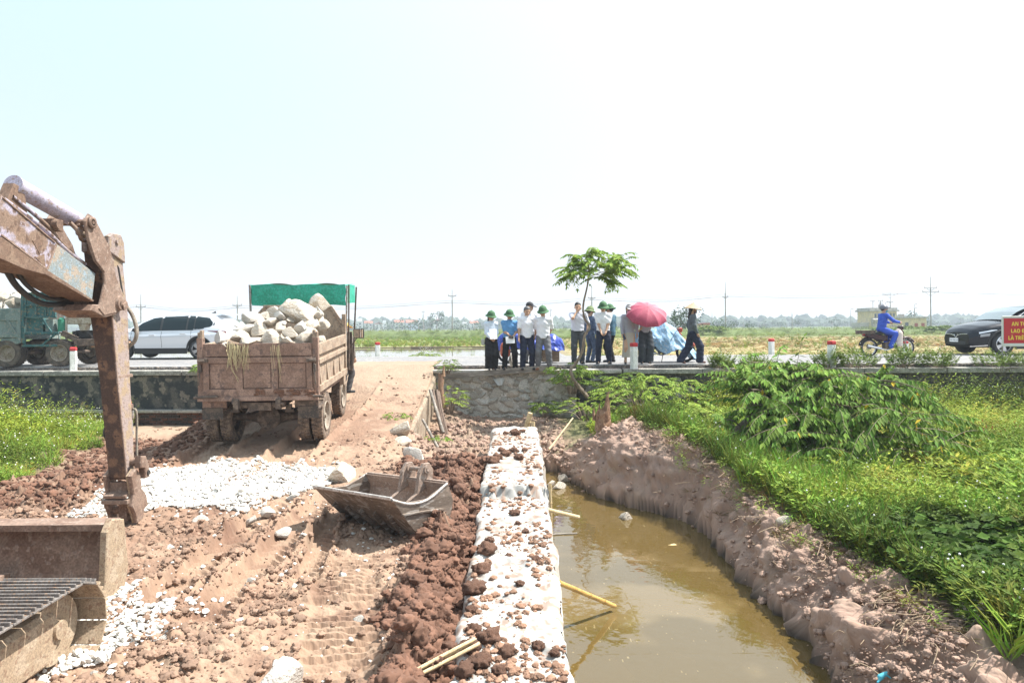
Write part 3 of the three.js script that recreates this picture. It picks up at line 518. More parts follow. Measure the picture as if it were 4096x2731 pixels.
pole('bamboo_pole', 'thin bamboo floating on the ditch water beside the wall', V(0.5, 0.005, -9.83), V(0.92, 0.01, -9.88), 0.014, M.greyWood, 2);
pole('bamboo_stake', 'leaning cut bamboo stake behind the far end of the wall', V(0.24, 0.6, -14.75), V(0.38, 1.16, -14.65), 0.06, M.paleBamboo, 3, 'stake');
pole('bamboo_stake', 'short upright bamboo stake at the far corner of the wall', V(0.44, 0.5, -14.5), V(0.43, 0.99, -14.5), 0.045, M.paleBamboo, 2, 'stake');
pole('bamboo_strip', 'thin pale bamboo strip leaning over the far ditch end', V(0.75, 0.45, -14.2), V(1.35, 0.95, -15.3), 0.018, M.paleBamboo, 2, 'strip');
pole('thin_pole', 'thin tan pole leaning on the ramp side wall', V(-1.62, 0.55, -15.9), V(-2.03, 1.47, -16.8), 0.04, M.greyWood, 4, 'pole');
pole('thin_pole', 'lower grey pole leaning from the slope below the ramp', V(-1.56, 0.5, -14.2), V(-1.98, 0.98, -15), 0.032, M.greyWood, 3, 'pole');
single('split_bamboo', [[0, 0.02], [0.028, -0.012], [-0.024, -0.004]].map(([o, p]) => taper([V(-0.27 + o, 0.85 + p, -4.67), V(-0.5 + o, 0.83 + p, -4.44), V(-0.98 + o, 0.79, -3.98)], 0.014, 0.012, 8, 5)), M.paleBamboo, 'split pale bamboo strip lying across the wall at the bottom', 'bamboo');
const stumpWood = worn([0.24, 0.14, 0.08], [0.16, 0.085, 0.05], [0.33, 0.22, 0.14], { size: 0.25, bump: 0.008, streak: 0.3 }), oldWood = worn([0.13, 0.085, 0.06], [0.19, 0.13, 0.095], [0.09, 0.06, 0.045], { size: 0.3, bump: 0.006, streak: 0.3 });
{
  const t = thing('broken_trunk', 'tall splintered brown tree trunk leaning beside the ramp wall', 'trunk', [0, 0, 0]);
  part('upper_trunk', [taper([V(-1.76, 0.95, -17.3), V(-1.83, 1.45, -17.4), V(-1.82, 1.8, -17.45)], 0.085, 0.07, 8, 8, 0.3), taper([V(-1.76, 1.75, -17.45), V(-1.76, 1.9, -17.45), V(-1.74, 2.08, -17.45)], 0.05, 0.006, 5, 5, 0.3), taper([V(-1.86, 1.75, -17.45), V(-1.87, 1.85, -17.45)], 0.05, 0.01, 4, 5)], stumpWood, t);
  part('split_trunk', [0, 1, 2, 3].map((i) => taper([V(-1.55 - 0.035 * i, 0.42, -16.2), V(-1.7 - 0.04 * i, 0.9, -16.5), V(-1.84 - 0.045 * i, 1.42 + 0.04 * (i % 2), -16.9)], 0.045, 0.035, 8, 6, 0.4)), oldWood, t);
}
{
  const t = thing('tree_stump', 'splintered brown tree stump on top of the dirt mound', 'stump', [1.78, 1.05, -13.5]);
  part('stump', [taper([V(0, -0.1, 0), V(0.01, 0.2, 0), V(0.03, 0.3, 0)], 0.17, 0.13, 8, 10, 0.35), ...[[-0.16, 0.34, 0.05], [-0.1, 0.3, 0.05], [-0.05, 0.42, 0.05], [0.0, 0.36, 0.06], [0.06, 0.62, 0.055], [0.1, 0.66, 0.05], [0.12, 0.5, 0.05], [0.03, 0.45, 0.05]].map(([x, h, r], i) => taper([V(x, 0.1, 0.06 * Math.sin(i * 2)), V(x * 1.1, h * 0.7, 0.07 * Math.sin(i * 2)), V(x * 1.15 + 0.01, h, 0.07 * Math.sin(i * 2))], r, 0.008, 6, 6, 0.5))], stumpWood, t);
}
// white and red marker posts
function post(X, D, y, h, label, chip) {
  const t = thing('marker_post', label, 'post', [X, y, -D], 0.42, 'marker posts along the road');
  part('shaft', [box(0.165, h - 0.1, 0.165, 0, (h - 0.1) / 2 - 0.05, 0, 0, 0, 0, 0.025)], postWhite, t);
  part('red_cap', [box(0.172, 0.11, 0.172, 0, h - 0.1, 0, 0, 0, 0, 0.03)], M.red, t);
}
const postWhite = worn([0.78, 0.77, 0.75], [0.7, 0.69, 0.66], [0.45, 0.42, 0.38], { size: 0.5, spots: 0.7, bump: 0.008 });
post(-12.45, 19.35, 1.85, 0.72, 'red-capped white post beside the teal truck front wheel');
post(3.28, 18.38, 1.85, 0.75, 'red-capped white post in front of the umbrella couple');
post(8.5, 18.15, 1.86, 0.76, 'red-capped white post among weeds near the motorcyclist');
post(-5.05, 25.6, 1.92, 0.6, 'red-capped white post across the road right of the brown truck');
post(9.35, 24.6, 1.92, 0.64, 'red-capped white post across the road before the straw field');
post(13.9, 24.1, 1.92, 0.55, 'red-capped white post across the road behind the motorcycle');
// ---------------------------------------------------------------- wheels
const rubber = worn([0.06, 0.052, 0.047], [0.11, 0.088, 0.07], [0.16, 0.12, 0.09], { size: 0.5, patch: 6, bump: 0.004, roughness: 0.95 });
const muddyRubber = worn([0.1, 0.075, 0.06], [0.2, 0.145, 0.105], [0.27, 0.2, 0.15], { size: 0.5, patch: 5, amount: 0.47, bump: 0.006, roughness: 1 });
const carRubber = mat([0.025, 0.025, 0.027], 0.8), black = mat([0.015, 0.015, 0.016], 0.7), darkGap = mat([0.01, 0.01, 0.01], 0.9);
const dustyRim = worn([0.3, 0.26, 0.21], [0.22, 0.17, 0.13], [0.4, 0.36, 0.31], { size: 0.4, bump: 0.002, metalness: 0.2 });
function tyreGeo(R, w, lugs = 34, rim = 0.6) {                         // round the x axis
  const r = R * rim, s = [[r, -w * 0.42], [R * 0.8, -w * 0.5], [R * 0.94, -w * 0.49], [R * 0.975, -w * 0.4], [R * 0.98, 0], [R * 0.975, w * 0.4], [R * 0.94, w * 0.49], [R * 0.8, w * 0.5], [r, w * 0.42], [r, -w * 0.42]].map(([a, b]) => new THREE.Vector2(a, b));
  const out = [new THREE.LatheGeometry(s, 40).rotateZ(Math.PI / 2)];
  for (let i = 0; i < lugs; i++) for (const k of [-1, 1]) {
    const a = (i + (k > 0 ? 0.5 : 0)) / lugs * Math.PI * 2, g = new THREE.BoxGeometry(w * 0.42, R * 0.05, R * 2 * Math.PI / lugs * 0.6);
    g.translate(k * w * 0.26, R * 0.985, 0).rotateX(a); out.push(g);
  }
  return out;
}
function truckWheel(parent, x, y, z, R, w, out, tyreM, rimM, name = 'wheel') {
  const g = new THREE.Group(); g.name = name; g.position.set(x, y, z); parent.add(g);
  part('tyre', tyreGeo(R, w), tyreM, g);
  const d = [new THREE.LatheGeometry([[0.02, 0.03], [R * 0.2, 0.03], [R * 0.24, 0.01], [R * 0.42, -0.03], [R * 0.5, 0.0], [R * 0.56, w * 0.4], [R * 0.61, w * 0.44], [R * 0.61, w * 0.38], [R * 0.57, -w * 0.4]].map(([a, b]) => new THREE.Vector2(a, b)), 32).rotateZ(-Math.PI / 2 * out).translate(out * 0.02, 0, 0)];
  part('rim', d, rimM, g);
  part('hub', [rod(V(out * 0.01, 0, 0), V(out * 0.09, 0, 0), R * 0.13, R * 0.1, 14)], rimM, g);
  for (let i = 0; i < 6; i++) { const a = i / 6 * Math.PI * 2; part('wheel_nut', [rod(V(out * 0.03, Math.cos(a) * R * 0.2, Math.sin(a) * R * 0.2), V(out * 0.065, Math.cos(a) * R * 0.2, Math.sin(a) * R * 0.2), 0.014, 0.014, 6)], rimM, g); }
  return g;
}
// ---------------------------------------------------------------- brown dump truck, seen from behind
const truckBrown = worn([0.215, 0.135, 0.1], [0.29, 0.19, 0.145], [0.14, 0.095, 0.08], { size: 0.9, patch: 5, spot: 12, spots: 0.62, amount: 0.5, bump: 0.004, roughness: 0.9, n: 512 });
const truckDusty = worn([0.34, 0.26, 0.19], [0.27, 0.19, 0.135], [0.2, 0.165, 0.135], { size: 0.9, patch: 5, bump: 0.004, roughness: 0.95 });
const underMetal = worn([0.09, 0.068, 0.055], [0.17, 0.125, 0.095], [0.06, 0.05, 0.045], { size: 0.5, bump: 0.006, roughness: 0.9 });
const tarpGreen = worn([0.02, 0.3, 0.2], [0.025, 0.34, 0.235], [0.05, 0.36, 0.27], { size: 1.2, patch: 4, bump: 0.004, roughness: 0.75 });
const steel = worn([0.3, 0.29, 0.28], [0.22, 0.17, 0.13], [0.4, 0.38, 0.36], { size: 0.3, bump: 0.002, metalness: 0.3 });
function cloth(w, h, nx, ny, f) { const g = new THREE.PlaneGeometry(w, h, nx, ny), p = g.attributes.position; for (let i = 0; i < p.count; i++) { const q = f(p.getX(i), p.getY(i)); p.setXYZ(i, q[0], q[1], q[2]); } g.computeVertexNormals(); return g; }
const dumpTruck = thing('dump_truck', 'brown mud-covered dump truck heaped with white rocks under a green canopy', 'dump truck', [-4.35, 1.0, -12.3], 0.05);
dumpTruck.rotation.set(0.05, 0.075, 0, 'YXZ'); dumpTruck.scale.x = 0.96;
{
  const t = dumpTruck, R = 0.43;
  for (const s of [-1, 1]) { truckWheel(t, s * 0.93, R, 0, R, 0.2, s, muddyRubber, dustyRim); truckWheel(t, s * 0.69, R, 0, R, 0.2, s, muddyRubber, underMetal); truckWheel(t, s * 0.8, R, -2.5, R, 0.2, s, muddyRubber, dustyRim, 'front_wheel'); }
  part('rear_axle', [rod(V(-0.9, R, 0), V(0.9, R, 0), 0.075, 0.075, 12), move(new THREE.SphereGeometry(0.2, 20, 14).scale(1.15, 1, 0.9), 0, R, 0.03), ringZ(0.21, 0.1, 0.05, 20).translate(0, R, 0.14), rod(V(-0.35, R, 0), V(-0.1, R, 0), 0.08, 0.15, 12), rod(V(0.35, R, 0), V(0.1, R, 0), 0.08, 0.15, 12)], underMetal, t);
  part('front_axle', [rod(V(-0.75, R, -2.5), V(0.75, R, -2.5), 0.06)], underMetal, t);
  for (const s of [-1, 1]) {
    part('chassis_rail', [box(0.09, 0.17, 4.3, s * 0.36, 0.78, -1.3)], underMetal, t);
    part('leaf_spring', [0, 1, 2, 3, 4].map((i) => tube([V(s * 0.46, 0.66, 0.5), V(s * 0.46, 0.58 - i * 0.016, 0.05), V(s * 0.46, 0.66, -0.45)].map((v, k) => (k === 1 ? v : v.add(V(0, -i * 0.012, (k ? 1 : -1) * i * 0.07)))), 0.017, 12, 5)), underMetal, t);
    part('spring_shackle', [box(0.1, 0.13, 0.1, s * 0.46, 0.66, 0.5), rod(V(s * 0.4, 0.62, 0.52), V(s * 0.55, 0.62, 0.52), 0.03)], underMetal, t);
    part('mudguard', [box(0.42, 0.18, 0.03, s * 0.8, 0.78, 0.6), box(0.42, 0.015, 0.36, s * 0.82, 0.69, 0.42, 0.2)], s < 0 ? truckBrown : underMetal, t);
    part('mud_flap', [box(0.36, 0.2, 0.012, s * 0.83, 0.6, 0.62, 0.06)], rubber, t);
  }
  part('cross_member', [box(0.85, 0.1, 0.1, 0, 0.74, 0.6), box(0.4, 0.14, 0.05, 0, 0.72, 0.66), box(0.75, 0.1, 0.1, 0, 0.78, -0.8)], underMetal, t);
  part('drive_shaft', [rod(V(0, R + 0.03, -0.1), V(0, 0.7, -1.9), 0.05)], underMetal, t);
  part('bed_floor', [box(2.0, 0.09, 2.95, 0, 0.9, -0.78)], truckBrown, t);
  // tailgate: frame, three panels, top board
  const z = 0.71, tg = new THREE.Group(); tg.name = 'tailgate'; t.add(tg);
  part('backing', [box(1.9, 0.92, 0.03, 0, 1.33, z - 0.02, 0, 0, 0, 0.003)], truckBrown, tg);
  part('top_board', [box(1.82, 0.215, 0.04, 0.02, 1.69, z + 0.005)], truckBrown, tg);
  part('top_rail', [box(1.86, 0.095, 0.06, 0.01, 1.515, z + 0.012)], truckBrown, tg);
  part('bottom_rail', [box(1.9, 0.13, 0.06, 0, 0.965, z + 0.012)], truckBrown, tg);
  part('bottom_lip', [box(2.06, 0.075, 0.1, 0, 0.862, z + 0.02, -0.15)], truckBrown, tg);
  for (const x of [-0.885, -0.32, 0.285, 0.885]) part('upright', [box(x < -0.8 || x > 0.8 ? 0.1 : 0.115, 0.46, 0.055, x, 1.25, z + 0.012)], truckBrown, tg);
  for (const [x, w] of [[-0.6, 0.44], [-0.02, 0.47], [0.585, 0.47]]) part('panel', [box(w, 0.42, 0.02, x, 1.25, z + 0.005, 0, 0, 0, 0.004)], truckBrown, tg);
  for (const x of [-0.42, 0.38]) part('hook', [tube([V(x, 0.88, z + 0.06), V(x + 0.01, 0.8, z + 0.12), V(x + 0.08, 0.78, z + 0.12)], 0.018, 10, 6)], underMetal, tg);
  for (const x of [-0.95, 0.95]) { part('hinge_arm', [box(0.16, 0.07, 0.08, x - Math.sign(x) * 0.03, 1.51, z + 0.03), rod(V(x - 0.06, 1.51, z + 0.07), V(x + 0.06, 1.51, z + 0.07), 0.022)], underMetal, tg); part('latch', [box(0.05, 0.13, 0.05, x + Math.sign(x) * 0.03, 1.38, z + 0.04), rod(V(x + Math.sign(x) * 0.03, 1.32, z + 0.06), V(x + Math.sign(x) * 0.05, 1.1, z + 0.07), 0.012)], underMetal, tg); }
  part('latch_bar', [rod(V(-1.08, 0.9, z + 0.08), V(-0.68, 0.91, z + 0.08), 0.022), rod(V(0.95, 0.9, z + 0.08), V(1.1, 0.9, z + 0.05), 0.022)], underMetal, tg);
  for (const s of [-1, 1]) {
    part('corner_post', [box(0.1, 1.02, 0.12, s * 0.99, 1.38, z - 0.05)], truckBrown, t);
    part('post_end', [box(0.05, 0.2, 0.09, s * 0.965, 1.92, z - 0.05), box(0.04, 0.17, 0.07, s * 1.012, 1.9, z - 0.05)], truckDusty, t);
    const sd = new THREE.Group(); sd.name = 'side_panel'; t.add(sd);
    part('sheet', [box(0.03, 0.82, 2.85, s * 0.985, 1.36, -0.75)], truckDusty, sd);
    part('top_rail', [box(0.07, 0.19, 2.8, s * 1.01, 1.68, -0.75)], truckDusty, sd);
    part('middle_rail', [box(0.08, 0.08, 2.8, s * 1.015, 1.47, -0.75)], truckDusty, sd);
    part('bottom_rail', [box(0.08, 0.12, 2.8, s * 1.015, 1.0, -0.75)], truckDusty, sd);
    for (const q of [0.45, -0.2, -0.85, -1.5]) part('gusset', [plate([[0, 0], [0.05, 0], [0.012, 0.4], [0, 0.4]], 0.07).translate(0.985, 1.06, q).scale(s, 1, 1)], truckDusty, sd);
    part('end_post', [box(0.08, 1.3, 0.1, s * 1.0, 1.55, -2.12)], truckDusty, t);
    part('canopy_pole', [rod(V(s * 1.0, 1.0, -2.22), V(s * 1.05, 2.8, -2.3), 0.02, 0.02, 8)], steel, t);
    part('canopy_pole', [rod(V(s * 1.05, 1.0, -2.34), V(s * 1.08, 2.82, -2.36), 0.017, 0.017, 8)], underMetal, t);
    part('canopy_pole', [rod(V(s * 0.95, 0.9, -3.5), V(s * 1.05, 2.78, -3.6), 0.02, 0.02, 8)], underMetal, t);
  }
  part('headboard', [plate([[-0.98, 0.95], [0.98, 0.95], [0.98, 1.95], [0.72, 2.36], [-0.72, 2.36], [-0.98, 2.1]], 0.05).translate(0, 0, -2.17), bar(V(-0.72, 2.36, -2.13), V(0.72, 2.36, -2.13), 0.06), bar(V(0.72, 2.36, -2.13), V(0.99, 1.95, -2.13), 0.06)], truckDusty, t);
  part('canopy', [cloth(2.04, 0.44, 40, 12, (x, y) => [x + 0.01 * Math.sin(y * 20), 2.6 + y * (1 + 0.05 * Math.sin(x * 7)), -2.3 + 0.03 * (y + 0.23) + 0.025 * Math.sin(x * 9 + y * 6) * (0.23 - y) * 2]), cloth(2.04, 1.4, 40, 12, (x, y) => [x, 2.822 + 0.03 * Math.sin(x * 6 + y * 3), -3.0 - y * 1.0]), ...[-1, 1].map((s) => cloth(1.35, 0.4, 16, 8, (a, y) => [s * (1.025 + 0.02 * Math.sin(a * 12)), 2.62 + y, -2.98 + a]))], Object.assign(tarpGreen, { side: THREE.DoubleSide }), t);
  part('cab_front', [box(1.9, 0.9, 0.05, 0, 1.3, -3.5), box(1.5, 0.55, 0.8, 0, 1.0, -3.0)], underMetal, t);
  part('seat', [box(1.2, 0.14, 0.5, 0, 1.2, -2.6), box(1.2, 0.5, 0.1, 0, 1.5, -2.36)], rubber, t);
  const mir = new THREE.Group(); mir.name = 'wing_mirror'; mir.position.set(1.22, 1.75, -2.75); mir.rotation.y = -0.15; t.add(mir);
  part('housing', [box(0.25, 0.21, 0.06, 0, 0, 0, 0, 0, 0, 0.03)], black, mir);
  part('glass', [box(0.22, 0.18, 0.006, 0, 0, 0.032, 0, 0, 0, 0)], phys([0.9, 0.9, 0.9], 0.02, { metalness: 1 }), mir);
  part('arm', [rod(V(-0.2, -0.3, -0.02), V(-0.02, -0.05, -0.03), 0.012), rod(V(-0.2, -0.3, -0.02), V(-0.25, -0.6, 0), 0.012)], underMetal, mir);
  part('side_step', [box(0.1, 0.2, 0.25, 1.0, 0.85, -1.85), box(0.06, 0.12, 0.1, 1.0, 0.8, -2.0)], truckDusty, t);
  // mud stuck to the gate
  const mud = []; for (let i = 0; i < 70; i++) { const x = i < 16 ? rr(0, 0.16) - 0.05 : rr(0.3, 1.0), y = i < 16 ? rr(0.93, 1.02) : rr(0.88, 1.02), s = rr(0.012, 0.04); mud.push(clodGeo.clone().scale(s, s * 0.8, s * 0.6).translate(x, y, z + 0.045)); }
  const mm = part('mud_spatter', mud, clodMat, tg); mm.userData.kind = 'stuff';
}
const inTruck = (o) => { o.applyMatrix4(dumpTruck.matrix); return o; };
dumpTruck.updateMatrix();
{ // the load: each rock by itself; z runs back from the gate
  const L = [[415, 515, 115, 105, 0.5], [445, 572, 105, 45, 0.6], [555, 520, 180, 95, 0.42], [565, 468, 190, 70, 0.2], [690, 548, 215, 95, 0.55], [715, 480, 130, 130, 0.25], [590, 400, 190, 110, -0.15], [655, 425, 90, 60, 0.0], [760, 335, 150, 90, -0.4], [835, 370, 115, 80, -0.1], [870, 300, 80, 110, -0.4], [765, 420, 130, 70, 0.05], [800, 480, 70, 70, 0.3], [855, 535, 150, 120, 0.5], [880, 460, 95, 80, 0.2], [880, 420, 70, 40, 0.1], [985, 487, 130, 95, 0.4], [1000, 562, 155, 75, 0.58], [1075, 470, 145, 120, 0.25], [1165, 530, 170, 115, 0.5], [1195, 440, 150, 100, 0.1], [1245, 500, 90, 90, 0.35], [1335, 490, 95, 70, 0.2], [1405, 450, 190, 115, -0.3], [1290, 360, 90, 100, -0.5], [1240, 380, 90, 80, -0.3], [930, 400, 90, 60, -0.2], [500, 440, 90, 60, 0.1], [1110, 420, 110, 60, 0.0], [700, 380, 100, 70, -0.3]];
  L.forEach(([x, y, w, h, z], i) => { const p = 510 * 12 / (12.6 - z), m = single('load_rock', rockGeos[i % 8], i % 3 ? limestone : whitestone, 'white rock in the load heaped on the brown dump truck', 'rock', 'rocks in the brown truck'); m.position.set(clamp((x - 757) / p, -0.8, 0.8), 1.76 + (590 - y) / p - 0.03 * z, z); m.scale.set(w / p * 0.52, h / p * 0.54, 0.15 + 0.08 * rnd()); m.rotation.set(0.2 * Math.sin(i), i * 2.4 % 0.7, 0.25 * Math.sin(i * 3)); inTruck(m); });
  const big = (x, y, z, sx, sy, sz, g, l, rz) => { const m = single('load_rock', rockGeo(g, 4, 15, 0.05), limestone, l, 'rock', 'rocks in the brown truck'); m.position.set(x, y, z); m.scale.set(sx, sy, sz); m.rotation.set(0.1, 0.2, rz); inTruck(m); };
  big(0.58, 2.2, -0.35, 0.42, 0.28, 0.26, 203, 'biggest pale slab on top of the truck load', -0.2);
  big(0.74, 2.45, -0.8, 0.27, 0.17, 0.22, 204, 'topmost angular rock behind the biggest slab', -0.3);
  for (let i = 0; i < 50; i++) { const m = single('load_rock', rockGeos[(i * 3) % 8], limestone, 'white rock in the load heaped on the brown dump truck', 'rock', 'rocks in the brown truck'), z = rr(-1.9, 0.4), x = rr(-0.85, 0.85), s = rr(0.09, 0.19); m.position.set(x, 1.3 + 0.62 * (1 - 0.8 * Math.abs(x)) * rr(0.3, 1) - (z > 0.2 ? 0.2 : 0), z); m.scale.set(s * 1.3, s, s); m.rotation.set(i, i * 2, i * 3); inTruck(m); }
  const st = [], straw = (x, y, L, lean, r = 0.004) => st.push(taper([V(x, y, 0.77), V(x + lean * 0.4, y - L * 0.45, 0.8), V(x + lean, y - L, 0.79)], r, r * 0.6, 6, 4));
  for (let i = 0; i < 34; i++) straw(rr(-0.5, -0.27), rr(1.74, 1.82), rr(0.12, 0.42), rr(-0.06, 0.08), rr(0.003, 0.007));
  for (let i = 0; i < 22; i++) straw(rr(-0.24, -0.1), rr(1.72, 1.8), rr(0.15, 0.45), rr(-0.08, 0.05), 0.003); for (let i = 0; i < 8; i++) straw(rr(0.22, 0.4), rr(1.72, 1.79), rr(0.1, 0.6), rr(-0.05, 0.08), 0.0035);
  straw(-0.52, 1.7, 0.55, 0.2, 0.006); straw(-0.45, 1.4, 0.2, 0.14, 0.006);
  inTruck(single('straw', st, mat([0.5, 0.42, 0.24], 0.9), 'dry straw hanging over the tailgate of the brown truck', 'straw', null, 'stuff'));
}
// ---------------------------------------------------------------- teal truck on the road, engine bare, seen from its right side
const teal = worn([0.03, 0.1, 0.105], [0.045, 0.13, 0.135], [0.24, 0.16, 0.1], { size: 0.8, patch: 5, spots: 0.6, bump: 0.003, roughness: 0.8 });
const greyTeal = worn([0.17, 0.22, 0.21], [0.12, 0.17, 0.165], [0.28, 0.26, 0.22], { size: 0.8, patch: 5, bump: 0.003, roughness: 0.85 });
{
  const t = thing('teal_truck', 'teal open-cab dump truck with bare engine on the road', 'dump truck', [-13.1, ROAD_Y, -20.5], -Math.PI / 2 + 0.02), R = 0.4;
  for (const s of [1, -1]) { truckWheel(t, s * 0.72, R, 0, R, 0.19, s, rubber, dustyRim, 'front_wheel'); truckWheel(t, s * 0.78, R, 1.45, R, 0.2, s, rubber, dustyRim); truckWheel(t, s * 0.56, R, 1.5, R, 0.2, s, rubber, dustyRim); }
  part('axle', [rod(V(-0.7, R, 0), V(0.7, R, 0), 0.05), rod(V(-0.7, R, 1.45), V(0.7, R, 1.45), 0.07)], underMetal, t);
  for (const s of [-1, 1]) part('chassis_rail', [box(0.08, 0.14, 4.4, s * 0.35, 0.66, 1.1)], underMetal, t);
  const bed = new THREE.Group(); bed.name = 'cargo_bed'; t.add(bed);
  part('floor', [box(1.7, 0.1, 2.4, 0, 0.85, 2.25)], greyTeal, bed);
  for (const s of [-1, 1]) { part('side', [box(0.04, 0.8, 2.35, s * 0.85, 1.3, 2.25)], greyTeal, bed); part('top_rail', [box(0.08, 0.28, 2.35, s * 0.86, 1.55, 2.25)], greyTeal, bed); part('rail', [box(0.07, 0.12, 2.35, s * 0.87, 0.92, 2.25), box(0.06, 0.07, 2.35, s * 0.87, 1.38, 2.25)], greyTeal, bed); for (const q of [1.15, 1.75, 2.35, 3.0]) part('brace', [bar(V(s * 0.88, 0.95, q), V(s * 0.88, 1.4, q + 0.28), 0.05)], greyTeal, bed); part('post', [box(0.09, 1.0, 0.09, s * 0.86, 1.2, 1.08)], greyTeal, bed); part('skirt', [plate([[0, 0], [0.5, 0], [0.5, 0.2], [0, 0.12]], 0.03).rotateY(Math.PI / 2).translate(s * 0.86, 0.68, 1.6)], greyTeal, bed); }
  const hb = new THREE.Group(); hb.name = 'cab_guard'; t.add(hb);
  part('sheet', [box(1.6, 0.72, 0.03, 0, 1.78, 0.85), box(0.03, 0.7, 0.85, 0.8, 1.78, 0.5)], teal, hb);
  for (const y of [1.44, 1.78, 2.13]) part('rail', [box(0.06, 0.05, 0.9, 0.83, y, 0.5), box(1.64, 0.05, 0.05, 0, y, 0.88)], teal, hb);
  for (const q of [0.09, 0.36, 0.63, 0.93]) part('upright', [box(0.06, 0.74, 0.05, 0.83, 1.78, q)], teal, hb);
  part('frame_post', [box(0.08, 1.45, 0.08, 0.83, 1.42, 1.0)], teal, t);
  part('frame_rail', [box(0.07, 0.07, 1.0, 0.8, 0.98, 0.5), box(0.07, 0.07, 1.0, 0.8, 0.62, 0.55), box(0.05, 0.4, 0.05, 0.8, 0.8, 0.98), bar(V(0.8, 1.42, 0.5), V(0.8, 0.98, 0.2), 0.05), bar(V(0.8, 0.95, 0.1), V(0.8, 0.62, 0.5), 0.05)], teal, t);
  part('tank_box', [box(0.35, 0.42, 0.45, 0.58, 1.2, 0.72)], teal, t);
  part('tool_box', [box(0.3, 0.36, 0.22, 0.62, 1.2, 0.3)], greyTeal, t);
  part('water_can', [rod(V(0.65, 1.02, 0.02), V(0.65, 1.38, 0.02), 0.1, 0.1, 16), rod(V(0.65, 1.38, 0.02), V(0.65, 1.43, 0.02), 0.08, 0.03, 12)], mat([0.03, 0.2, 0.13], 0.7), t);
  const bone = worn([0.4, 0.36, 0.3], [0.3, 0.25, 0.19], [0.2, 0.16, 0.13], { size: 0.5, bump: 0.003 });
  part('hood', [box(1.1, 0.34, 0.95, 0.1, 1.4, -0.55, 0, 0, 0, 0.03), box(0.03, 0.9, 0.06, 0.66, 1.15, -0.12)], bone, t);
  part('air_filter', [rod(V(0.5, 1.04, -0.55), V(0.5, 1.2, -0.55), 0.12, 0.15, 16), rod(V(0.5, 1.2, -0.55), V(0.5, 1.23, -0.55), 0.17, 0.17, 16)], bone, t);
  part('engine', [box(0.5, 0.4, 0.6, 0.25, 0.85, -0.55, 0, 0, 0, 0.04), rod(V(0.5, 0.75, -0.4), V(0.58, 0.75, -0.4), 0.13), rod(V(0.5, 0.95, -0.7), V(0.6, 0.95, -0.7), 0.08), tube([V(0.5, 1.0, -0.55), V(0.6, 0.95, -0.75), V(0.55, 0.8, -0.8)], 0.04, 12, 8), box(0.1, 0.16, 0.1, 0.55, 0.95, -0.3), rod(V(0.52, 0.85, -0.85), V(0.56, 0.85, -0.85), 0.1)], mat([0.05, 0.045, 0.042], 0.6, { metalness: 0.4 }), t);
  part('front_fender', [bar(V(0.75, 0.98, -0.05), V(0.75, 0.78, -0.5), 0.16, 0.05, V(1, 0, 0)), box(0.25, 0.2, 0.6, 0.72, 0.7, -0.75), bar(V(0.7, 0.98, 0.3), V(0.75, 0.98, -0.05), 0.1, 0.05)], underMetal, t);
  part('bumper', [box(1.6, 0.16, 0.1, 0, 0.62, -1.15), box(0.1, 0.14, 0.3, 0.65, 0.62, -1.0)], worn([0.4, 0.2, 0.1], [0.3, 0.25, 0.2], [0.2, 0.15, 0.1], { size: 0.4 }), t);
  part('seat', [box(1.0, 0.12, 0.4, 0, 1.35, 0.45), box(1.0, 0.4, 0.08, 0, 1.55, 0.72)], rubber, t);
  part('steering_wheel', [move(new THREE.TorusGeometry(0.19, 0.014, 6, 20), 0.25, 1.72, -0.05, -1.0), rod(V(0.25, 1.4, -0.3), V(0.25, 1.72, -0.05), 0.02)], black, t);
  part('work_light', [rod(V(0.62, 1.62, -0.3), V(0.62, 1.62, -0.36), 0.09), rod(V(0.62, 1.45, -0.3), V(0.62, 1.62, -0.32), 0.012)], black, t);
  t.updateMatrix();
  for (let i = 0; i < 26; i++) { const m = single('quarry_rock', rockGeos[(i * 5) % 8], i % 2 ? limestone : whitestone, 'white rock heaped in the bed of the teal truck', 'rock', 'rocks in the teal truck'), s = rr(0.14, 0.26); const q = rr(1.3, 3.3), x = rr(-0.65, 0.7); m.position.set(x, 1.72 + (0.5 - Math.abs(q - 1.9) * 0.18) * rr(0.2, 1) * (1 - 0.4 * Math.abs(x)), q); m.scale.set(s, s * 0.8, s * 1.1); m.rotation.set(i, 2 * i, i * 3); m.applyMatrix4(t.matrix); }
}
// ---------------------------------------------------------------- cars: local x forward, z to the near side, y up
const glassDark = phys([0.012, 0.022, 0.026], 0.05, { specularIntensity: 0.55 });
const chrome = phys([0.75, 0.76, 0.78], 0.12, { metalness: 1 });
// a surface over an (x,y) outline lying on the car's flank
function flank(poly, half, off, side, nx = 22, ny = 8, bulge = 0) {
  // poly: top and bottom edges as tables over x
  const P = [], I = [];
  const [x0, x1, bot, top] = poly;
  for (let i = 0; i <= nx; i++) for (let j = 0; j <= ny; j++) { const x = mix(x0, x1, i / nx), y = mix(lerpTable(bot, x), lerpTable(top, x), j / ny); P.push(x, y, side * (half(x, y) + off)); }
  for (let i = 0; i < nx; i++) for (let j = 0; j < ny; j++) { const a = i * (ny + 1) + j, b = a + ny + 1; side > 0 ? I.push(a, b, a + 1, a + 1, b, b + 1) : I.push(a, a + 1, b, a + 1, b + 1, b); }
  const g = new THREE.BufferGeometry(); g.setAttribute('position', new THREE.Float32BufferAttribute(P, 3)); g.setIndex(I); g.computeVertexNormals(); g.setAttribute('uv', new THREE.Float32BufferAttribute(new Float32Array(P.length / 3 * 2), 2)); return g;
}
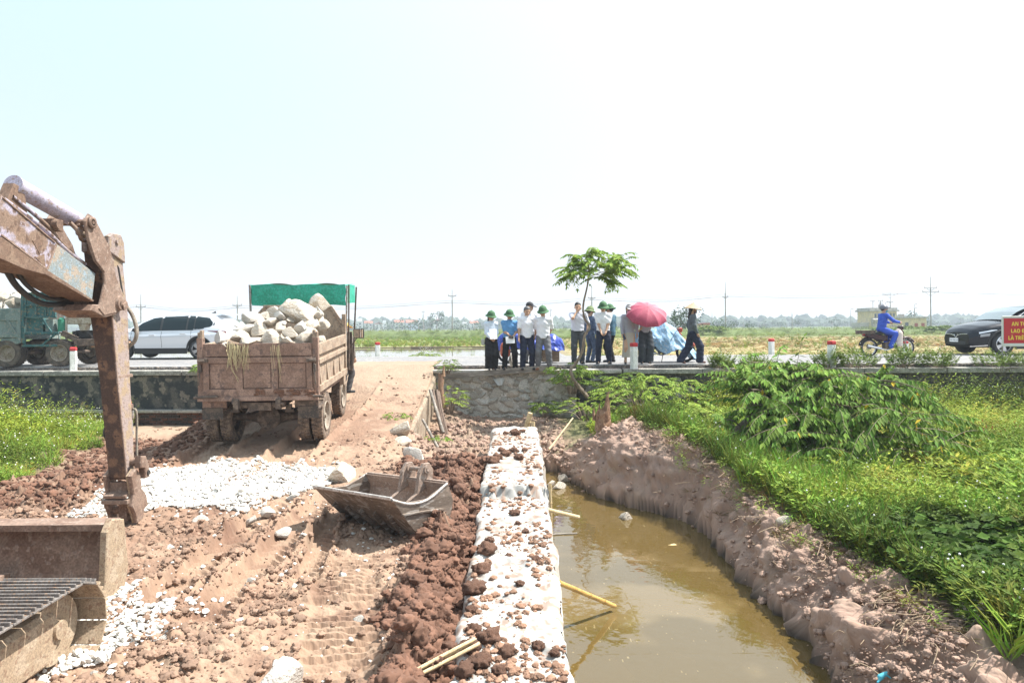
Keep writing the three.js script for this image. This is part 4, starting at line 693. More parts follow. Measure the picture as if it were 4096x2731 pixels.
function carWheel(parent, x, y, z, R, side, twist) {
  const g = new THREE.Group(); g.name = 'wheel'; g.position.set(x, y, z); parent.add(g); const w = 0.22, r = R * 0.7;
  part('tyre', [new THREE.LatheGeometry([[r, -w / 2], [R * 0.9, -w / 2], [R * 0.98, -w * 0.4], [R, -w * 0.2], [R, w * 0.2], [R * 0.98, w * 0.4], [R * 0.9, w / 2], [r, w / 2], [r, -w / 2]].map(([a, b]) => new THREE.Vector2(a, b)), 48).rotateX(Math.PI / 2)], carRubber, g);
  part('rim', [ringZ(r, r * 0.92, w * 0.9, 40), new THREE.CylinderGeometry(r * 0.95, r * 0.95, 0.02, 32).rotateX(Math.PI / 2).translate(0, 0, side * 0.0)], black, g);
  part('rim_edge', [ringZ(r * 1.01, r * 0.94, 0.02, 40).translate(0, 0, side * w * 0.46)], chrome, g);
  for (let i = 0; i < 5; i++) {
    const a = i / 5 * Math.PI * 2 + 0.3, s = plate([[-0.02, 0.03], [0.035, 0.03], [0.075 + twist * 0.05, r * 0.95], [-0.02 + twist * 0.09, r * 0.96]], 0.025, 0.004).rotateZ(a).translate(0, 0, side * w * 0.38);
    part('spoke', [s], alloy, g);
  }
  part('hub_cap', [rod(V(0, 0, side * w * 0.3), V(0, 0, side * w * 0.47), 0.055, 0.045, 16)], alloy, g); return g;
}
const alloy = phys([0.55, 0.55, 0.57], 0.3, { metalness: 0.7 });
function carBody(c, paint, parent) {                                    // c: tables of roof/bonnet height, belt, sill, half widths along x
  const P = [], I = [], nx = 110, low = 14, up = 12;
  const half = (x, y) => {
    const b = lerpTable(c.belt, x), s = lerpTable(c.half, x), t = lerpTable(c.top, x);
    if (y <= b) { const k = clamp((y - 0.25) / (b - 0.25)); return s * (0.93 + 0.07 * Math.sin(Math.min(1, k * 1.5) * Math.PI / 2) - 0.035 * ss(0.75, 1, k)) + 0.022 * Math.exp(-((k - 0.74) ** 2) / 0.004) - 0.02 * Math.exp(-((k - 0.4) ** 2) / 0.03); }
    const k = clamp((y - b) / Math.max(0.02, t - b)), e = lerpTable(c.lean, x); return s * 0.965 - (s * e) * k - s * 0.22 * Math.pow(k, 6);
  };
  for (let i = 0; i <= nx; i++) {
    const x = mix(c.x0, c.x1, i / nx), b = lerpTable(c.belt, x), t = lerpTable(c.top, x); let y0 = lerpTable(c.sill, x);
    for (const w of c.wheels) { const d = Math.abs(x - w); if (d < c.arch) y0 = Math.max(y0, c.R + Math.sqrt(c.arch * c.arch - d * d)); }
    const row = [];
    for (let j = 0; j <= low; j++) { const y = mix(y0, b, j / low); row.push([y, half(x, y)]); }
    for (let j = 1; j <= up; j++) { const y = mix(b, t, Math.pow(j / up, 0.7)); row.push([y, half(x, y)]); }
    const [ty, tz] = row[row.length - 1]; for (let j = 1; j <= 8; j++) { const q = j / 8; row.push([ty + c.crown * Math.sin(q * Math.PI / 2), tz * (1 - q)]); }
    const full = [...row.map(([y, z]) => [y, z]), ...row.slice(0, -1).reverse().map(([y, z]) => [y, -z])];
    for (const [y, z] of full) P.push(x, y, z);
    const n = full.length; if (i) for (let j = 0; j < n - 1; j++) { const a = (i - 1) * n + j, e = a + n; I.push(a, e, a + 1, a + 1, e, e + 1); }
    if (i === nx || i === 0) { const o = i * n; for (let j = 1; j < n - 1; j++) i ? I.push(o, o + j + 1, o + j) : I.push(o, o + j, o + j + 1); }
  }
  const g = new THREE.BufferGeometry(); g.setAttribute('position', new THREE.Float32BufferAttribute(P, 3)); g.setIndex(I);
  const h = toCreasedNormals(g, 0.6); h.setAttribute('uv', new THREE.BufferAttribute(new Float32Array(h.attributes.position.count * 2), 2));
  part('body', h, paint, parent); return half;
}
function buildCar(t, paint, c) {
  const half = carBody(c, paint, t);
  part('floor_pan', [box(c.x1 - c.x0 - 0.5, 0.25, 1.3, (c.x0 + c.x1) / 2, 0.38, 0), box(1.2, 0.5, 1.2, 0, 0.6, 0)], darkGap, t);
  for (const s of [1, -1]) {
    for (const w of c.wheels) { carWheel(t, w, c.R, s * (lerpTable(c.half, w) - 0.13), c.R, s, s); const a = []; for (let i = 0; i <= 26; i++) { const q = -0.16 + (Math.PI + 0.32) * i / 26; a.push([Math.cos(q), Math.sin(q)]); }
      const P = [], I = []; a.forEach(([u, v], i) => { for (const [r, o] of [[c.arch + 0.055, 0.006], [c.arch + 0.05, 0.02], [c.arch - 0.005, 0.02], [c.arch - 0.01, -0.12]]) { const x = w + u * r, y = c.R + v * r; P.push(x, y, s * (half(x, Math.min(y, lerpTable(c.belt, x))) + o)); } if (i) for (let k = 0; k < 3; k++) { const e = (i - 1) * 4 + k, f = e + 4; I.push(e, e + 1, f, e + 1, f + 1, f); } });
      const g = new THREE.BufferGeometry(); g.setAttribute('position', new THREE.Float32BufferAttribute(P, 3)); g.setIndex(I); g.computeVertexNormals(); g.setAttribute('uv', new THREE.Float32BufferAttribute(new Float32Array(P.length / 3 * 2), 2)); part('wheel_arch', g, trimBlack, t); }
    part('sill_trim', [flank([c.wheels[1] + c.arch + 0.03, c.wheels[0] - c.arch - 0.03, [[-9, 0.2]], [[-9, 0.4]]], half, 0.012, s, 10, 3)], trimBlack, t);
    for (const [x0, x1, b, tp] of c.glass) part('side_window', [flank([x0, x1, b, tp], half, 0.006, s, 16, 6)], glassDark, t);
    for (const [x0, x1, b, tp] of c.blackout) part('window_pillar', [flank([x0, x1, b, tp], half, 0.004, s, 8, 6)], trimBlack, t);
    for (const x of c.doors) part('door_seam', [flank([x - 0.006, x + 0.006, [[-9, 0.42]], [[-9, lerpTable(c.belt, x) - 0.01]]], half, 0.0025, s, 1, 12)], darkGap, t);
    for (const x of c.handles) part('door_handle', [box(0.2, 0.03, 0.03, x, lerpTable(c.belt, x) - 0.13, s * (half(x, 0.85) + 0.02), 0, 0, 0, 0.012)], c.handleMat, t);
    const m = new THREE.Group(); m.name = 'wing_mirror'; m.position.set(c.mirror, lerpTable(c.belt, c.mirror) + 0.07, s * (lerpTable(c.half, c.mirror) + 0.06)); t.add(m); part('housing', [new THREE.SphereGeometry(1, 16, 10).scale(0.085, 0.075, 0.12)], c.mirrorMat, m); part('stalk', [box(0.05, 0.04, 0.12, 0.02, -0.07, -s * 0.06)], trimBlack, m);
  }
  return half;
}
const trimBlack = mat([0.025, 0.026, 0.028], 0.6);
const suv = (o) => ({ x0: -2.35, x1: 2.35, R: 0.36, arch: 0.41, wheels: [1.4, -1.4], crown: 0.035,
  top: [[-2.35, 0.98], [-2.28, 1.1], [-2.1, 1.36], [-1.85, 1.55], [-1.2, 1.62], [-0.3, 1.64], [0.25, 1.6], [0.75, 1.4], [1.2, 1.12], [1.6, 1.06], [2.0, 0.98], [2.25, 0.86], [2.35, 0.74]],
  belt: [[-2.35, 0.96], [-2.2, 1.06], [-1.5, 1.06], [0, 1.0], [1.0, 0.98], [1.25, 0.98], [1.8, 0.9], [2.2, 0.78], [2.35, 0.66]],
  sill: [[-2.35, 0.5], [-2.2, 0.34], [-1.9, 0.28], [1.9, 0.26], [2.2, 0.28], [2.35, 0.36]],
  half: [[-2.35, 0.72], [-2.15, 0.86], [-1.6, 0.94], [0, 0.95], [1.4, 0.94], [1.9, 0.87], [2.2, 0.74], [2.35, 0.58]],
  lean: [[-2.35, 0.12], [-1.9, 0.2], [0.3, 0.24], [1.2, 0.15], [2.35, 0.15]], ...o });
{ // white estate-like SUV heading left
  const white = phys([0.72, 0.74, 0.78], 0.25, { clearcoat: 1, clearcoatRoughness: 0.03, metalness: 0.15 });
  const t = thing('white_suv', 'white sport utility car driving left behind the excavator arm', 'car', [0, 0, 0], Math.PI - 0.057);
  t.position.set(-12.35, ROAD_Y, -24.95);
  const B = [[-9, 1.035]], half = buildCar(t, white, suv({
    glass: [[0.02, 0.98, [[0, 1.03], [1, 1.01]], [[0, 1.5], [0.3, 1.47], [0.75, 1.28], [0.98, 1.03]]], [-0.92, -0.06, B, [[-0.92, 1.53], [0, 1.51]]], [-1.2, -0.98, B, [[-1.2, 1.52], [-0.98, 1.53]]], [-1.85, -1.24, [[-1.85, 1.2], [-1.78, 1.14], [-1.24, 1.05]], [[-1.85, 1.3], [-1.7, 1.46], [-1.24, 1.52]]]],
    blackout: [[-1.92, 1.08, [[-1.92, 1.2], [-1.8, 1.11], [-1.24, 1.025], [0, 1.015], [1.08, 0.995]], [[-1.92, 1.28], [-1.72, 1.49], [-1.24, 1.55], [-0.5, 1.56], [0.1, 1.53], [0.4, 1.46], [0.8, 1.26], [1.08, 1.01]]]],
    doors: [1.05, -0.05, -1.12], handles: [0.28, -0.85], mirror: 0.86, handleMat: phys([0.7, 0.7, 0.72], 0.25, { metalness: 0.5 }), mirrorMat: black }));
  part('rear_window', [plate([[-0.55, 0], [0.55, 0], [0.48, 0.34], [-0.48, 0.34]], 0.012).rotateY(-Math.PI / 2).rotateZ(-0.62).translate(-2.235, 1.13, 0)], glassDark, t);
  part('rear_spoiler', [box(0.3, 0.03, 1.1, -2.0, 1.6, 0, 0, 0, 0.12, 0.012)], white, t);
  part('tail_light', [...[1, -1].map((s) => flank([-2.3, -1.72, [[-2.3, 0.9], [-1.72, 0.985]], [[-2.3, 0.99], [-1.72, 1.0]]], half, 0.008, s, 10, 2))], mat([0.12, 0.01, 0.015], 0.25), t);
  part('roof_aerial', [plate([[-0.1, 0], [0.07, 0], [0.05, 0.07], [-0.04, 0.02]], 0.03).rotateY(Math.PI).translate(-1.5, 1.64, 0)], black, t);
  part('tax_sticker', [box(0.005, 0.07, 0.1, -2.2, 1.2, 0.38, 0, 0, -0.62, 0)], mat([0.05, 0.5, 0.25], 0.7), t);
  part('headlight', [...[1, -1].map((s) => flank([1.95, 2.28, [[1.95, 0.72]], [[1.95, 0.8]]], half, 0.006, s, 8, 2))], phys([0.8, 0.8, 0.8], 0.1), t);
}
{ // black SUV at the right edge heading left
  const paint = phys([0.008, 0.01, 0.016], 0.12, { specularIntensity: 0.8 });
  const t = thing('black_suv', 'glossy black sport utility car at the right edge of the road', 'car', [17.55, ROAD_Y, -23.5], Math.PI + 0.07);
  const half = buildCar(t, paint, suv({ R: 0.375, arch: 0.43,
    glass: [[0.02, 0.98, [[0, 1.03], [1, 1.01]], [[0, 1.5], [0.3, 1.47], [0.75, 1.28], [0.98, 1.03]]], [-0.92, -0.06, [[-9, 1.035]], [[-0.92, 1.53], [0, 1.51]]]],
    blackout: [[-1.6, 1.1, [[-1.6, 1.05], [0, 1.015], [1.1, 0.995]], [[-1.6, 1.4], [-1.2, 1.55], [0.1, 1.53], [0.4, 1.46], [0.8, 1.26], [1.1, 1.01]]]],
    doors: [1.02, -0.05, -1.1], handles: [0.28, -0.85], mirror: 0.82, handleMat: chrome, mirrorMat: paint }));
  { // windscreen over the sloping front of the roof
    const P = [], I = []; for (let i = 0; i <= 14; i++) for (let j = 0; j <= 14; j++) { const x = mix(0.34, 1.17, i / 14), y = lerpTable([[0.25, 1.6], [0.75, 1.4], [1.2, 1.12]], x), z = mix(-1, 1, j / 14), w = mix(0.66, 0.74, i / 14); P.push(x + 0.012, y + 0.026 + 0.03 * Math.cos(z * 1.5), z * w); if (i && j) { const a = (i - 1) * 15 + j - 1, b = a + 15; I.push(a, a + 1, b, a + 1, b + 1, b); } }
    const g = new THREE.BufferGeometry(); g.setAttribute('position', new THREE.Float32BufferAttribute(P, 3)); g.setIndex(I); g.computeVertexNormals(); part('windscreen', g, phys([0.12, 0.16, 0.17], 0.03, { clearcoat: 1 }), t);
  }
  for (const s of [1, -1]) {
    part('window_chrome', [tube([V(1.12, 1.0, s * (half(1.1, 1.0) + 0.012)), V(0.75, 1.27, s * (half(0.75, 1.27) + 0.012)), V(0.35, 1.47, s * (half(0.35, 1.47) + 0.012)), V(-0.3, 1.55, s * (half(-0.3, 1.54) + 0.012))], 0.014, 16, 5), tube([V(1.12, 1.0, s * (half(1.1, 1) + 0.012)), V(0.3, 1.015, s * (half(0.3, 1.01) + 0.012))], 0.012, 8, 5)], chrome, t);
    part('headlight', [flank([1.62, 2.14, [[1.62, 0.83], [1.9, 0.77], [2.14, 0.71]], [[1.62, 0.845], [1.8, 0.835], [2.14, 0.765]]], half, 0.012, s, 12, 3)], phys([0.75, 0.77, 0.82], 0.08, { clearcoat: 1 }), t);
    part('fog_light', [flank([1.86, 2.12, [[1.86, 0.64], [2.12, 0.6]], [[1.86, 0.73], [2.12, 0.69]]], half, 0.01, s, 8, 3)], phys([0.35, 0.36, 0.38], 0.1), t);
    part('bumper_chrome', [flank([1.9, 2.33, [[1.9, 0.315], [2.33, 0.275]], [[1.9, 0.345], [2.33, 0.3]]], half, 0.02, s, 12, 2)], chrome, t);
  }
  const nose = (y) => 2.352 + 0 * y;
  part('chrome_emblem', [-1, 1].flatMap((s) => [bar(V(2.37, 0.56, 0), V(2.37, 0.7, s * 0.09), 0.02), bar(V(2.37, 0.66, s * 0.08), V(2.37, 0.7, s * 0.22), 0.02), bar(V(2.37, 0.7, s * 0.22), V(2.37, 0.71, s * 0.52), 0.018)]), chrome, t);
  const num = document.createElement('canvas'); num.width = 256; num.height = 96; { const q = num.getContext('2d'); q.fillStyle = '#e8eaec'; q.fillRect(0, 0, 256, 96); q.strokeStyle = '#333'; q.lineWidth = 4; q.strokeRect(4, 4, 248, 88); q.fillStyle = '#15171a'; q.font = 'bold 44px sans-serif'; q.textAlign = 'center'; q.fillText('30D-048.88', 128, 64); }
  const nt = new THREE.CanvasTexture(num); nt.colorSpace = THREE.SRGBColorSpace;
  const np = part('number_plate', new THREE.PlaneGeometry(0.42, 0.14).rotateY(Math.PI / 2), new THREE.MeshStandardMaterial({ map: nt, roughness: 0.5 }), t); np.position.set(2.372, 0.5, 0.1);
  part('lower_grille', [box(0.03, 0.12, 0.8, 2.345, 0.4, 0, 0, 0, 0, 0.01), ...[0, 1, 2].map((i) => box(0.04, 0.012, 0.78, 2.348, 0.37 + i * 0.035, 0))], trimBlack, t);
}
// ---------------------------------------------------------------- excavator at the left edge: boom, stick and coupler, dozer blade, tracks
const exPaint = worn([0.34, 0.305, 0.37], [0.21, 0.14, 0.1], [0.12, 0.07, 0.048], { size: 0.8, patch: 6, spot: 16, amount: 0.52, spots: 0.6, bump: 0.003, roughness: 0.65, metalness: 0.1, n: 512 });
const exLav = worn([0.4, 0.375, 0.46], [0.35, 0.315, 0.39], [0.25, 0.18, 0.145], { size: 0.6, patch: 4, spots: 0.66, bump: 0.002, roughness: 0.55 });
const exBlue = worn([0.2, 0.23, 0.235], [0.3, 0.25, 0.2], [0.22, 0.3, 0.36], { size: 0.6, patch: 5, bump: 0.003, roughness: 0.8 });
const exBelly = worn([0.16, 0.1, 0.07], [0.2, 0.135, 0.095], [0.11, 0.07, 0.052], { size: 0.6, patch: 5, bump: 0.003, roughness: 0.9 });
const exRust = worn([0.085, 0.05, 0.036], [0.2, 0.11, 0.065], [0.06, 0.04, 0.035], { size: 0.5, patch: 5, spot: 12, amount: 0.52, bump: 0.004, roughness: 0.75, metalness: 0.15, n: 512 });
const exTan = worn([0.225, 0.155, 0.118], [0.175, 0.112, 0.082], [0.28, 0.21, 0.17], { size: 0.9, patch: 5, bump: 0.003, roughness: 0.85 });
const exSide = worn([0.28, 0.22, 0.2], [0.29, 0.215, 0.14], [0.19, 0.13, 0.105], { size: 0.5, patch: 5, bump: 0.002, roughness: 0.8 });
const clay = worn([0.31, 0.23, 0.155], [0.36, 0.28, 0.2], [0.23, 0.15, 0.1], { size: 0.5, patch: 5, bump: 0.005, roughness: 0.95 });
const trackSteel = worn([0.22, 0.2, 0.185], [0.15, 0.13, 0.12], [0.3, 0.19, 0.12], { size: 0.35, patch: 5, spots: 0.64, bump: 0.006, roughness: 0.7, metalness: 0.3, streak: 0.3 });
const hoseMat = worn([0.22, 0.19, 0.15], [0.16, 0.13, 0.11], [0.3, 0.25, 0.2], { size: 0.3, bump: 0.001 }), blackHose = mat([0.03, 0.028, 0.027], 0.6);
const orangePipe = worn([0.42, 0.11, 0.04], [0.35, 0.14, 0.07], [0.35, 0.26, 0.2], { size: 0.2, bump: 0.001 });
const EXP = [-4.1, 0.75, -4];
const excavator = thing('excavator', 'rusty lavender-grey excavator with hanging stick at the left edge', 'excavator', EXP);
const ex = (name, geos, m, parent = excavator) => { const o = part(name, geos, m, parent); o.geometry.translate(-EXP[0], -EXP[1], -EXP[2]); return o; };
const prof = (pts, x0, x1, bevel = 0.01) => plate(pts, x1 - x0, bevel).rotateY(Math.PI / 2).translate((x0 + x1) / 2, 0, 0);   // outline in (D, y) between two x
{
  const xl = -4.92, xr = -4.58;
  ex('boom', [prof([[4.7, 1.85], [4.95, 1.75], [5.35, 2.9], [5.7, 3.72], [6.1, 3.85], [6.72, 3.6], [6.86, 3.88], [6.12, 4.22], [5.6, 4.3], [5.2, 3.9], [4.85, 2.9]], xl, xr)], exPaint);
  ex('boom_tip', [prof([[6.72, 3.6], [7.46, 3.33], [7.52, 3.62], [6.86, 3.88]], xl + 0.01, xr - 0.012)], exBlue);
  ex('boom_belly', [prof([[5.9, 3.77], [6.12, 3.835], [6.72, 3.59], [7.46, 3.325], [7.44, 3.315], [6.7, 3.55], [6.4, 3.58], [6.05, 3.66]], xl - 0.012, xr + 0.012, 0.004)], exBelly);
  ex('welded_edge', [bar(V(xr + 0.003, 3.86, -6.12), V(xr + 0.003, 3.6, -6.72), 0.02), bar(V(xr + 0.003, 3.6, -6.72), V(xr + 0.003, 3.87, -6.86), 0.02), bar(V(xr + 0.003, 4.2, -6.14), V(xr + 0.003, 3.88, -6.84), 0.016)], exTan);
  ex('boom_mark', [prof([[6.52, 3.86], [6.67, 3.89], [6.62, 3.74]], xr - 0.004, xr + 0.004, 0.001), prof([[6.56, 3.7], [6.68, 3.75], [6.7, 3.62]], xr - 0.004, xr + 0.004, 0.001)], exBelly);
  const cyl = new THREE.Group(); cyl.name = 'stick_cylinder'; excavator.add(cyl);
  const a = V(-4.74, 4.39, -6.5), b = V(-4.74, 4.2, -7.42), d = b.clone().sub(a).normalize();
  ex('barrel', [rod(a, b, 0.088, 0.088, 24), rod(a.clone().addScaledVector(d, -0.01), a.clone().addScaledVector(d, 0.012), 0.094, 0.094, 24)], exLav, cyl);
  ex('gland', [rod(b.clone().addScaledVector(d, -0.02), b.clone().addScaledVector(d, 0.06), 0.082, 0.07, 20), tube([V(-4.66, 4.14, -7.2), V(-4.62, 4.05, -7.28), V(-4.64, 3.98, -7.36), V(-4.66, 3.98, -7.46)], 0.022, 14, 8), rod(V(-4.63, 4.13, -7.28), V(-4.6, 4.08, -7.36), 0.02)], exTan, cyl);
  ex('port_block', [box(0.16, 0.12, 0.14, -4.72, 4.08, -7.0), rod(V(-4.66, 4.08, -6.95), V(-4.6, 4.08, -6.95), 0.05)], exBelly, cyl);
  ex('cylinder_bracket', [prof([[6.3, 4.12], [6.62, 3.98], [6.56, 4.36], [6.44, 4.38]], -4.8, -4.68)], exBelly);
  ex('hydraulic_pipe', [tube([V(-4.62, 4.2, -6.2), V(-4.62, 4.0, -6.75), V(-4.64, 3.84, -7.1), V(-4.66, 3.72, -7.45)], 0.022, 20, 8), tube([V(-4.68, 4.26, -6.4), V(-4.68, 4.07, -6.85), V(-4.7, 3.9, -7.15), V(-4.7, 3.72, -7.5)], 0.02, 20, 8)], exPaint);
  ex('boom_hose', [tube([V(-4.66, 4.18, -6.3), V(-4.66, 3.98, -6.8), V(-4.68, 3.78, -7.3), V(-4.7, 3.66, -7.6)], 0.03, 20, 8), tube([V(-4.86, 3.66, -6.5), V(-4.88, 3.42, -6.75), V(-4.88, 3.28, -7.1), V(-4.84, 3.3, -7.5)], 0.03, 24, 8), tube([V(-4.8, 3.66, -6.55), V(-4.84, 3.46, -6.8), V(-4.84, 3.34, -7.1), V(-4.8, 3.34, -7.5)], 0.022, 24, 8)], blackHose);
  const pl = [[7.26, 4.16], [7.33, 4.24], [7.41, 4.22], [7.67, 3.96], [7.77, 3.77], [7.79, 3.65], [7.88, 3.49], [7.97, 3.37], [7.94, 3.25], [7.85, 3.21], [7.59, 3.17], [7.49, 3.24], [7.53, 3.3], [7.61, 3.51], [7.6, 3.65], [7.44, 3.76], [7.32, 3.98]];
  ex('knuckle_plate', [prof(pl, -4.565, -4.53)], exTan); ex('knuckle_plate', [prof(pl, -4.97, -4.935)], exTan);
  ex('knuckle_base', [prof([[7.36, 3.22], [7.62, 3.15], [7.86, 3.19], [7.6, 3.27], [7.4, 3.27]], -4.96, -4.54), rod(V(-4.75, 3.14, -7.55), V(-4.75, 3.18, -7.55), 0.06, 0.06, 20)], exTan);
  ex('pin', [rod(V(-4.99, 4.16, -7.35), V(-4.5, 4.16, -7.35), 0.035), ringZ(0.06, 0.02, 0.03).rotateY(Math.PI / 2).translate(-4.515, 4.16, -7.35)], exTan);
  ex('pin', [rod(V(-4.99, 3.31, -7.88), V(-4.49, 3.31, -7.88), 0.04), rod(V(-4.535, 3.31, -7.88), V(-4.5, 3.31, -7.88), 0.09, 0.08, 16), box(0.02, 0.08, 0.1, -4.49, 3.28, -7.92, 0.4)], exTan);
  // stick: a box that narrows downwards, dark front, pale side
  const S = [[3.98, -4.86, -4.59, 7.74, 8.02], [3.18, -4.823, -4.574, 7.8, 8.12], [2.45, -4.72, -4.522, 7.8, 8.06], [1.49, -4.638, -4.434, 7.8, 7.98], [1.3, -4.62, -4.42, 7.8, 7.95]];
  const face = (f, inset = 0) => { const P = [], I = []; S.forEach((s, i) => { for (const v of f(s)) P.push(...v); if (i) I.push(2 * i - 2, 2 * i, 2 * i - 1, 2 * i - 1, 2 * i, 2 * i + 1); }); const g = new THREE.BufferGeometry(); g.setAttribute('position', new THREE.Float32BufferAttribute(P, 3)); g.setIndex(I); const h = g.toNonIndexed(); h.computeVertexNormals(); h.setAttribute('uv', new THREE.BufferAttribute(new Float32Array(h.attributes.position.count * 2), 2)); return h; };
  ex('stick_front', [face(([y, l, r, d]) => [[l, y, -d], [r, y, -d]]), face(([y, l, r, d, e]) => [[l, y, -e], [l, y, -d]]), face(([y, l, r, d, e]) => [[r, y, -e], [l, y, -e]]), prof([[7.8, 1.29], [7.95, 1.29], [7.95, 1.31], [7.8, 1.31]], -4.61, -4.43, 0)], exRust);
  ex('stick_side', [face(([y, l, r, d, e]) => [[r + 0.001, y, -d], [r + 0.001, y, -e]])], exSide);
  ex('stick_flange', S.slice(1).map((s, i) => bar(V(S[i][2], S[i][0], -S[i][3]), V(s[2], s[0], -s[3]), 0.018)), exTan);
  ex('stick_head', [prof([[7.74, 3.9], [7.74, 4.06], [7.82, 4.1], [7.97, 4.1], [8.03, 4.02], [8.05, 3.8]], -4.62, -4.56), prof([[7.74, 3.9], [7.74, 4.06], [7.82, 4.1], [7.97, 4.1], [8.03, 4.02], [8.05, 3.8]], -4.88, -4.82), rod(V(-4.9, 4.02, -7.88), V(-4.54, 4.02, -7.88), 0.03), rod(V(-4.75, 4.08, -7.5), V(-4.75, 4.03, -7.86), 0.045, 0.045, 16)], exSide);
  ex('access_hole', [prof([[7.93, 3.75], [7.96, 3.72], [8.04, 3.42], [7.99, 3.5]], -4.585, -4.576, 0.001)], darkGap);
  ex('clamp', [box(0.08, 0.04, 0.3, -4.56, 2.46, -7.98), box(0.06, 0.05, 0.1, -4.53, 2.1, -8.05)], exTan);
  ex('stick_hose', [tube([V(-4.64, 3.32, -8.15), V(-4.56, 3.22, -8.15), V(-4.5, 3.08, -8.15), V(-4.47, 2.95, -8.12), V(-4.5, 2.86, -8.12), V(-4.58, 2.79, -8.12), V(-4.62, 2.68, -8.12), V(-4.62, 2.5, -8.12)], 0.023, 40, 9)], hoseMat);
  ex('stick_pipe', [rod(V(-4.6, 2.52, -8.1), V(-4.54, 2.08, -8.1), 0.02)], orangePipe);
  ex('pipe_valve', [rod(V(-4.535, 2.08, -8.1), V(-4.535, 1.95, -8.1), 0.03), box(0.06, 0.06, 0.06, -4.535, 1.98, -8.1), rod(V(-4.535, 1.95, -8.1), V(-4.535, 1.76, -8.1), 0.022), box(0.05, 0.05, 0.05, -4.535, 1.78, -8.1)], steel);
  ex('stick_hose', [tube([V(-4.52, 2.06, -8.08), V(-4.47, 2.06, -8.08), V(-4.455, 2.0, -8.08), V(-4.455, 1.76, -8.08), V(-4.44, 1.5, -8.05)], 0.014, 24, 7)], hoseMat);
  // coupler at the foot
  const cp = new THREE.Group(); cp.name = 'quick_coupler'; excavator.add(cp);
  const cs = [[7.74, 1.34], [7.84, 1.4], [7.92, 1.33], [7.95, 1.15], [8.05, 1.05], [8.08, 0.93], [8.0, 0.9], [7.97, 0.8], [7.86, 0.79], [7.82, 0.9], [7.76, 1.0], [7.8, 1.12]];
  ex('side_plate', [prof(cs, -4.4, -4.36)], clay, cp); ex('side_plate', [prof(cs, -4.42 + 0.035, -4.33)], exTan, cp); ex('side_plate', [prof(cs, -4.66, -4.62)], exTan, cp);
  ex('cross_plate', [box(0.26, 0.04, 0.16, -4.52, 1.13, -7.8, 0.3), box(0.3, 0.05, 0.1, -4.52, 1.05, -7.77), box(0.24, 0.12, 0.05, -4.52, 1.2, -7.84), rod(V(-4.66, 0.92, -7.9), V(-4.36, 0.92, -7.9), 0.045), box(0.1, 0.2, 0.1, -4.5, 0.9, -7.9)], exTan, cp);
  ex('link_arm', [rod(V(-4.68, 1.47, -7.92), V(-4.3, 1.47, -7.92), 0.045, 0.045, 14), prof([[7.86, 1.54], [7.96, 1.52], [8.02, 1.4], [8.02, 1.28], [7.96, 1.28], [7.94, 1.4], [7.86, 1.42]], -4.36, -4.28)], exTan, cp);
  ex('link_pin', [rod(V(-4.36, 1.33, -8.0), V(-4.27, 1.33, -8.0), 0.03)], blackHose, cp);
  ex('grease_cup', [new THREE.SphereGeometry(1, 12, 10).scale(0.025, 0.07, 0.025).translate(-4.69, 1.82, -7.85)], blackHose);
  // blade
  const bl = new THREE.Group(); bl.name = 'dozer_blade'; excavator.add(bl);
  const cv = [[5.6, 1.36], [5.72, 1.37], [5.74, 1.33], [5.7, 1.2], [5.68, 1.06], [5.66, 0.98], [5.58, 0.86], [5.5, 0.74], [5.62, 0.74], [5.74, 0.9], [5.78, 1.1], [5.8, 1.4], [5.6, 1.4]];
  ex('mouldboard', [prof(cv, -6.1, -3.34, 0.006)], exTan, bl);
  ex('end_plate', [prof([[5.53, 1.36], [5.6, 1.44], [5.76, 1.4], [5.82, 1.0], [5.74, 0.76], [5.42, 0.7], [5.5, 0.95]], -3.35, -3.29, 0.008)], clay, bl);
  ex('blade_arm', [bar(V(-4.2, 0.95, -5.6), V(-4.3, 1.0, -4.2), 0.14), bar(V(-5.2, 0.95, -5.6), V(-5.1, 1.0, -4.2), 0.14)], exTan, bl);
  // tracks
  for (const [x0, near] of [[-3.38, true], [-5.5, false]]) {
    const tr = new THREE.Group(); tr.name = 'track'; excavator.add(tr); const w = 0.55, r = 0.285, yc = 1.05, d1 = 4.45, d0 = 1.9, n = 17;
    const L = d1 - d0, C = Math.PI * r, T2 = 2 * L + 2 * C, N = Math.round(T2 / 0.155);
    for (let i = 0; i < N; i++) {
      let s = i / N * T2, p, a;
      if (s < L) { p = [d0 + s, yc + r]; a = 0; } else if (s < L + C) { const q = (s - L) / r; p = [d1 + r * Math.sin(q), yc + r * Math.cos(q)]; a = q; } else if (s < 2 * L + C) { p = [d1 - (s - L - C), yc - r]; a = Math.PI; } else { const q = (s - 2 * L - C) / r; p = [d0 - r * Math.sin(q), yc - r * Math.cos(q)]; a = Math.PI + q; }
      const g = [box(w, 0.016, 0.15, 0, 0, 0, 0, 0, 0, 0.004), ...[-0.055, 0, 0.055].map((o) => box(w, 0.024, 0.014, 0, 0.018, o, 0, 0, 0, 0.004)), ...(near ? [-0.04, 0.04].map((o) => rod(V(w / 2 - 0.07, -0.012, o), V(w / 2 - 0.07, -0.008, o), 0.014, 0.014, 8)) : [])];
      ex('track_pad', g.map((q) => q.rotateX(-a).translate(x0 + w / 2, p[1], -p[0])), a > 0.4 && a < Math.PI + 0.5 ? clay : trackSteel, tr);
    }
    ex('track_frame', [prof([[d0 - 0.1, yc - 0.15], [d1 - 0.1, yc - 0.17], [d1 + 0.05, yc - 0.02], [d1 - 0.05, yc + 0.12], [3.6, yc + 0.1], [d0 - 0.1, yc + 0.12]], x0 + 0.12, x0 + w - 0.14, 0.03)], clay, tr);
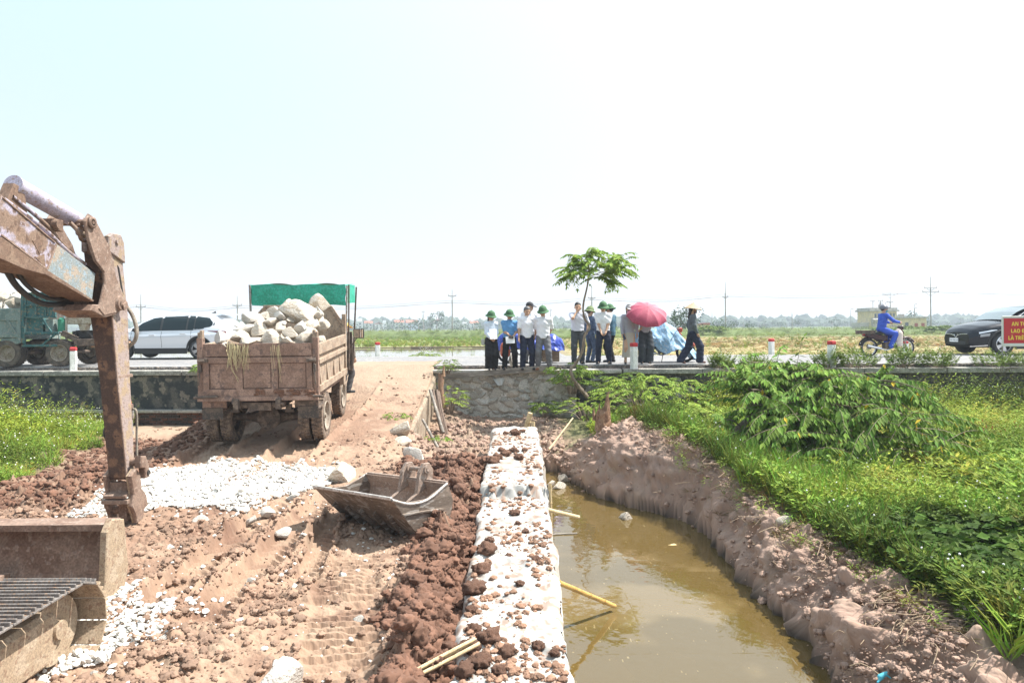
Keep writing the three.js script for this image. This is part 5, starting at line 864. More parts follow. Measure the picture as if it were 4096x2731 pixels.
    ex('idler', [rod(V(x0 + 0.15, yc, -d1), V(x0 + w - 0.16, yc, -d1), 0.22, 0.22, 28), rod(V(x0 + w - 0.17, yc, -d1), V(x0 + w - 0.12, yc, -d1), 0.07, 0.06, 14)], clay, tr);
    ex('sprocket', [rod(V(x0 + 0.15, yc, -d0), V(x0 + w - 0.16, yc, -d0), 0.24, 0.24, 20)], exTan, tr);
  }
  ex('undercarriage', [box(1.4, 0.35, 1.5, -4.15, 1.1, -3.2), rod(V(-4.15, 1.2, -3.2), V(-4.15, 1.45, -3.2), 0.5, 0.5, 28)], exTan);
  ex('upper_body', [box(2.0, 0.75, 2.5, -4.35, 1.85, -2.9, 0, 0, 0, 0.08), box(2.0, 1.1, 0.8, -4.35, 2.0, -1.8, 0, 0, 0, 0.1)], exPaint);
  ex('cab', [box(0.9, 1.4, 1.4, -5.3, 2.9, -3.2, 0, 0, 0, 0.06)], exPaint); ex('cab_window', [box(0.92, 0.8, 1.1, -5.3, 3.1, -3.2, 0, 0, 0, 0.02), box(0.75, 0.8, 1.42, -5.3, 3.1, -3.2, 0, 0, 0, 0.02)], glassDark);
  ex('boom_foot', [prof([[3.8, 1.5], [5.0, 1.5], [4.95, 2.0], [4.6, 2.05], [3.9, 1.9]], -5.0, -4.5)], exPaint);
}
// ---------------------------------------------------------------- the bucket left on the ground
{
  const A = V(-2.325, 1.16, -7.96), B = V(-1.245, 1.26, -6.95), C = V(-0.99, 0.75, -7.27), H = V(-2.07, 0.74, -8.28), Eb = V(-0.75, 1.26, -7.48), Fb = V(-1.83, 1.2, -8.5);
  const bucket = thing('excavator_bucket', 'scratched steel excavator bucket resting mouth-up on the soil', 'bucket', [-1.5, 0.74, -7.7]);
  const scratch = worn([0.16, 0.125, 0.1], [0.23, 0.18, 0.145], [0.36, 0.33, 0.3], { size: 0.5, patch: 5, spot: 14, spots: 0.6, bump: 0.002, roughness: 0.6, metalness: 0.35, streak: 2.5, n: 512 });
  const inner = worn([0.29, 0.21, 0.165], [0.23, 0.165, 0.13], [0.35, 0.29, 0.25], { size: 0.5, patch: 5, bump: 0.002, roughness: 0.85 });
  const bare = worn([0.55, 0.52, 0.49], [0.42, 0.38, 0.35], [0.3, 0.24, 0.2], { size: 0.4, bump: 0.001, roughness: 0.5, metalness: 0.4 });
  const P0 = V(-1.5, 0.74, -7.7), bp = (n, g, m) => { const o = part(n, g, m, bucket); o.geometry.translate(-P0.x, -P0.y, -P0.z); return o; };
  const wid = B.clone().sub(A).normalize(), back = V(0.68, 0, -0.73).normalize();
  // section of the shell from lip to heel to back, as offsets along `back` and y, from the lip
  const sec = [[0, 1.21], [0.2, 0.96], [0.41, 0.745], [0.62, 0.76], [0.78, 0.9], [0.83, 1.06], [0.75, 1.24]];
  const at = (k, [b, y], o = 0) => { const q = A.clone().lerp(B, k); return V(q.x + back.x * b, y + (k - 0.5) * 0.1 * (y - 0.74) / 0.47, q.z + back.z * b); };
  const slab = (s, t) => { const P = [], I = [], n = s.length; for (const k of [0, 1]) for (const in_ of [0, 1]) s.forEach((q, i) => { const a = s[Math.max(0, i - 1)], e = s[Math.min(n - 1, i + 1)], tx = e[0] - a[0], ty = e[1] - a[1], l = Math.hypot(tx, ty); P.push(...at(k, [q[0] - ty / l * t * in_ * -1 * -1, q[1] + tx / l * t * in_]).toArray()); }); const id = (k, in_, i) => (k * 2 + in_) * n + i; for (let i = 0; i < n - 1; i++) for (const in_ of [0, 1]) { const a = id(0, in_, i), b = id(1, in_, i), c = id(0, in_, i + 1), d = id(1, in_, i + 1); I.push(a, b, c, b, d, c); } for (const i of [0, n - 1]) { const a = id(0, 0, i), b = id(1, 0, i), c = id(0, 1, i), d = id(1, 1, i); I.push(a, b, c, b, d, c); } const g = new THREE.BufferGeometry(); g.setAttribute('position', new THREE.Float32BufferAttribute(P, 3)); g.setIndex(I); const h = toCreasedNormals(g, 0.35); h.setAttribute('uv', new THREE.BufferAttribute(new Float32Array(h.attributes.position.count * 2), 2)); return h; };
  const fine = new THREE.CatmullRomCurve3(sec.map(([b, y]) => V(b, y, 0)), false, 'catmullrom', 0.25).getPoints(26).map((v) => [v.x, v.y]);
  bp('shell', [slab(fine, 0.02)], scratch);
  bp('wear_plate', [0.12, 0.3, 0.48, 0.66, 0.84].map((k) => bar(at(k, [0.16, 0.995]), at(k, [0.4, 0.735]), 0.09, 0.012, wid)), scratch);
  const side = (k, o, m) => { const s = [...fine.filter((q, i) => i % 2 === 0), [0.45, 1.13], [0.2, 1.14]], pts = s.map((q) => at(k, q)); const sh = plate(s, 0.022, 0.003), p = sh.attributes.position; for (let i = 0; i < p.count; i++) { const v = at(k, [p.getX(i), p.getY(i)]).addScaledVector(wid, p.getZ(i) + o); p.setXYZ(i, v.x, v.y, v.z); } sh.computeVertexNormals(); return sh; };
  bp('side_plate', [side(1, 0.005)], scratch); bp('side_plate', [side(0, -0.005)], scratch);
  bp('cutting_edge', [bar(at(-0.005, [0.0, 1.21]), at(1.005, [0.0, 1.21]), 0.03, 0.035, V(0, 1, 0), 0.012)], bare);
  for (const k of [0, 1]) bp('rim_bar', [tube([at(k, [0.0, 1.2]), at(k, [0.2, 1.13]), at(k, [0.45, 1.12]), at(k, [0.75, 1.235])].map((v) => v.addScaledVector(wid, k ? 0.012 : -0.012)), 0.016, 20, 6)], bare);
  bp('side_strip', [bar(at(1, [0.12, 1.04]).addScaledVector(wid, 0.022), at(1, [0.66, 1.0]).addScaledVector(wid, 0.022), 0.025), bar(at(1, [0.66, 1.0]).addScaledVector(wid, 0.022), at(1, [0.8, 0.86]).addScaledVector(wid, 0.022), 0.025)], scratch);
  bp('back_rail', [bar(at(0, [0.76, 1.24]), at(1, [0.76, 1.24]), 0.04)], inner);
  bp('liner', [slab(fine.filter(([b]) => b > 0.3).map(([b, y]) => [b - 0.035 * (b > 0.6 ? 1 : 0), y + (b > 0.6 ? 0.005 : 0.024)]), 0.006)], inner);
  const lug = (k) => { const s = [[0.5, 1.06], [0.62, 1.12], [0.66, 1.34], [0.72, 1.42], [0.8, 1.42], [0.85, 1.34], [0.84, 1.22], [0.88, 1.08], [0.8, 1.1], [0.74, 1.16]]; const sh = plate(s, 0.05, 0.006), p = sh.attributes.position; for (let i = 0; i < p.count; i++) { const v = at(k, [p.getX(i), p.getY(i)]).addScaledVector(wid, p.getZ(i)); p.setXYZ(i, v.x, v.y, v.z); } sh.computeVertexNormals(); return sh; };
  for (const k of [0.54, 0.75]) { bp('lug', [lug(k)], inner); const c = at(k, [0.76, 1.36]); bp('pin_boss', [rod(c.clone().addScaledVector(wid, -0.04), c.clone().addScaledVector(wid, 0.05), 0.05, 0.05, 18)], inner); }
  bp('bucket_pin', [rod(at(0.52, [0.76, 1.36]), at(0.79, [0.76, 1.36]), 0.026, 0.026, 14)], inner);
}
// ---------------------------------------------------------------- people: a distance field of tapered bones, meshed
function mesh3(f, lo, hi, h) {                                          // surface nets of f = 0
  const n = [0, 1, 2].map((i) => Math.ceil((hi[i] - lo[i]) / h) + 1), [nx, ny, nz] = n, F = new Float32Array(nx * ny * nz), id = new Int32Array(nx * ny * nz).fill(-1), P = [], I = [];
  for (let k = 0, o = 0; k < nz; k++) for (let j = 0; j < ny; j++) for (let i = 0; i < nx; i++, o++) F[o] = f(lo[0] + i * h, lo[1] + j * h, lo[2] + k * h);
  const at = (i, j, k) => i + nx * (j + ny * k), st = [1, nx, nx * ny];
  for (let k = 0; k < nz - 1; k++) for (let j = 0; j < ny - 1; j++) for (let i = 0; i < nx - 1; i++) {
    const o = at(i, j, k); let m = 0; const v = [];
    for (let c = 0; c < 8; c++) { const q = F[o + (c & 1) + (c >> 1 & 1) * nx + (c >> 2) * nx * ny]; v.push(q); if (q < 0) m++; }
    if (m === 0 || m === 8) continue;
    let x = 0, y = 0, z = 0, e = 0;
    for (let a = 0; a < 8; a++) for (const b of [1, 2, 4]) if (!(a & b)) { const p = v[a], q = v[a | b]; if ((p < 0) !== (q < 0)) { const t = p / (p - q); x += (a & 1) + (b === 1 ? t : 0); y += (a >> 1 & 1) + (b === 2 ? t : 0); z += (a >> 2) + (b === 4 ? t : 0); e++; } }
    id[o] = P.length / 3; P.push(lo[0] + (i + x / e) * h, lo[1] + (j + y / e) * h, lo[2] + (k + z / e) * h);
  }
  for (let k = 1; k < nz - 1; k++) for (let j = 1; j < ny - 1; j++) for (let i = 1; i < nx - 1; i++) {
    const o = at(i, j, k), s = F[o] < 0;
    for (let a = 0; a < 3; a++) { if ((F[o + st[a]] < 0) === s) continue; const b = st[(a + 1) % 3], c = st[(a + 2) % 3], q = [id[o - b - c], id[o - c], id[o], id[o - b]]; if (q.some((x) => x < 0)) continue; s ? I.push(q[0], q[1], q[2], q[0], q[2], q[3]) : I.push(q[0], q[2], q[1], q[0], q[3], q[2]); }
  }
  const g = new THREE.BufferGeometry(); g.setAttribute('position', new THREE.Float32BufferAttribute(P, 3)); g.setIndex(I); g.computeVertexNormals(); return g;
}
const smin = (a, b, k) => { const h = Math.max(k - Math.abs(a - b), 0) / k; return Math.min(a, b) - h * h * k * 0.25; };
function bone(a, b, r0, r1, sx = 1, sz = 1) { return { a, b, r0, r1, d: b.clone().sub(a), l: Math.max(1e-6, b.distanceToSquared(a)), sx, sz }; }
const dist = (B, x, y, z) => { const px = x - B.a.x, py = y - B.a.y, pz = z - B.a.z, t = clamp((px * B.d.x + py * B.d.y + pz * B.d.z) / B.l), qx = (px - B.d.x * t) / B.sx, qy = py - B.d.y * t, qz = (pz - B.d.z * t) / B.sz; return Math.sqrt(qx * qx + qy * qy + qz * qz) - mix(B.r0, B.r1, t); };
function bones(list, k, h, cut) {
  const lo = [9, 9, 9], hi = [-9, -9, -9];
  for (const b of list) for (const p of [b.a, b.b]) { const r = Math.max(b.r0, b.r1) * Math.max(1, b.sx, b.sz) + 0.03, q = p.toArray(); for (let i = 0; i < 3; i++) { lo[i] = Math.min(lo[i], q[i] - r); hi[i] = Math.max(hi[i], q[i] + r); } }
  return mesh3((x, y, z) => { let d = 9; for (const b of list) d = smin(d, dist(b, x, y, z), k); return cut ? cut(d, x, y, z) : d; }, lo, hi, h);
}
const skinM = mat([0.5, 0.3, 0.2], 0.6), hairM = mat([0.012, 0.011, 0.011], 0.55), greyHair = mat([0.09, 0.09, 0.095], 0.6), eyeM = mat([0.02, 0.015, 0.012], 0.3), lipM = mat([0.3, 0.12, 0.09], 0.6);
const headGeo = (() => {                                               // about 23 cm tall, face to +z, neck at the origin
  const L = [bone(V(0, 0.125, -0.012), V(0, 0.14, -0.005), 0.086, 0.086, 0.88, 1.05), bone(V(0, 0.07, 0.02), V(0, 0.04, 0.045), 0.06, 0.038, 1, 0.9), bone(V(0, 0.112, 0.075), V(0, 0.078, 0.1), 0.009, 0.015), bone(V(-0.03, 0.122, 0.072), V(0.03, 0.122, 0.072), 0.014, 0.014), bone(V(0, -0.06, -0.015), V(0, 0.06, -0.005), 0.052, 0.05), bone(V(-0.082, 0.1, -0.005), V(-0.084, 0.075, 0), 0.014, 0.01, 0.6, 1), bone(V(0.082, 0.1, -0.005), V(0.084, 0.075, 0), 0.014, 0.01, 0.6, 1), bone(V(-0.045, 0.075, 0.05), V(0.045, 0.075, 0.05), 0.025, 0.025), bone(V(-0.015, 0.05, 0.083), V(0.015, 0.05, 0.083), 0.009, 0.009)];
  return boxUV(bones(L, 0.022, 0.008));
})();
const hairGeo = boxUV(bones([bone(V(0, 0.15, -0.022), V(0, 0.155, -0.01), 0.088, 0.088, 0.92, 1.08), bone(V(0, 0.09, -0.055), V(0, 0.05, -0.05), 0.06, 0.04, 1.1, 0.8)], 0.03, 0.01, (d, x, y, z) => Math.max(d, (z - 0.062) * 0.8 - (y - 0.165) * 0.9, (0.105 - y) * (z > -0.03 ? 1 : 0.1) + (z > -0.03 ? 0 : -0.02))));
const longHairGeo = boxUV(bones([bone(V(0, 0.15, -0.02), V(0, 0.155, -0.01), 0.09, 0.09, 0.95, 1.05), bone(V(0, 0.1, -0.06), V(0, -0.12, -0.085), 0.06, 0.035, 1.3, 0.8)], 0.03, 0.012, (d, x, y, z) => Math.max(d, z - 0.05 - Math.max(0, y - 0.17))));
function handGeo(curl) {                                               // from the wrist down -y, palm to +z, thumb to +x
  const out = [bones([bone(V(0, 0.02, 0), V(0, -0.02, 0), 0.023, 0.025), bone(V(-0.022, -0.035, 0), V(-0.022, -0.075, 0), 0.016, 0.014), bone(V(0.02, -0.035, 0), V(0.022, -0.075, 0), 0.017, 0.014), bone(V(0, -0.035, 0), V(0, -0.08, 0), 0.018, 0.015)], 0.02, 0.008)];
  [[-0.03, 0.055], [-0.01, 0.068], [0.01, 0.074], [0.029, 0.066]].forEach(([x, L]) => { const c = curl; out.push(taper([V(x, -0.075, 0), V(x, -0.075 - L * 0.4 * Math.cos(c * 0.6), L * 0.4 * Math.sin(c * 0.6)), V(x, -0.075 - L * (0.4 * Math.cos(c * 0.6) + 0.35 * Math.cos(c * 1.4)), L * (0.4 * Math.sin(c * 0.6) + 0.35 * Math.sin(c * 1.4))), V(x, -0.075 - L * (0.4 * Math.cos(c * 0.6) + 0.35 * Math.cos(c * 1.4) + 0.25 * Math.cos(c * 2)), L * (0.4 * Math.sin(c * 0.6) + 0.35 * Math.sin(c * 1.4) + 0.25 * Math.sin(c * 2)))], 0.0095, 0.007, 6, 6)); });
  out.push(taper([V(0.025, -0.02, 0.005), V(0.048, -0.045, 0.018), V(0.05, -0.075, 0.026)], 0.012, 0.008, 5, 6)); return join(out);
}
const hands = { relaxed: handGeo(0.5), grip: handGeo(1.35) };
const aim = (g, p, dir, palm) => { const y = dir.clone().normalize().negate(), z = palm.clone().addScaledVector(y, -palm.dot(y)).normalize(), x = y.clone().cross(z); return g.clone().applyMatrix4(new THREE.Matrix4().makeBasis(x, y, z).setPosition(p)); };
function bend(a, b, l0, l1, hint) {                                     // the joint between a and b
  const d = b.clone().sub(a); let L = d.length(); if (L > (l0 + l1) * 0.999) { b.copy(a).addScaledVector(d, (l0 + l1) * 0.999 / L); d.copy(b).sub(a); L = d.length(); }
  const x = (l0 * l0 - l1 * l1 + L * L) / (2 * L), y = Math.sqrt(Math.max(0, l0 * l0 - x * x)); d.normalize();
  const h = hint.clone().addScaledVector(d, -hint.dot(d)).normalize(); return a.clone().addScaledVector(d, x).addScaledVector(h, y);
}
const shoeGeo = (w = 0.043, L = 0.25) => boxUV(bones([bone(V(0, 0.035, -0.05), V(0, 0.028, L - 0.1), w, w * 0.9, 1, 1), bone(V(0, 0.06, -0.04), V(0, 0.07, -0.01), w * 0.9, w * 0.8)], 0.03, 0.012, (d, x, y) => Math.max(d, -y)));
const shoeG = shoeGeo(), sandalG = shoeGeo(0.037, 0.23);
const helmetGreen = worn([0.05, 0.13, 0.055], [0.065, 0.16, 0.07], [0.09, 0.19, 0.1], { size: 0.3, bump: 0.001, roughness: 0.8, n: 64 });
function helmet(p, m = helmetGreen) {
  const g = new THREE.Group(); g.name = 'helmet'; p.add(g);
  part('dome', [new THREE.LatheGeometry([[0.001, 0.125], [0.05, 0.118], [0.085, 0.09], [0.105, 0.045], [0.11, 0.01], [0.14, -0.012], [0.16, -0.035], [0.157, -0.042], [0.135, -0.02], [0.104, 0.0], [0.001, 0.02]].map(([a, b]) => new THREE.Vector2(a, b)), 28).scale(0.95, 1, 1.1), move(new THREE.SphereGeometry(0.014, 10, 8), 0, 0.128, 0)], m, g);
  part('band', [new THREE.LatheGeometry([[0.108, 0.0], [0.1135, 0.004], [0.1115, 0.024], [0.106, 0.024]].map(([a, b]) => new THREE.Vector2(a, b)), 28).scale(0.95, 1, 1.1)], mat([0.03, 0.06, 0.03], 0.8), g);
  return g;
}
// o: x,D,y base; turn; h height; arms {r:[x,y,z], l:[..]} wrists; feet {r,l}; clothes
function person(o) {
  const t = thing('person', o.label, 'person', [o.at[0], o.at[1], -o.at[2]], o.turn ?? 0), k = (o.h ?? 1.68) / 1.68, fat = o.fat ?? 1;
  t.scale.setScalar(k);
  const py = o.pelvis?.[1] ?? 0.92, pz = o.pelvis?.[2] ?? 0, pel = V(o.pelvis?.[0] ?? 0, py, pz), lean = o.lean ?? 0, side = o.side ?? 0;
  const up = (y, x = 0, z = 0) => V(pel.x + x + Math.sin(side) * y, pel.y + y * Math.cos(lean) - z * Math.sin(lean), pel.z + y * Math.sin(lean) + z * Math.cos(lean));
  const chest = up(0.32), neck = up(0.51), sh = [up(0.455, -0.175 * fat), up(0.455, 0.175 * fat)], hip = [V(pel.x - 0.085, py - 0.03, pz), V(pel.x + 0.085, py - 0.03, pz)];
  const feet = o.feet ?? [[-0.11, 0.07, 0], [0.11, 0.07, 0]], ank = feet.map((q) => V(...q)), kneeHint = o.kneeHint ?? V(0, 0, 1);
  const knee = ank.map((a, i) => bend(hip[i], a, 0.43, 0.42, kneeHint.clone().add(V((i ? 1 : -1) * 0.15, 0, 0))));
  const wr = (o.arms ?? [[-0.25, 0.86, 0.06], [0.25, 0.86, 0.06]]).map((q) => V(...q)), hint = (o.elbows ?? [[-0.7, -0.3, -0.8], [0.7, -0.3, -0.8]]).map((q) => V(...q)), elb = wr.map((w, i) => bend(sh[i], w, 0.28, 0.25, hint[i]));
  const torso = [bone(pel, up(0.12), 0.125 * fat, 0.12 * fat, 1.15, 0.85), bone(up(0.12), chest, 0.12 * fat, 0.13 * fat, 1.2, 0.82), bone(chest, up(0.42), 0.125 * fat, 0.1, 1.25, 0.8), bone(up(0.43, -0.13), up(0.43, 0.13), 0.07, 0.07)];
  const arms = wr.flatMap((w, i) => [bone(sh[i], elb[i], 0.05 * fat, 0.041), bone(elb[i], w, 0.039, 0.026)]);
  const legs = ank.flatMap((a, i) => [bone(hip[i], knee[i], 0.083 * fat, 0.056), bone(knee[i], a, 0.055, 0.036), bone(a, a.clone().add(V(0, -0.03, 0.1)), 0.034, 0.026)]);
  const body = [boxUV(bones([...torso, bone(up(0.42), neck, 0.06, 0.052), ...arms, ...legs], 0.035, 0.02))];
  const hq = new THREE.Matrix4().makeRotationFromEuler(new THREE.Euler((o.nod ?? 0.2) * 0.55, o.look ?? 0, 0, 'YXZ')).setPosition(neck.clone().add(V(0, 0.03, 0.012))).scale(V(1.1, 1.08, 1.1));
  if (!o.noHead) body.push(headGeo.clone().applyMatrix4(hq));
  wr.forEach((w, i) => { const d = w.clone().sub(elb[i]); body.push(aim(hands[o.hand?.[i] ?? 'relaxed'], w, o.handDir?.[i] ? V(...o.handDir[i]) : d, V(...(o.palm?.[i] ?? [i ? -1 : 1, 0, 0.3])))); });
  part('body', body, o.skin ?? skinM, t);
  // shirt
  const sl = o.sleeve ?? 0.6, hem = o.hem ?? 0.8, shirt = torso.map((b) => bone(b.a, b.b, b.r0 + 0.018, b.r1 + 0.018, b.sx, b.sz));
  if (!o.seated) shirt.push(bone(pel, V(pel.x, hem - 0.05, pz + 0.005), 0.138 * fat, 0.143 * fat, 1.15, 0.85));
  wr.forEach((w, i) => { const e = elb[i]; if (sl <= 1) shirt.push(bone(sh[i], sh[i].clone().lerp(e, sl), 0.064 * fat, 0.062)); else { shirt.push(bone(sh[i], e, 0.063 * fat, 0.056)); shirt.push(bone(e, e.clone().lerp(w, sl - 1), 0.056, 0.043)); } });
  part('shirt', bones(shirt, 0.03, 0.017, (d, x, y, z) => Math.max(d + 0.006 * Math.sin(x * 40 + y * 23) * Math.sin(y * 31 + z * 27), hem - y, y - neck.y - 0.005)), o.shirt, t).geometry = boxUV(t.children[t.children.length - 1].geometry);
  if (!o.noCollar) part('collar', [new THREE.TorusGeometry(0.062, 0.016, 6, 18).scale(1.05, 1, 1).rotateX(Math.PI / 2 - 0.25).translate(neck.x, neck.y - 0.005, neck.z + 0.008)], o.collar ?? o.shirt, t);
  if (o.belt) part('belt', [new THREE.TorusGeometry(0.132 * fat, 0.018, 6, 24).rotateX(Math.PI / 2).scale(1.2, 1, 0.9).translate(pel.x, hem + 0.0, pz)], black, t);
  // trousers or skirt
  const w = o.wide ?? 0;
  if (o.skirt) part('skirt', [new THREE.LatheGeometry([[0.12, 1.0], [0.145, 0.9], [0.165, 0.7], [0.18, 0.4], [0.2, 0.2], [0.19, 0.2], [0.1, 0.95]].map(([a, b]) => new THREE.Vector2(a, b)), 26).scale(1.08, 1, 0.85).translate(pel.x, 0, pz)], o.trousers, t);
  else part('trousers', [boxUV(bones([bone(pel, V(pel.x, py + 0.05, pz), 0.132 * fat, 0.125 * fat, 1.15, 0.85), ...ank.flatMap((a, i) => [bone(hip[i], knee[i], 0.1 * fat + w * 0.3, 0.077 + w * 0.7), bone(knee[i], a.clone().add(V(0, -0.02, -0.012)), 0.077 + w * 0.7, 0.062 + w)])], 0.025, 0.017, (d, x, y, z) => Math.max(d + 0.004 * Math.sin(y * 50 + x * 20), o.seated ? -9 : 0.045 - y + (o.short ?? 0), y - py - 0.08)))], o.trousers, t);
  ank.forEach((a, i) => { const s = part('shoe', o.sandal ? sandalG : shoeG, o.shoes ?? black, t); s.position.set(a.x, a.y - 0.07, a.z); s.rotation.y = (i ? 1 : -1) * (o.toeOut ?? 0.2) + (o.footTurn?.[i] ?? 0); s.rotation.x = o.footPitch?.[i] ?? 0; });
  if (o.noHead) return t;
  const hd = new THREE.Group(); hd.name = 'head_details'; hd.applyMatrix4(hq); t.add(hd);
  for (const s of [-1, 1]) part('eye', [new THREE.SphereGeometry(0.009, 8, 6).scale(1.3, 0.6, 0.6).translate(s * 0.031, 0.106, 0.079)], eyeM, hd);
  part('mouth', [new THREE.SphereGeometry(1, 10, 6).scale(0.021, 0.005, 0.006).translate(0, 0.048, 0.091)], lipM, hd);
  part('eyebrow', [-1, 1].map((s) => box(0.034, 0.006, 0.008, s * 0.031, 0.126, 0.082, 0, 0, -s * 0.1, 0)), hairM, hd);
  if (o.hair !== null) part('hair', o.longHair ? longHairGeo : hairGeo, o.hair ?? hairM, hd);
  if (o.glasses) part('spectacles', [-1, 1].map((s) => ringZ(0.026, 0.021, 0.004, 18).translate(s * 0.031, 0.104, 0.094)), black, hd);
  if (o.helmet) { const g = helmet(hd, o.helmet); g.position.set(0, 0.148, -0.008); g.rotation.x = 0.12; }
  if (o.mask) part('mask', [new THREE.SphereGeometry(1, 16, 10).scale(0.066, 0.055, 0.062).translate(0, 0.05, 0.048)], o.mask, hd);
  if (o.cap) { part('cap', [new THREE.SphereGeometry(0.1, 20, 10, 0, Math.PI * 2, 0, 1.55).scale(0.92, 0.95, 1.08).translate(0, 0.145, -0.01), move(new THREE.CylinderGeometry(0.075, 0.075, 0.008, 20).scale(1, 1, 1.25), 0, 0.148, 0.11, 0.2)], o.cap, hd); }
  t.userData.head = undefined; t.hd = hd; return t;
}
const C = {
  white: worn([0.78, 0.78, 0.82], [0.74, 0.74, 0.8], [0.8, 0.8, 0.82], { size: 0.3, bump: 0.002, n: 64, roughness: 0.9 }), pale: mat([0.62, 0.7, 0.8], 0.9), blue: worn([0.1, 0.27, 0.52], [0.12, 0.3, 0.55], [0.09, 0.25, 0.48], { size: 0.3, n: 64, roughness: 0.9 }),
  blackCloth: mat([0.008, 0.008, 0.01], 0.9), navy: mat([0.015, 0.02, 0.045], 0.9), grey: worn([0.13, 0.13, 0.145], [0.16, 0.16, 0.175], [0.1, 0.1, 0.11], { size: 0.2, n: 64 }), darkGrey: mat([0.055, 0.06, 0.068], 0.9),
  brownShoe: mat([0.22, 0.09, 0.04], 0.4), blackShoe: mat([0.02, 0.02, 0.024], 0.3), denim: worn([0.05, 0.08, 0.14], [0.08, 0.12, 0.19], [0.04, 0.06, 0.11], { size: 0.3, n: 64 }), tealJacket: mat([0.035, 0.1, 0.15], 0.7),
  greyLilac: mat([0.34, 0.34, 0.41], 0.9), khaki: mat([0.42, 0.39, 0.34], 0.9), slate: mat([0.1, 0.115, 0.13], 0.9), charcoal: mat([0.035, 0.042, 0.052], 0.9), work: mat([0.03, 0.08, 0.42], 0.85),
};
C.check = (() => { const t = dataTex(128, (u, v) => { const a = (u * 8) % 1 < 0.12, b = (v * 8) % 1 < 0.12; return a && b ? [0.42, 0.42, 0.55] : a || b ? [0.62, 0.62, 0.72] : [0.86, 0.86, 0.9]; }); t.repeat.set(6, 6); return new THREE.MeshStandardMaterial({ map: t, roughness: 0.9 }); })();
C.floral = (() => { const t = dataTex(128, (u, v) => { const q = fbmp(u, v, 6, 3, 4); return q > 0.58 ? [0.25, 0.36, 0.42] : q < 0.4 ? [0.62, 0.4, 0.4] : [0.62, 0.68, 0.66]; }); t.repeat.set(3, 3); return new THREE.MeshStandardMaterial({ map: t, roughness: 0.9 }); })();
const LEDGE = 1.845, folded = [[-0.06, 0.87, 0.21], [0.06, 0.87, 0.21]];
person({ label: 'woman in pale blue blouse, wide black trousers and green helmet holding papers', at: [-0.57, LEDGE, 18.45], turn: 0.25, h: 1.54, helmet: helmetGreen, longHair: true, glasses: true, look: 0.35, nod: 0.25, shirt: C.pale, trousers: C.blackCloth, wide: 0.06, sleeve: 1.75, hem: 0.9, arms: [[-0.05, 0.93, 0.2], [0.07, 0.93, 0.2]], sandal: true, feet: [[-0.06, 0.07, 0], [0.07, 0.07, 0.01]], shoes: C.blackShoe, fat: 0.86 });
person({ label: 'man in blue short-sleeved shirt and green helmet holding a sheet and phone', at: [-0.07, LEDGE, 18.5], turn: 0.1, h: 1.57, helmet: helmetGreen, look: 0.35, nod: 0.25, shirt: C.blue, trousers: C.blackCloth, wide: 0.015, sleeve: 0.85, hem: 0.86, arms: [[0.0, 0.98, 0.22], [0.09, 0.97, 0.23]], feet: [[-0.15, 0.07, 0], [0.16, 0.07, 0]], shoes: C.blackShoe, fat: 1.05 });
person({ label: 'bareheaded man in white polo shirt and navy trousers beside the blue shirt', at: [0.4, LEDGE, 18.45], turn: 0.15, h: 1.68, hair: greyHair, look: 0.2, nod: 0.4, shirt: C.white, trousers: C.navy, wide: 0.012, sleeve: 0.85, hem: 0.86, arms: [[-0.24, 0.86, 0.12], [0.24, 0.9, -0.1]], feet: [[-0.12, 0.07, 0], [0.13, 0.07, 0]], shoes: C.blackShoe, fat: 1.05 });
person({ label: 'man in black cap and white shirt standing behind the polo shirt', at: [0.5, ROAD_Y, 19.75], turn: 0.4, h: 1.74, cap: mat([0.02, 0.02, 0.025], 0.8), look: 0.5, nod: 0.3, shirt: C.white, trousers: C.grey, sleeve: 0.8, hem: 0.86, fat: 1.05 });
person({ label: 'man in white shirt, grey trousers, brown shoes and green helmet', at: [0.84, LEDGE, 18.4], turn: -0.1, h: 1.66, helmet: helmetGreen, glasses: true, look: -0.25, nod: 0.3, shirt: C.white, trousers: C.grey, wide: 0.014, sleeve: 0.9, hem: 0.85, arms: [[-0.12, 0.9, -0.17], [0.12, 0.9, -0.17]], elbows: [[-1, 0, -0.2], [1, 0, -0.2]], feet: [[-0.14, 0.07, 0], [0.18, 0.07, 0]], shoes: C.brownShoe, fat: 1.08 });
person({ label: 'man in checked shirt raising a hand to his mouth behind the tree', at: [1.85, ROAD_Y, 19.15], turn: -0.05, h: 1.7, look: 0.1, nod: 0.1, shirt: C.check, trousers: C.darkGrey, wide: 0.012, sleeve: 0.9, hem: 0.9, belt: true, arms: [[-0.02, 1.46, 0.16], [0.25, 0.9, 0.05]], elbows: [[-0.9, -1, 0.1], [0.7, -0.3, -0.8]], handDir: [[0.6, 0.6, -0.3], null], fat: 1.06 });
person({ label: 'person in navy jacket and jeans with light green helmet behind the tree', at: [2.27, ROAD_Y, 19.9], turn: 2.2, h: 1.58, helmet: worn([0.12, 0.17, 0.06], [0.14, 0.2, 0.08], [0.17, 0.22, 0.1], { size: 0.3, n: 64 }), nod: 0.15, shirt: C.denim, trousers: C.denim, sleeve: 1.9, hem: 0.82, shoes: C.blackShoe });
person({ label: 'man in white shirt and navy trousers with hands clasped beside the tree', at: [2.55, ROAD_Y, 19.05], turn: -0.12, h: 1.68, helmet: helmetGreen, look: -0.1, nod: 0.2, shirt: C.white, trousers: C.navy, wide: 0.012, sleeve: 0.85, hem: 0.84, arms: folded, feet: [[-0.15, 0.07, 0], [0.16, 0.07, 0]], shoes: C.blackShoe, fat: 1.1 });
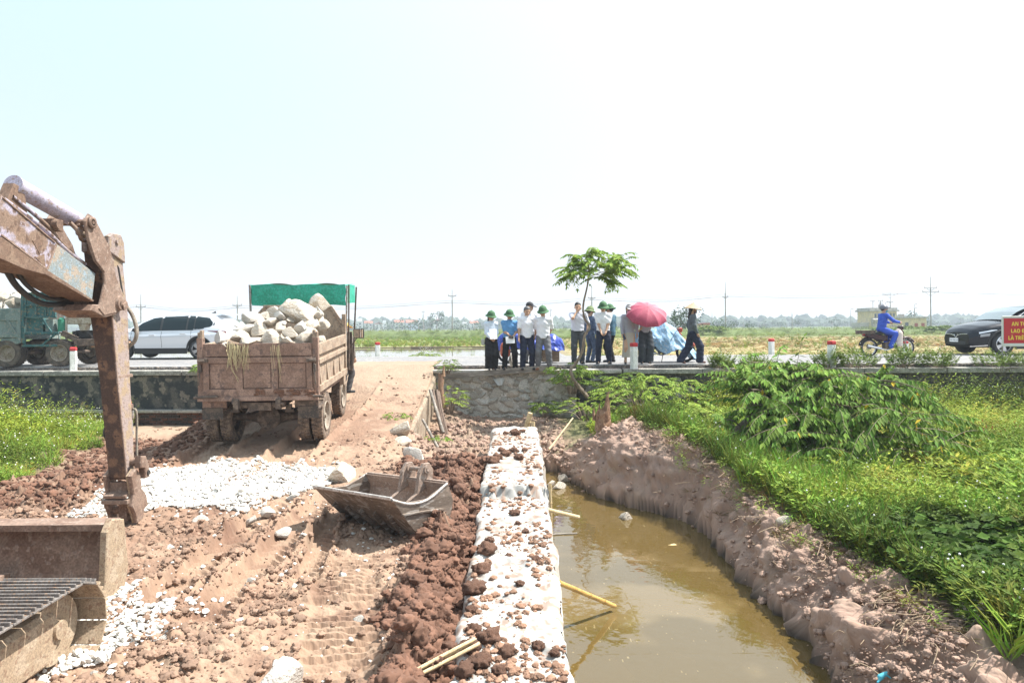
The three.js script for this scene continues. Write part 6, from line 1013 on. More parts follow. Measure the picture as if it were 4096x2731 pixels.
person({ label: 'man in teal jacket and green helmet turned away behind the clasped hands', at: [2.9, ROAD_Y, 20.05], turn: -2.3, h: 1.64, helmet: helmetGreen, nod: 0.25, shirt: C.tealJacket, trousers: C.blackCloth, sleeve: 1.9, hem: 0.8, arms: [[-0.1, 1.0, 0.2], [0.12, 1.0, 0.2]], fat: 1.05 });
person({ label: 'woman in grey cardigan and long beige skirt holding a phone', at: [3.25, ROAD_Y, 18.95], turn: 0.05, h: 1.62, longHair: true, nod: 0.3, shirt: C.greyLilac, trousers: C.khaki, skirt: true, sleeve: 1.9, hem: 0.86, arms: [[-0.22, 0.86, 0.1], [0.22, 0.86, 0.06]], sandal: true, shoes: C.blackShoe, cap: mat([0.35, 0.33, 0.34], 0.9), fat: 0.95 }).children.length;
person({ label: 'woman in lilac blouse and charcoal trousers under the pink umbrella', at: [3.72, ROAD_Y, 19.0], turn: -0.05, h: 1.62, nod: 0.2, longHair: true, shirt: C.greyLilac, trousers: C.charcoal, wide: 0.05, sleeve: 1.1, hem: 0.9, arms: [[-0.03, 1.28, 0.22], [-0.2, 0.95, 0.08]], hand: ['grip', 'relaxed'], elbows: [[0.6, -1, 0.3], [0.7, -0.3, -0.8]], sandal: true, shoes: C.blackShoe, fat: 0.95 });
{ // walking under a conical hat
  const w = person({ label: 'woman in conical straw hat and grey hooded top walking right along the road', at: [4.98, ROAD_Y, 18.85], turn: Math.PI / 2, h: 1.6, nod: 0.25, shirt: C.slate, trousers: C.navy, wide: 0.045, sleeve: 1.95, hem: 0.88, mask: mat([0.1, 0.1, 0.115], 0.9), arms: [[-0.2, 0.87, 0.1], [0.22, 0.87, 0.02]], feet: [[-0.09, 0.09, 0.2], [0.09, 0.12, -0.32]], footPitch: [0, 0.5], sandal: true, shoes: mat([0.12, 0.05, 0.04], 0.6), longHair: true });
  part('conical_hat', [new THREE.ConeGeometry(0.24, 0.19, 36, 1, true).translate(0, 0.215, 0)], worn([0.36, 0.28, 0.18], [0.4, 0.32, 0.22], [0.28, 0.21, 0.13], { size: 0.15, bump: 0.001, n: 64 }), w.hd).material.side = THREE.DoubleSide;
  part('chin_strap', [tube([V(-0.08, 0.13, 0.02), V(-0.05, 0.0, 0.06), V(0.05, 0.0, 0.06), V(0.08, 0.13, 0.02)], 0.007, 14, 5)], mat([0.3, 0.05, 0.05], 0.8), w.hd);
}
person({ label: 'worker in grey jacket and yellow cap standing beside the brown truck', at: [-4.02, 1.45, 16.4], turn: 2.6, h: 1.66, cap: mat([0.62, 0.36, 0.04], 0.6), shirt: mat([0.2, 0.17, 0.15], 0.9), trousers: mat([0.07, 0.065, 0.065], 0.9), sleeve: 1.9, hem: 0.84, nod: 0.2, hair: hairM });
person({ label: 'driver seated in the brown truck under the green canopy', at: [-5.5, 2.05, 14.7], turn: Math.PI, seated: true, h: 1.62, pelvis: [0, 0.3, 0], feet: [[-0.12, -0.08, 0.5], [0.12, -0.08, 0.5]], arms: [[-0.15, 0.62, 0.4], [0.15, 0.62, 0.4]], hem: 0.22, nod: 0.1, shirt: C.darkGrey, trousers: C.charcoal, sleeve: 1.9 });
person({ label: 'driver in turquoise shirt seated in the teal truck', at: [-12.8, 3.12, 20.6], turn: Math.PI / 2, seated: true, h: 1.58, pelvis: [0, 0.3, 0], feet: [[-0.12, -0.15, 0.42], [0.12, -0.15, 0.42]], arms: [[-0.12, 0.55, 0.42], [0.12, 0.55, 0.42]], hem: 0.22, nod: 0.1, shirt: mat([0.2, 0.55, 0.6], 0.9), trousers: C.charcoal, sleeve: 1.3 }).scale.setScalar(0.86);

// ---------------------------------------------------------------- what they hold
single('document_sheet', [box(0.2, 0.28, 0.004, -0.5, 2.82, -18.22, -0.3, 0.25, 0, 0)], mat([0.75, 0.76, 0.8], 0.8), 'printed sheets held by the woman in the pale blouse', 'papers');
single('document_sheet', [box(0.24, 0.19, 0.004, -0.05, 2.66, -18.21, -0.2, 0.1, 0.05, 0)], mat([0.8, 0.8, 0.8], 0.8), 'white sheet held low by the man in the blue shirt', 'papers');
single('mobile_phone', [box(0.13, 0.07, 0.012, -0.03, 2.73, -18.2, -0.3, 0.1, -0.2, 0.004)], black, 'dark phone held over the white sheet', 'phone');
single('mobile_phone', [box(0.08, 0.15, 0.012, 3.08, 2.7, -18.82, 0, 0.2, 0.5, 0.006)], mat([0.02, 0.03, 0.06], 0.3), 'dark phone held by the woman in the beige skirt', 'phone');
single('handbag', [box(0.09, 0.17, 0.17, -0.79, 2.6, -18.45, 0, 0, 0.1, 0.03), tube([V(-0.79, 2.68, -18.38), V(-0.72, 2.95, -18.42), V(-0.7, 3.1, -18.45)], 0.007, 12, 5)], mat([0.4, 0.4, 0.36], 0.6), 'small grey handbag hanging beside the woman in the pale blouse', 'handbag');
{ // umbrella tilted towards the camera
  const u = thing('umbrella', 'raspberry pink umbrella tilted over two women', 'umbrella', [3.7, 3.3, -18.75]); u.rotation.set(0.62, 0.15, 0.04, 'YXZ');
  const um = worn([0.42, 0.055, 0.11], [0.46, 0.07, 0.13], [0.38, 0.05, 0.1], { size: 0.4, n: 64, roughness: 0.6 }), pm = new THREE.MeshPhysicalMaterial({ map: um.map, roughness: 0.7, side: THREE.DoubleSide, transmission: 0.3, thickness: 0 }), N = 10, R = 0.58, Hh = 0.27;
  const P = (a, t) => { const r = R * Math.sin(t * 1.35) / Math.sin(1.35); return V(Math.cos(a) * r, Hh * (Math.cos(t * 1.35) - Math.cos(1.35)) / (1 - Math.cos(1.35)), Math.sin(a) * r); };
  for (let i = 0; i < N; i++) {
    const a0 = i / N * Math.PI * 2, a1 = (i + 1) / N * Math.PI * 2, Q = [], I = [];
    for (let k = 0; k <= 8; k++) for (let j = 0; j <= 6; j++) { const t = k / 8, f = j / 6, p = P(a0, t).lerp(P(a1, t), f), sag = Math.sin(f * Math.PI) * t; p.y -= 0.012 * sag; if (k === 8) p.multiply(V(1 - 0.02 * sag, 1, 1 - 0.02 * sag)); Q.push(p.x, p.y, p.z); if (k && j) { const b = (k - 1) * 7 + j - 1, c = b + 7; I.push(b, b + 1, c, b + 1, c + 1, c); } }
    const g = new THREE.BufferGeometry(); g.setAttribute('position', new THREE.Float32BufferAttribute(Q, 3)); g.setIndex(I); g.computeVertexNormals(); part('panel', boxUV(g), pm, u);
    part('rib', [tube([0, 0.3, 0.6, 1].map((t) => P(a0, t).add(V(0, -0.006, 0))), 0.003, 10, 4)], steel, u);
  }
  part('shaft', [rod(V(0, 0.3, 0), V(0, -0.42, 0), 0.007)], steel, u); part('handle', [rod(V(0, -0.42, 0), V(0, -0.54, 0), 0.014)], black, u);
  part('tassel', [rod(V(0.01, -0.5, 0), V(0.01, -0.66, 0.02), 0.01, 0.016)], mat([0.3, 0.02, 0.03], 0.8), u);
}
// ---------------------------------------------------------------- motorcycles, covers, sign; bike local x forward
function bikeWheel(t, x, R, rimM = chrome) {
  const g = new THREE.Group(); g.name = 'wheel'; g.position.set(x, R, 0); t.add(g);
  part('tyre', [new THREE.TorusGeometry(R - 0.035, 0.035, 10, 40)], carRubber, g); part('rim', [ringZ(R - 0.055, R - 0.075, 0.035, 36)], rimM, g);
  part('spokes', [...Array(18)].map((_, i) => { const a = i / 18 * Math.PI * 2; return rod(V(0, 0, i % 2 ? 0.03 : -0.03), V(Math.cos(a) * (R - 0.07), Math.sin(a) * (R - 0.07), 0), 0.002, 0.002, 4); }), rimM, g); g.children[2].userData.kind = 'stuff';
  part('hub', [rod(V(0, 0, -0.05), V(0, 0, 0.05), 0.05, 0.05, 14)], steel, g);
}
function motorbike(t, paint) {
  bikeWheel(t, 0.63, 0.29); bikeWheel(t, -0.6, 0.29);
  part('fork', [0.07, -0.07].map((z) => rod(V(0.63, 0.29, z), V(0.45, 0.86, z * 0.8), 0.017)), steel, t);
  part('frame', [tube([V(0.43, 0.85, 0), V(0.25, 0.5, 0), V(0, 0.42, 0), V(-0.25, 0.48, 0), V(-0.6, 0.7, 0)], 0.03, 20, 8), ...[0.09, -0.09].map((z) => rod(V(-0.2, 0.45, z), V(-0.6, 0.29, z), 0.02))], black, t);
  part('engine', [box(0.3, 0.2, 0.2, 0.02, 0.36, 0, 0, 0, 0, 0.03), rod(V(0.12, 0.36, 0), V(0.3, 0.4, 0), 0.07, 0.06, 12), rod(V(-0.05, 0.34, 0.1), V(-0.05, 0.34, 0.13), 0.09)], underMetal, t);
  part('leg_shield', [plate([[0.2, 0.35], [0.32, 0.35], [0.46, 0.8], [0.4, 0.86], [0.25, 0.6]], 0.34, 0.02)], paint, t);
  part('side_cover', [plate([[-0.75, 0.68], [-0.2, 0.52], [-0.05, 0.55], [-0.05, 0.66], [-0.72, 0.76]], 0.22, 0.03)], paint, t);
  part('seat', [box(0.72, 0.09, 0.22, -0.32, 0.76, 0, 0, 0, 0.04, 0.035)], black, t);
  part('front_mudguard', [new THREE.TorusGeometry(0.31, 0.05, 6, 18, 1.7).scale(1, 1, 0.9).rotateZ(0.6).translate(0.63, 0.29, 0)], paint, t);
  part('rear_mudguard', [new THREE.TorusGeometry(0.32, 0.05, 6, 18, 1.6).rotateZ(1.3).translate(-0.6, 0.29, 0)], black, t);
  part('headlamp', [box(0.14, 0.14, 0.18, 0.46, 0.93, 0, 0, 0, 0, 0.04)], paint, t);
  part('handlebar', [tube([V(0.3, 1.0, 0.32), V(0.38, 0.99, 0.15), V(0.42, 0.95, 0), V(0.38, 0.99, -0.15), V(0.3, 1.0, -0.32)], 0.013, 16, 6)], steel, t);
  part('exhaust', [tube([V(0.1, 0.28, 0.11), V(-0.1, 0.22, 0.13), V(-0.3, 0.27, 0.14)], 0.022, 14, 8), rod(V(-0.28, 0.26, 0.14), V(-0.75, 0.36, 0.15), 0.042, 0.05, 14)], chrome, t);
  part('stand', [rod(V(-0.05, 0.28, 0.08), V(-0.12, 0.01, 0.16), 0.01)], black, t);
  part('tail_light', [box(0.06, 0.07, 0.12, -0.78, 0.72, 0, 0, 0, 0, 0.02)], mat([0.4, 0.02, 0.02], 0.3), t);
}
{
  const t = thing('motorcycle', 'red and black motorcycle ridden right along the road', 'motorcycle', [12.2, ROAD_Y + 0.003, -22.2], 0.057);
  motorbike(t, worn([0.035, 0.012, 0.014], [0.06, 0.014, 0.017], [0.02, 0.012, 0.014], { size: 0.4, n: 64, roughness: 0.3 }));
  part('luggage_rack', [box(0.55, 0.03, 0.34, -0.7, 0.84, 0), box(0.5, 0.1, 0.3, -0.72, 0.79, 0)], underMetal, t);
  const r = person({ label: 'rider in blue work clothes on the red and black motorcycle', at: [12.02, ROAD_Y, 22.2], turn: Math.PI / 2 + 0.057, seated: true, h: 1.66, pelvis: [0, 0.92, 0], lean: 0.18, feet: [[-0.17, 0.36, 0.22], [0.17, 0.36, 0.22]], arms: [[-0.27, 1.12, 0.45], [0.27, 1.12, 0.45]], hand: ['grip', 'grip'], elbows: [[-0.8, -0.6, -0.3], [0.8, -0.6, -0.3]], hem: 0.82, nod: 0.05, shirt: C.work, trousers: C.work, sleeve: 1.9, wide: 0.015, mask: mat([0.1, 0.35, 0.42], 0.9) });
  part('crash_helmet', [new THREE.SphereGeometry(0.125, 22, 14, 0, Math.PI * 2, 0, 1.75).translate(0, 0.125, -0.015), box(0.16, 0.01, 0.07, 0, 0.15, 0.12, 0.2)], mat([0.14, 0.14, 0.16], 0.35), r.hd);
  const sk = single('feed_sack', [boxUV(bones([bone(V(0, 0, 0), V(0, 0.32, 0), 0.12, 0.13, 1, 1.2), bone(V(0, 0.36, 0), V(0, 0.44, 0.02), 0.07, 0.05)], 0.06, 0.03))], mat([0.58, 0.5, 0.45], 0.9), 'bulging cream sack carried in front of the motorcycle rider', 'sack'); sk.position.set(12.52, ROAD_Y + 0.42, -22.12);
}
// a sheet draped over a bike: ridge and hem given along x, both sides hang from the ridge
function tarpGeo(ridge, hem, half, x0, x1, seed, fold = 0.04) {
  const P = [], I = [], nx = 60, nv = 44; let row = nv + 1;
  for (let i = 0; i <= nx; i++) for (let j = 0; j <= nv; j++) {
    const x = mix(x0, x1, i / nx), v = j / nv * 2 - 1, a = Math.abs(v), top = lerpTable(ridge, x), bot = lerpTable(hem, x), w = lerpTable(half, x), e = 1 - Math.pow(Math.abs(i / nx * 2 - 1), 10);
    const y = mix(top, bot, Math.pow(a, 1.35)), z = -v / Math.max(a, 1e-6) * w * Math.pow(a, 0.62) * e;
    const f = (fbm(x * 5 + seed, v * 3, 3) - 0.5) * 2 * fold * (0.3 + a), cr = Math.abs(fbm(x * 9 + y * 5 + seed, v * 6 + y * 7, 2) - 0.5) * fold * 1.6;
    P.push(x + f * 0.3, y + f * 0.6 - cr, z + Math.sign(z) * (f + cr));
    if (i && j) { const b = (i - 1) * row + j - 1, c = b + row; I.push(b, c, b + 1, b + 1, c, c + 1); }
  }
  const g = new THREE.BufferGeometry(); g.setAttribute('position', new THREE.Float32BufferAttribute(P, 3)); g.setIndex(I); g.computeVertexNormals();
  const uv = []; for (let i = 0; i < P.length; i += 3) uv.push(P[i], P[i + 1] + P[i + 2]); g.setAttribute('uv', new THREE.Float32BufferAttribute(uv, 2)); return g;
}
{
  const old = worn([0.2, 0.36, 0.53], [0.25, 0.41, 0.56], [0.42, 0.5, 0.56], { size: 0.9, patch: 6, spot: 24, amount: 0.5, spots: 0.6, bump: 0.003, roughness: 0.6, n: 512 }); old.side = THREE.DoubleSide;
  const t = thing('parked_motorcycle', 'old motorcycle parked under the pale blue cover', 'motorcycle', [4.4, ROAD_Y, -19.75], 0.05); motorbike(t, mat([0.35, 0.06, 0.03], 0.5));
  const c = single('tarpaulin', tarpGeo([[-0.85, 0.9], [-0.4, 0.95], [0.0, 1.2], [0.32, 1.02], [0.62, 0.6], [0.95, 0.3]], [[-0.85, 0.35], [-0.4, 0.55], [-0.05, 0.25], [0.2, 0.35], [0.5, 0.42], [0.8, 0.12], [0.95, 0.05]], [[-0.85, 0.25], [0, 0.42], [0.6, 0.4], [0.95, 0.22]], -0.85, 0.95, 3, 0.05), old, 'faded pale blue tarpaulin draped over the parked motorcycle', 'tarpaulin'); c.position.set(4.4, ROAD_Y, -19.75); c.rotation.y = 0.05;
  const navy = worn([0.025, 0.05, 0.32], [0.04, 0.09, 0.42], [0.2, 0.27, 0.5], { size: 0.5, patch: 6, spots: 0.66, bump: 0.004, roughness: 0.35 }); navy.side = THREE.DoubleSide;
  const b = thing('goods_motorcycle', 'motorcycle loaded with goods behind the people on the wall', 'motorcycle', [0.45, ROAD_Y, -19.95], 0.02); motorbike(b, mat([0.3, 0.03, 0.03], 0.4));
  const k = single('tarpaulin', tarpGeo([[-0.9, 0.75], [-0.65, 0.95], [-0.3, 0.88], [0.3, 0.9], [0.75, 0.86], [1.0, 0.7], [1.08, 0.5]], [[-0.9, 0.4], [-0.3, 0.45], [0.5, 0.4], [1.08, 0.35]], [[-0.9, 0.25], [0, 0.45], [0.8, 0.45], [1.08, 0.3]], -0.9, 1.08, 9, 0.07), navy, 'bright blue tarpaulin over the loaded motorcycle behind the people', 'tarpaulin'); k.position.set(0.45, ROAD_Y, -19.95);
  single('goods_crate', [box(0.5, 0.32, 0.4, 1.1, ROAD_Y + 0.2, -19.9, 0, 0.1, 0, 0.02), box(0.52, 0.03, 0.42, 1.1, ROAD_Y + 0.36, -19.9, 0, 0.1, 0, 0.01)], M.wood, 'wooden crate under the right end of the bright blue tarpaulin', 'crate');
  single('goods_sack', [boxUV(bones([bone(V(-0.4, 0.3, 0.3), V(-0.4, 0.5, 0.3), 0.14, 0.13, 1.1, 0.8)], 0.03, 0.03))], mat([0.42, 0.1, 0.05], 0.8), 'red and blue bag hanging at the left of the loaded motorcycle', 'bag').position.set(0.2, ROAD_Y, -19.95);
  stone('white_stone', 'pale stone standing on the wall between the blue shirt legs', -0.02, 18.75, 0.09, 0.2, 0.08, 0.4, whitestone, 3, null, 0.8, LEDGE + 0.05);
}
{ // red safety sign at the right edge
  const cv = document.createElement('canvas'); cv.width = 512; cv.height = 400; const q = cv.getContext('2d');
  q.fillStyle = '#b8222c'; q.fillRect(0, 0, 512, 400); q.fillStyle = '#e3d23c'; q.font = 'bold 84px sans-serif'; q.textAlign = 'center';
  q.save(); q.translate(256, 0); q.scale(0.8, 1); q.fillText('AN TOÀN', 0, 120); q.fillText('LAO ĐỘNG', 0, 232); q.fillText('LÀ TRÊN HẾT', 0, 344); q.restore();
  const tx = new THREE.CanvasTexture(cv); tx.colorSpace = THREE.SRGBColorSpace;
  const t = thing('safety_sign', 'red safety sign with yellow lettering on two grey legs', 'sign', [12.98, 1.86, -18.05], -0.12);
  part('board', [box(0.98, 0.76, 0.02, 0.49, 0.93, 0, 0, 0, 0, 0.004)], mat([0.5, 0.5, 0.5], 0.5, { metalness: 0.4 }), t);
  const f = part('sign_face', new THREE.PlaneGeometry(0.93, 0.66), new THREE.MeshStandardMaterial({ map: tx, roughness: 0.55 }), t); f.position.set(0.49, 0.945, 0.012);
  part('frame', [box(1.0, 0.03, 0.035, 0.49, 1.315, 0), box(1.0, 0.07, 0.035, 0.49, 0.565, 0), box(0.03, 0.78, 0.035, -0.005, 0.93, 0), box(0.03, 0.78, 0.035, 0.985, 0.93, 0)], mat([0.62, 0.61, 0.58], 0.5, { metalness: 0.3 }), t);
  for (const x of [-0.005, 0.985]) part('leg', [box(0.03, 0.75, 0.03, x, 0.18, -0.005)], steel, t);
}
// ---------------------------------------------------------------- plants
const leafM = new THREE.MeshPhysicalMaterial({ vertexColors: true, roughness: 0.75, side: THREE.DoubleSide, transmission: 0.26, thickness: 0, specularIntensity: 0.22 });
const barkM = worn([0.2, 0.15, 0.11], [0.28, 0.22, 0.17], [0.12, 0.09, 0.07], { size: 0.3, bump: 0.006, roughness: 0.95, streak: 0.4 });
class Leaves {
  constructor() { this.p = []; this.c = []; this.n = 0; }
  leaf(o, dir, nrm, L, W, c, fold = 0.18, droop = 0.12) {                 // a folded, drooping blade: base o, along dir, facing nrm
    const d = dir.clone().normalize(), s = d.clone().cross(nrm).normalize(), u = s.clone().cross(d).normalize();
    const q = (a, b, h) => [o.x + d.x * a + s.x * b + u.x * h, o.y + d.y * a + s.y * b + u.y * h, o.z + d.z * a + s.z * b + u.z * h];
    const B = q(0, 0, 0), Cc = q(L * 0.45, 0, -fold * W), l = q(L * 0.4, W / 2, 0), r = q(L * 0.4, -W / 2, 0), T = q(L, 0, -droop * L);
    for (const t of [[B, Cc, l], [B, r, Cc], [l, Cc, T], [Cc, r, T]]) for (const v of t) this.p.push(...v);
    for (let i = 0; i < 12; i++) this.c.push(c[0], c[1], c[2]); this.n++;
  }
  geo() { const g = new THREE.BufferGeometry(); g.setAttribute('position', new THREE.Float32BufferAttribute(this.p, 3)); g.setAttribute('color', new THREE.Float32BufferAttribute(this.c, 3)); g.computeVertexNormals(); return g; }
  split(parent, most = 300) {                                              // the leaves that show largest as parts, the rest joined
    const per = 36, N = this.p.length / per, order = [...Array(N).keys()].sort((a, b) => this.p[b * per + 2] - this.p[a * per + 2]), near = new Set(order.slice(0, most)), rest = new Leaves();
    for (let i = 0; i < N; i++) { if (near.has(i)) { const l = new Leaves(); l.p = this.p.slice(i * per, i * per + per); l.c = this.c.slice(i * per, i * per + per); part('leaf', l.geo(), leafM, parent); } else { for (let k = 0; k < per; k++) { rest.p.push(this.p[i * per + k]); rest.c.push(this.c[i * per + k]); } } }
    if (rest.p.length) part('foliage', rest.geo(), leafM, parent).userData.kind = 'stuff';
  }
}
const green = (k = 1, warm = 0) => { const f = rr(0.7, 1.3) * k; return [f * (0.145 + 0.06 * warm + rr(-0.02, 0.03)), f * 0.25, f * (0.032 + 0.018 * rnd())]; };
const DOWN = V(0, -1, 0), UP = V(0, 1, 0);
// a branchlet with two rows of leaves; pinnate when the leaves are close and narrow
function spray(A, o, dir, len, { pairs = 10, L = 0.1, W = 0.04, sag = 0.3, k = 1, warm = 0, hang = 0.5, spread = 0.9, stems, yellow = 0, tumble = 0.3 } = {}) {
  const d = dir.clone().normalize(), side = d.clone().cross(UP).normalize(), pts = [];
  for (let i = 0; i <= pairs; i++) { const t = i / pairs, p = o.clone().addScaledVector(d, len * t).add(V(0, -sag * len * t * t, 0)); pts.push(p); if (!i) continue;
    const tan = p.clone().sub(pts[i - 1]).normalize();
    for (const s of [-1, 1]) { const q = tan.clone().multiplyScalar(0.55).addScaledVector(side, s * spread).addScaledVector(DOWN, hang * rr(0.6, 1.4)).add(V(rr(-0.15, 0.15), rr(-0.15, 0.15), rr(-0.15, 0.15))); const f = (0.75 + 0.35 * Math.sin(Math.PI * Math.min(1, t + 0.15))) * rr(0.85, 1.15); A.leaf(p, q, UP.clone().add(V(rr(-tumble, tumble), 0, rr(-tumble, tumble) + (tumble > 0.5 ? 0.4 : 0))), L * f, W * f, rnd() < yellow ? [0.5, 0.36, 0.03] : green(k, warm)); }
    if (i === pairs) A.leaf(p, tan, UP, L, W, green(k, warm)); }
  if (stems) stems.push(taper([pts[0], pts[pairs >> 1], pts[pairs]], 0.006, 0.002, 6, 4)); return pts[pairs];
}
{ // slender tree in front of the people
  const t = thing('young_tree', 'slender crooked tree with feathery leaves before the group of people', 'tree', [1.9, 1.3, -17.3]);
  const X = [[1.9, 1.22], [1.7, 1.46], [1.508, 1.758], [1.492, 1.918], [1.604, 2.05], [1.772, 2.37], [1.841, 2.79], [1.97, 2.988], [1.844, 3.215], [1.813, 3.509], [1.914, 4.023], [1.963, 4.413], [1.932, 4.634]];
  const W = (x, y, z = 0) => V(x - 1.9, y - 1.3, z), tr = X.map(([x, y], i) => W(x, y, 0.06 * Math.sin(i * 1.3)));
  part('trunk', [taper(tr, 0.052, 0.014, 60, 9, 0.2)], barkM, t);
  const br = [], A = new Leaves(), tips = [];
  for (const [a, b] of [[[1.93, 4.3], [1.5, 4.5]], [[1.95, 4.25], [2.75, 4.42]], [[1.96, 4.35], [2.5, 4.75]], [[1.95, 4.45], [1.6, 4.85]], [[1.93, 4.6], [2.0, 4.95]], [[1.95, 4.35], [2.6, 4.15]], [[1.94, 4.4], [1.5, 4.3]]]) { const p = W(...a), q = W(b[0], b[1], rr(-0.35, 0.35)); br.push(taper([p, p.clone().lerp(q, 0.5).add(V(0, 0.05, 0)), q], 0.014, 0.006, 8, 5)); for (const f of [0.45, 0.7, 0.9, 1]) tips.push(p.clone().lerp(q, f)); }
  for (let i = 0; i < 12; i++) br.push(taper([tr[8].clone().add(V(0, rr(-0.1, 0.2), 0)), tr[8].clone().add(V(rr(0, 0.2), rr(0, 0.3), rr(-0.1, 0.1))), tr[8].clone().add(V(rr(0, 0.25), rr(-0.3, 0.4), rr(-0.1, 0.1)))], 0.003, 0.001, 6, 3));
  part('branches', br, barkM, t).userData.kind = 'stuff';
  for (let i = 0; i < 46; i++) { const a = rr(0, 6.28), q = Math.sqrt(rnd()), p = V(2.3 - 1.9 + Math.cos(a) * q * 0.55, 4.52 - 1.3 + rr(-0.3, 0.55) * (1.15 - q), Math.sin(a) * q * 0.5); spray(A, p, V(Math.cos(a), rr(-0.2, 1.3), Math.sin(a)), rr(0.36, 0.56), { pairs: 9, L: 0.15, W: 0.058, sag: 0.5, k: 1.25, warm: 0.35, hang: 0.45 }); }
  tips.forEach((p, i) => { for (let k = 0; k < 3; k++) { const a = rr(0, 6.28), out = Math.sign(p.x - 0.03) * 0.6; spray(A, p, V(Math.cos(a) + out, rr(-0.2, 0.8), Math.sin(a)), rr(0.32, 0.5), { pairs: 9, L: 0.15, W: 0.058, sag: 0.5, k: 1.25, warm: 0.35, hang: 0.45 }); } });
  A.split(t);
}
{ // fallen, leaning bush on the right bank
  const t = thing('leaning_bush', 'large leaning bush with drooping rows of leaves on the right bank', 'bush', [3.6, 0.62, -12.2]);
  const O = V(3.6, 0.62, -12.2), w = (x, y, z) => V(x, y, z).sub(O);
  const main = [w(3.58, 0.55, -12.2), w(4.1, 1.15, -12.35), w(4.56, 1.45, -12.5), w(5.3, 1.66, -12.6), w(6.0, 1.85, -12.7), w(6.9, 1.9, -12.7)];
  part('trunk', [taper(main, 0.075, 0.02, 30, 9, 0.25)], barkM, t);
  const c = new THREE.CatmullRomCurve3(main), br = [], A = new Leaves();
  for (let i = 0; i < 60; i++) {
    const p = c.getPointAt(rr(0.22, 0.97)), a = rr(-1.1, 1.1) + (rnd() < 0.35 ? Math.PI : 0), q = p.clone().add(V(rr(-0.9, 1.5), rr(-0.55, 0.75), rr(-0.8, 1.4))); if (q.x < -0.1) q.x = rr(0, 0.6); q.y = clamp(q.y, 0.25, 1.5 - 0.14 * Math.max(0, q.x - 1.9)); q.x = Math.min(q.x, 3.3);
    br.push(taper([p, p.clone().lerp(q, 0.5).add(V(0, 0.12, 0)), q], 0.018, 0.007, 8, 5));
    for (let k = 0; k < 5; k++) { const o = p.clone().lerp(q, rr(0.35, 1)), d = q.clone().sub(p).normalize().add(V(rr(-0.7, 0.7), rr(-0.15, 0.25), rr(-0.5, 0.7))); spray(A, o, d, rr(0.55, 0.95), { pairs: 10, L: 0.15, W: 0.062, sag: 0.35, k: 0.95, hang: 0.7, spread: 0.6, stems: br, yellow: 0.012 }); }
  }
  for (let i = 0; i < 210; i++) { const x = rr(4.0, 6.6), o = w(x, rr(0.5, 1.6) + 0.2 * Math.sin((x - 3.9)) - 0.12 * Math.max(0, x - 6), rr(-13, -9.9)); spray(A, o, V(rr(-1, 1), rr(-0.1, 0.3), rr(-0.3, 1)), rr(0.5, 0.9), { pairs: 10, L: 0.15, W: 0.062, sag: 0.35, k: 0.85, hang: 0.7, spread: 0.6, stems: br, yellow: 0.01 }); }
  for (let i = 0; i < 46; i++) { const x = rr(4.0, 6.6), o = w(x, 2.05 + 0.22 * Math.sin((x - 3.9) * 1.1) - rr(0, 0.45) - 0.16 * Math.max(0, x - 5.6), rr(-13, -11.9)); spray(A, o, V(rr(-1, 1), rr(0.1, 0.3), rr(-0.6, 0.6)), rr(0.7, 1.0), { pairs: 11, L: 0.15, W: 0.062, sag: 0.35, k: 1.05, hang: 0.6, spread: 0.6, stems: br, yellow: 0.01 }); br.push(taper([o, o.clone().add(V(0.3, -0.5, 0.1)), c.getPointAt(0.6)], 0.006, 0.012, 8, 4)); }
  for (let i = 0; i < 16; i++) { const x = rr(4.1, 5.7), a = c.getPointAt(rr(0.25, 0.6)), b = w(x, rr(2.05, 2.35), rr(-12.9, -11.9)); br.push(taper([a, a.clone().lerp(b, 0.55).add(V(0, 0.25, 0)), b], 0.014, 0.004, 8, 4)); for (const f of [0.55, 0.75, 0.9, 1]) spray(A, a.clone().lerp(b, f).add(V(0, 0.1 * (1 - f), 0)), V(rr(-1, 1), rr(0, 0.3), rr(-0.6, 0.9)), rr(0.5, 0.8), { pairs: 10, L: 0.15, W: 0.06, sag: 0.4, k: 1.1, hang: 0.6, spread: 0.6, stems: br, yellow: 0.01 }); }
  part('branches', br, barkM, t).userData.kind = 'stuff'; A.split(t);
}
function shrub(name, label, x, y, z, w, h, n, o = {}, group) {
  const t = thing(name, label, o.cat ?? 'shrub', [x, y, z], 0, group), A = new Leaves(), br = [];
  for (let i = 0; i < n; i++) { const a = rr(0, 6.28), r = Math.sqrt(rnd()), top = V(Math.cos(a) * w * r * 0.5, h * rr(0.35, 1) * (1 - 0.35 * r), Math.sin(a) * w * r * 0.4); if (i % 2 === 0) br.push(taper([V(top.x * 0.2, 0, top.z * 0.2), top.clone().multiplyScalar(0.5).add(V(0, h * 0.1, 0)), top], 0.008, 0.003, 6, 4)); spray(A, top, V(Math.cos(a), rr(0, 0.6) + (o.lift ?? 0), Math.sin(a)), rr(0.6, 1.1) * (o.len ?? 0.3), { pairs: o.pairs ?? 6, L: o.L ?? 0.09, W: o.W ?? 0.03, sag: o.sag ?? 0.35, k: o.k ?? 1, warm: o.warm ?? 0.3, hang: o.hang ?? 0.3, tumble: 1.1 }); }
  part('stems', br, o.bark ?? barkM, t).userData.kind = 'stuff'; A.split(t, o.most ?? 120);
  if (o.flowers) { const f = []; for (let i = 0; i < o.flowers; i++) { const a = rr(0, 6.28), r = rnd() * 0.5; f.push(new THREE.IcosahedronGeometry(0.009, 0).translate(Math.cos(a) * w * r, h * rr(0.8, 1.35), Math.sin(a) * w * r * 0.6)); } part('flowers', f, M.white, t).userData.kind = 'stuff'; }
  return t;
}
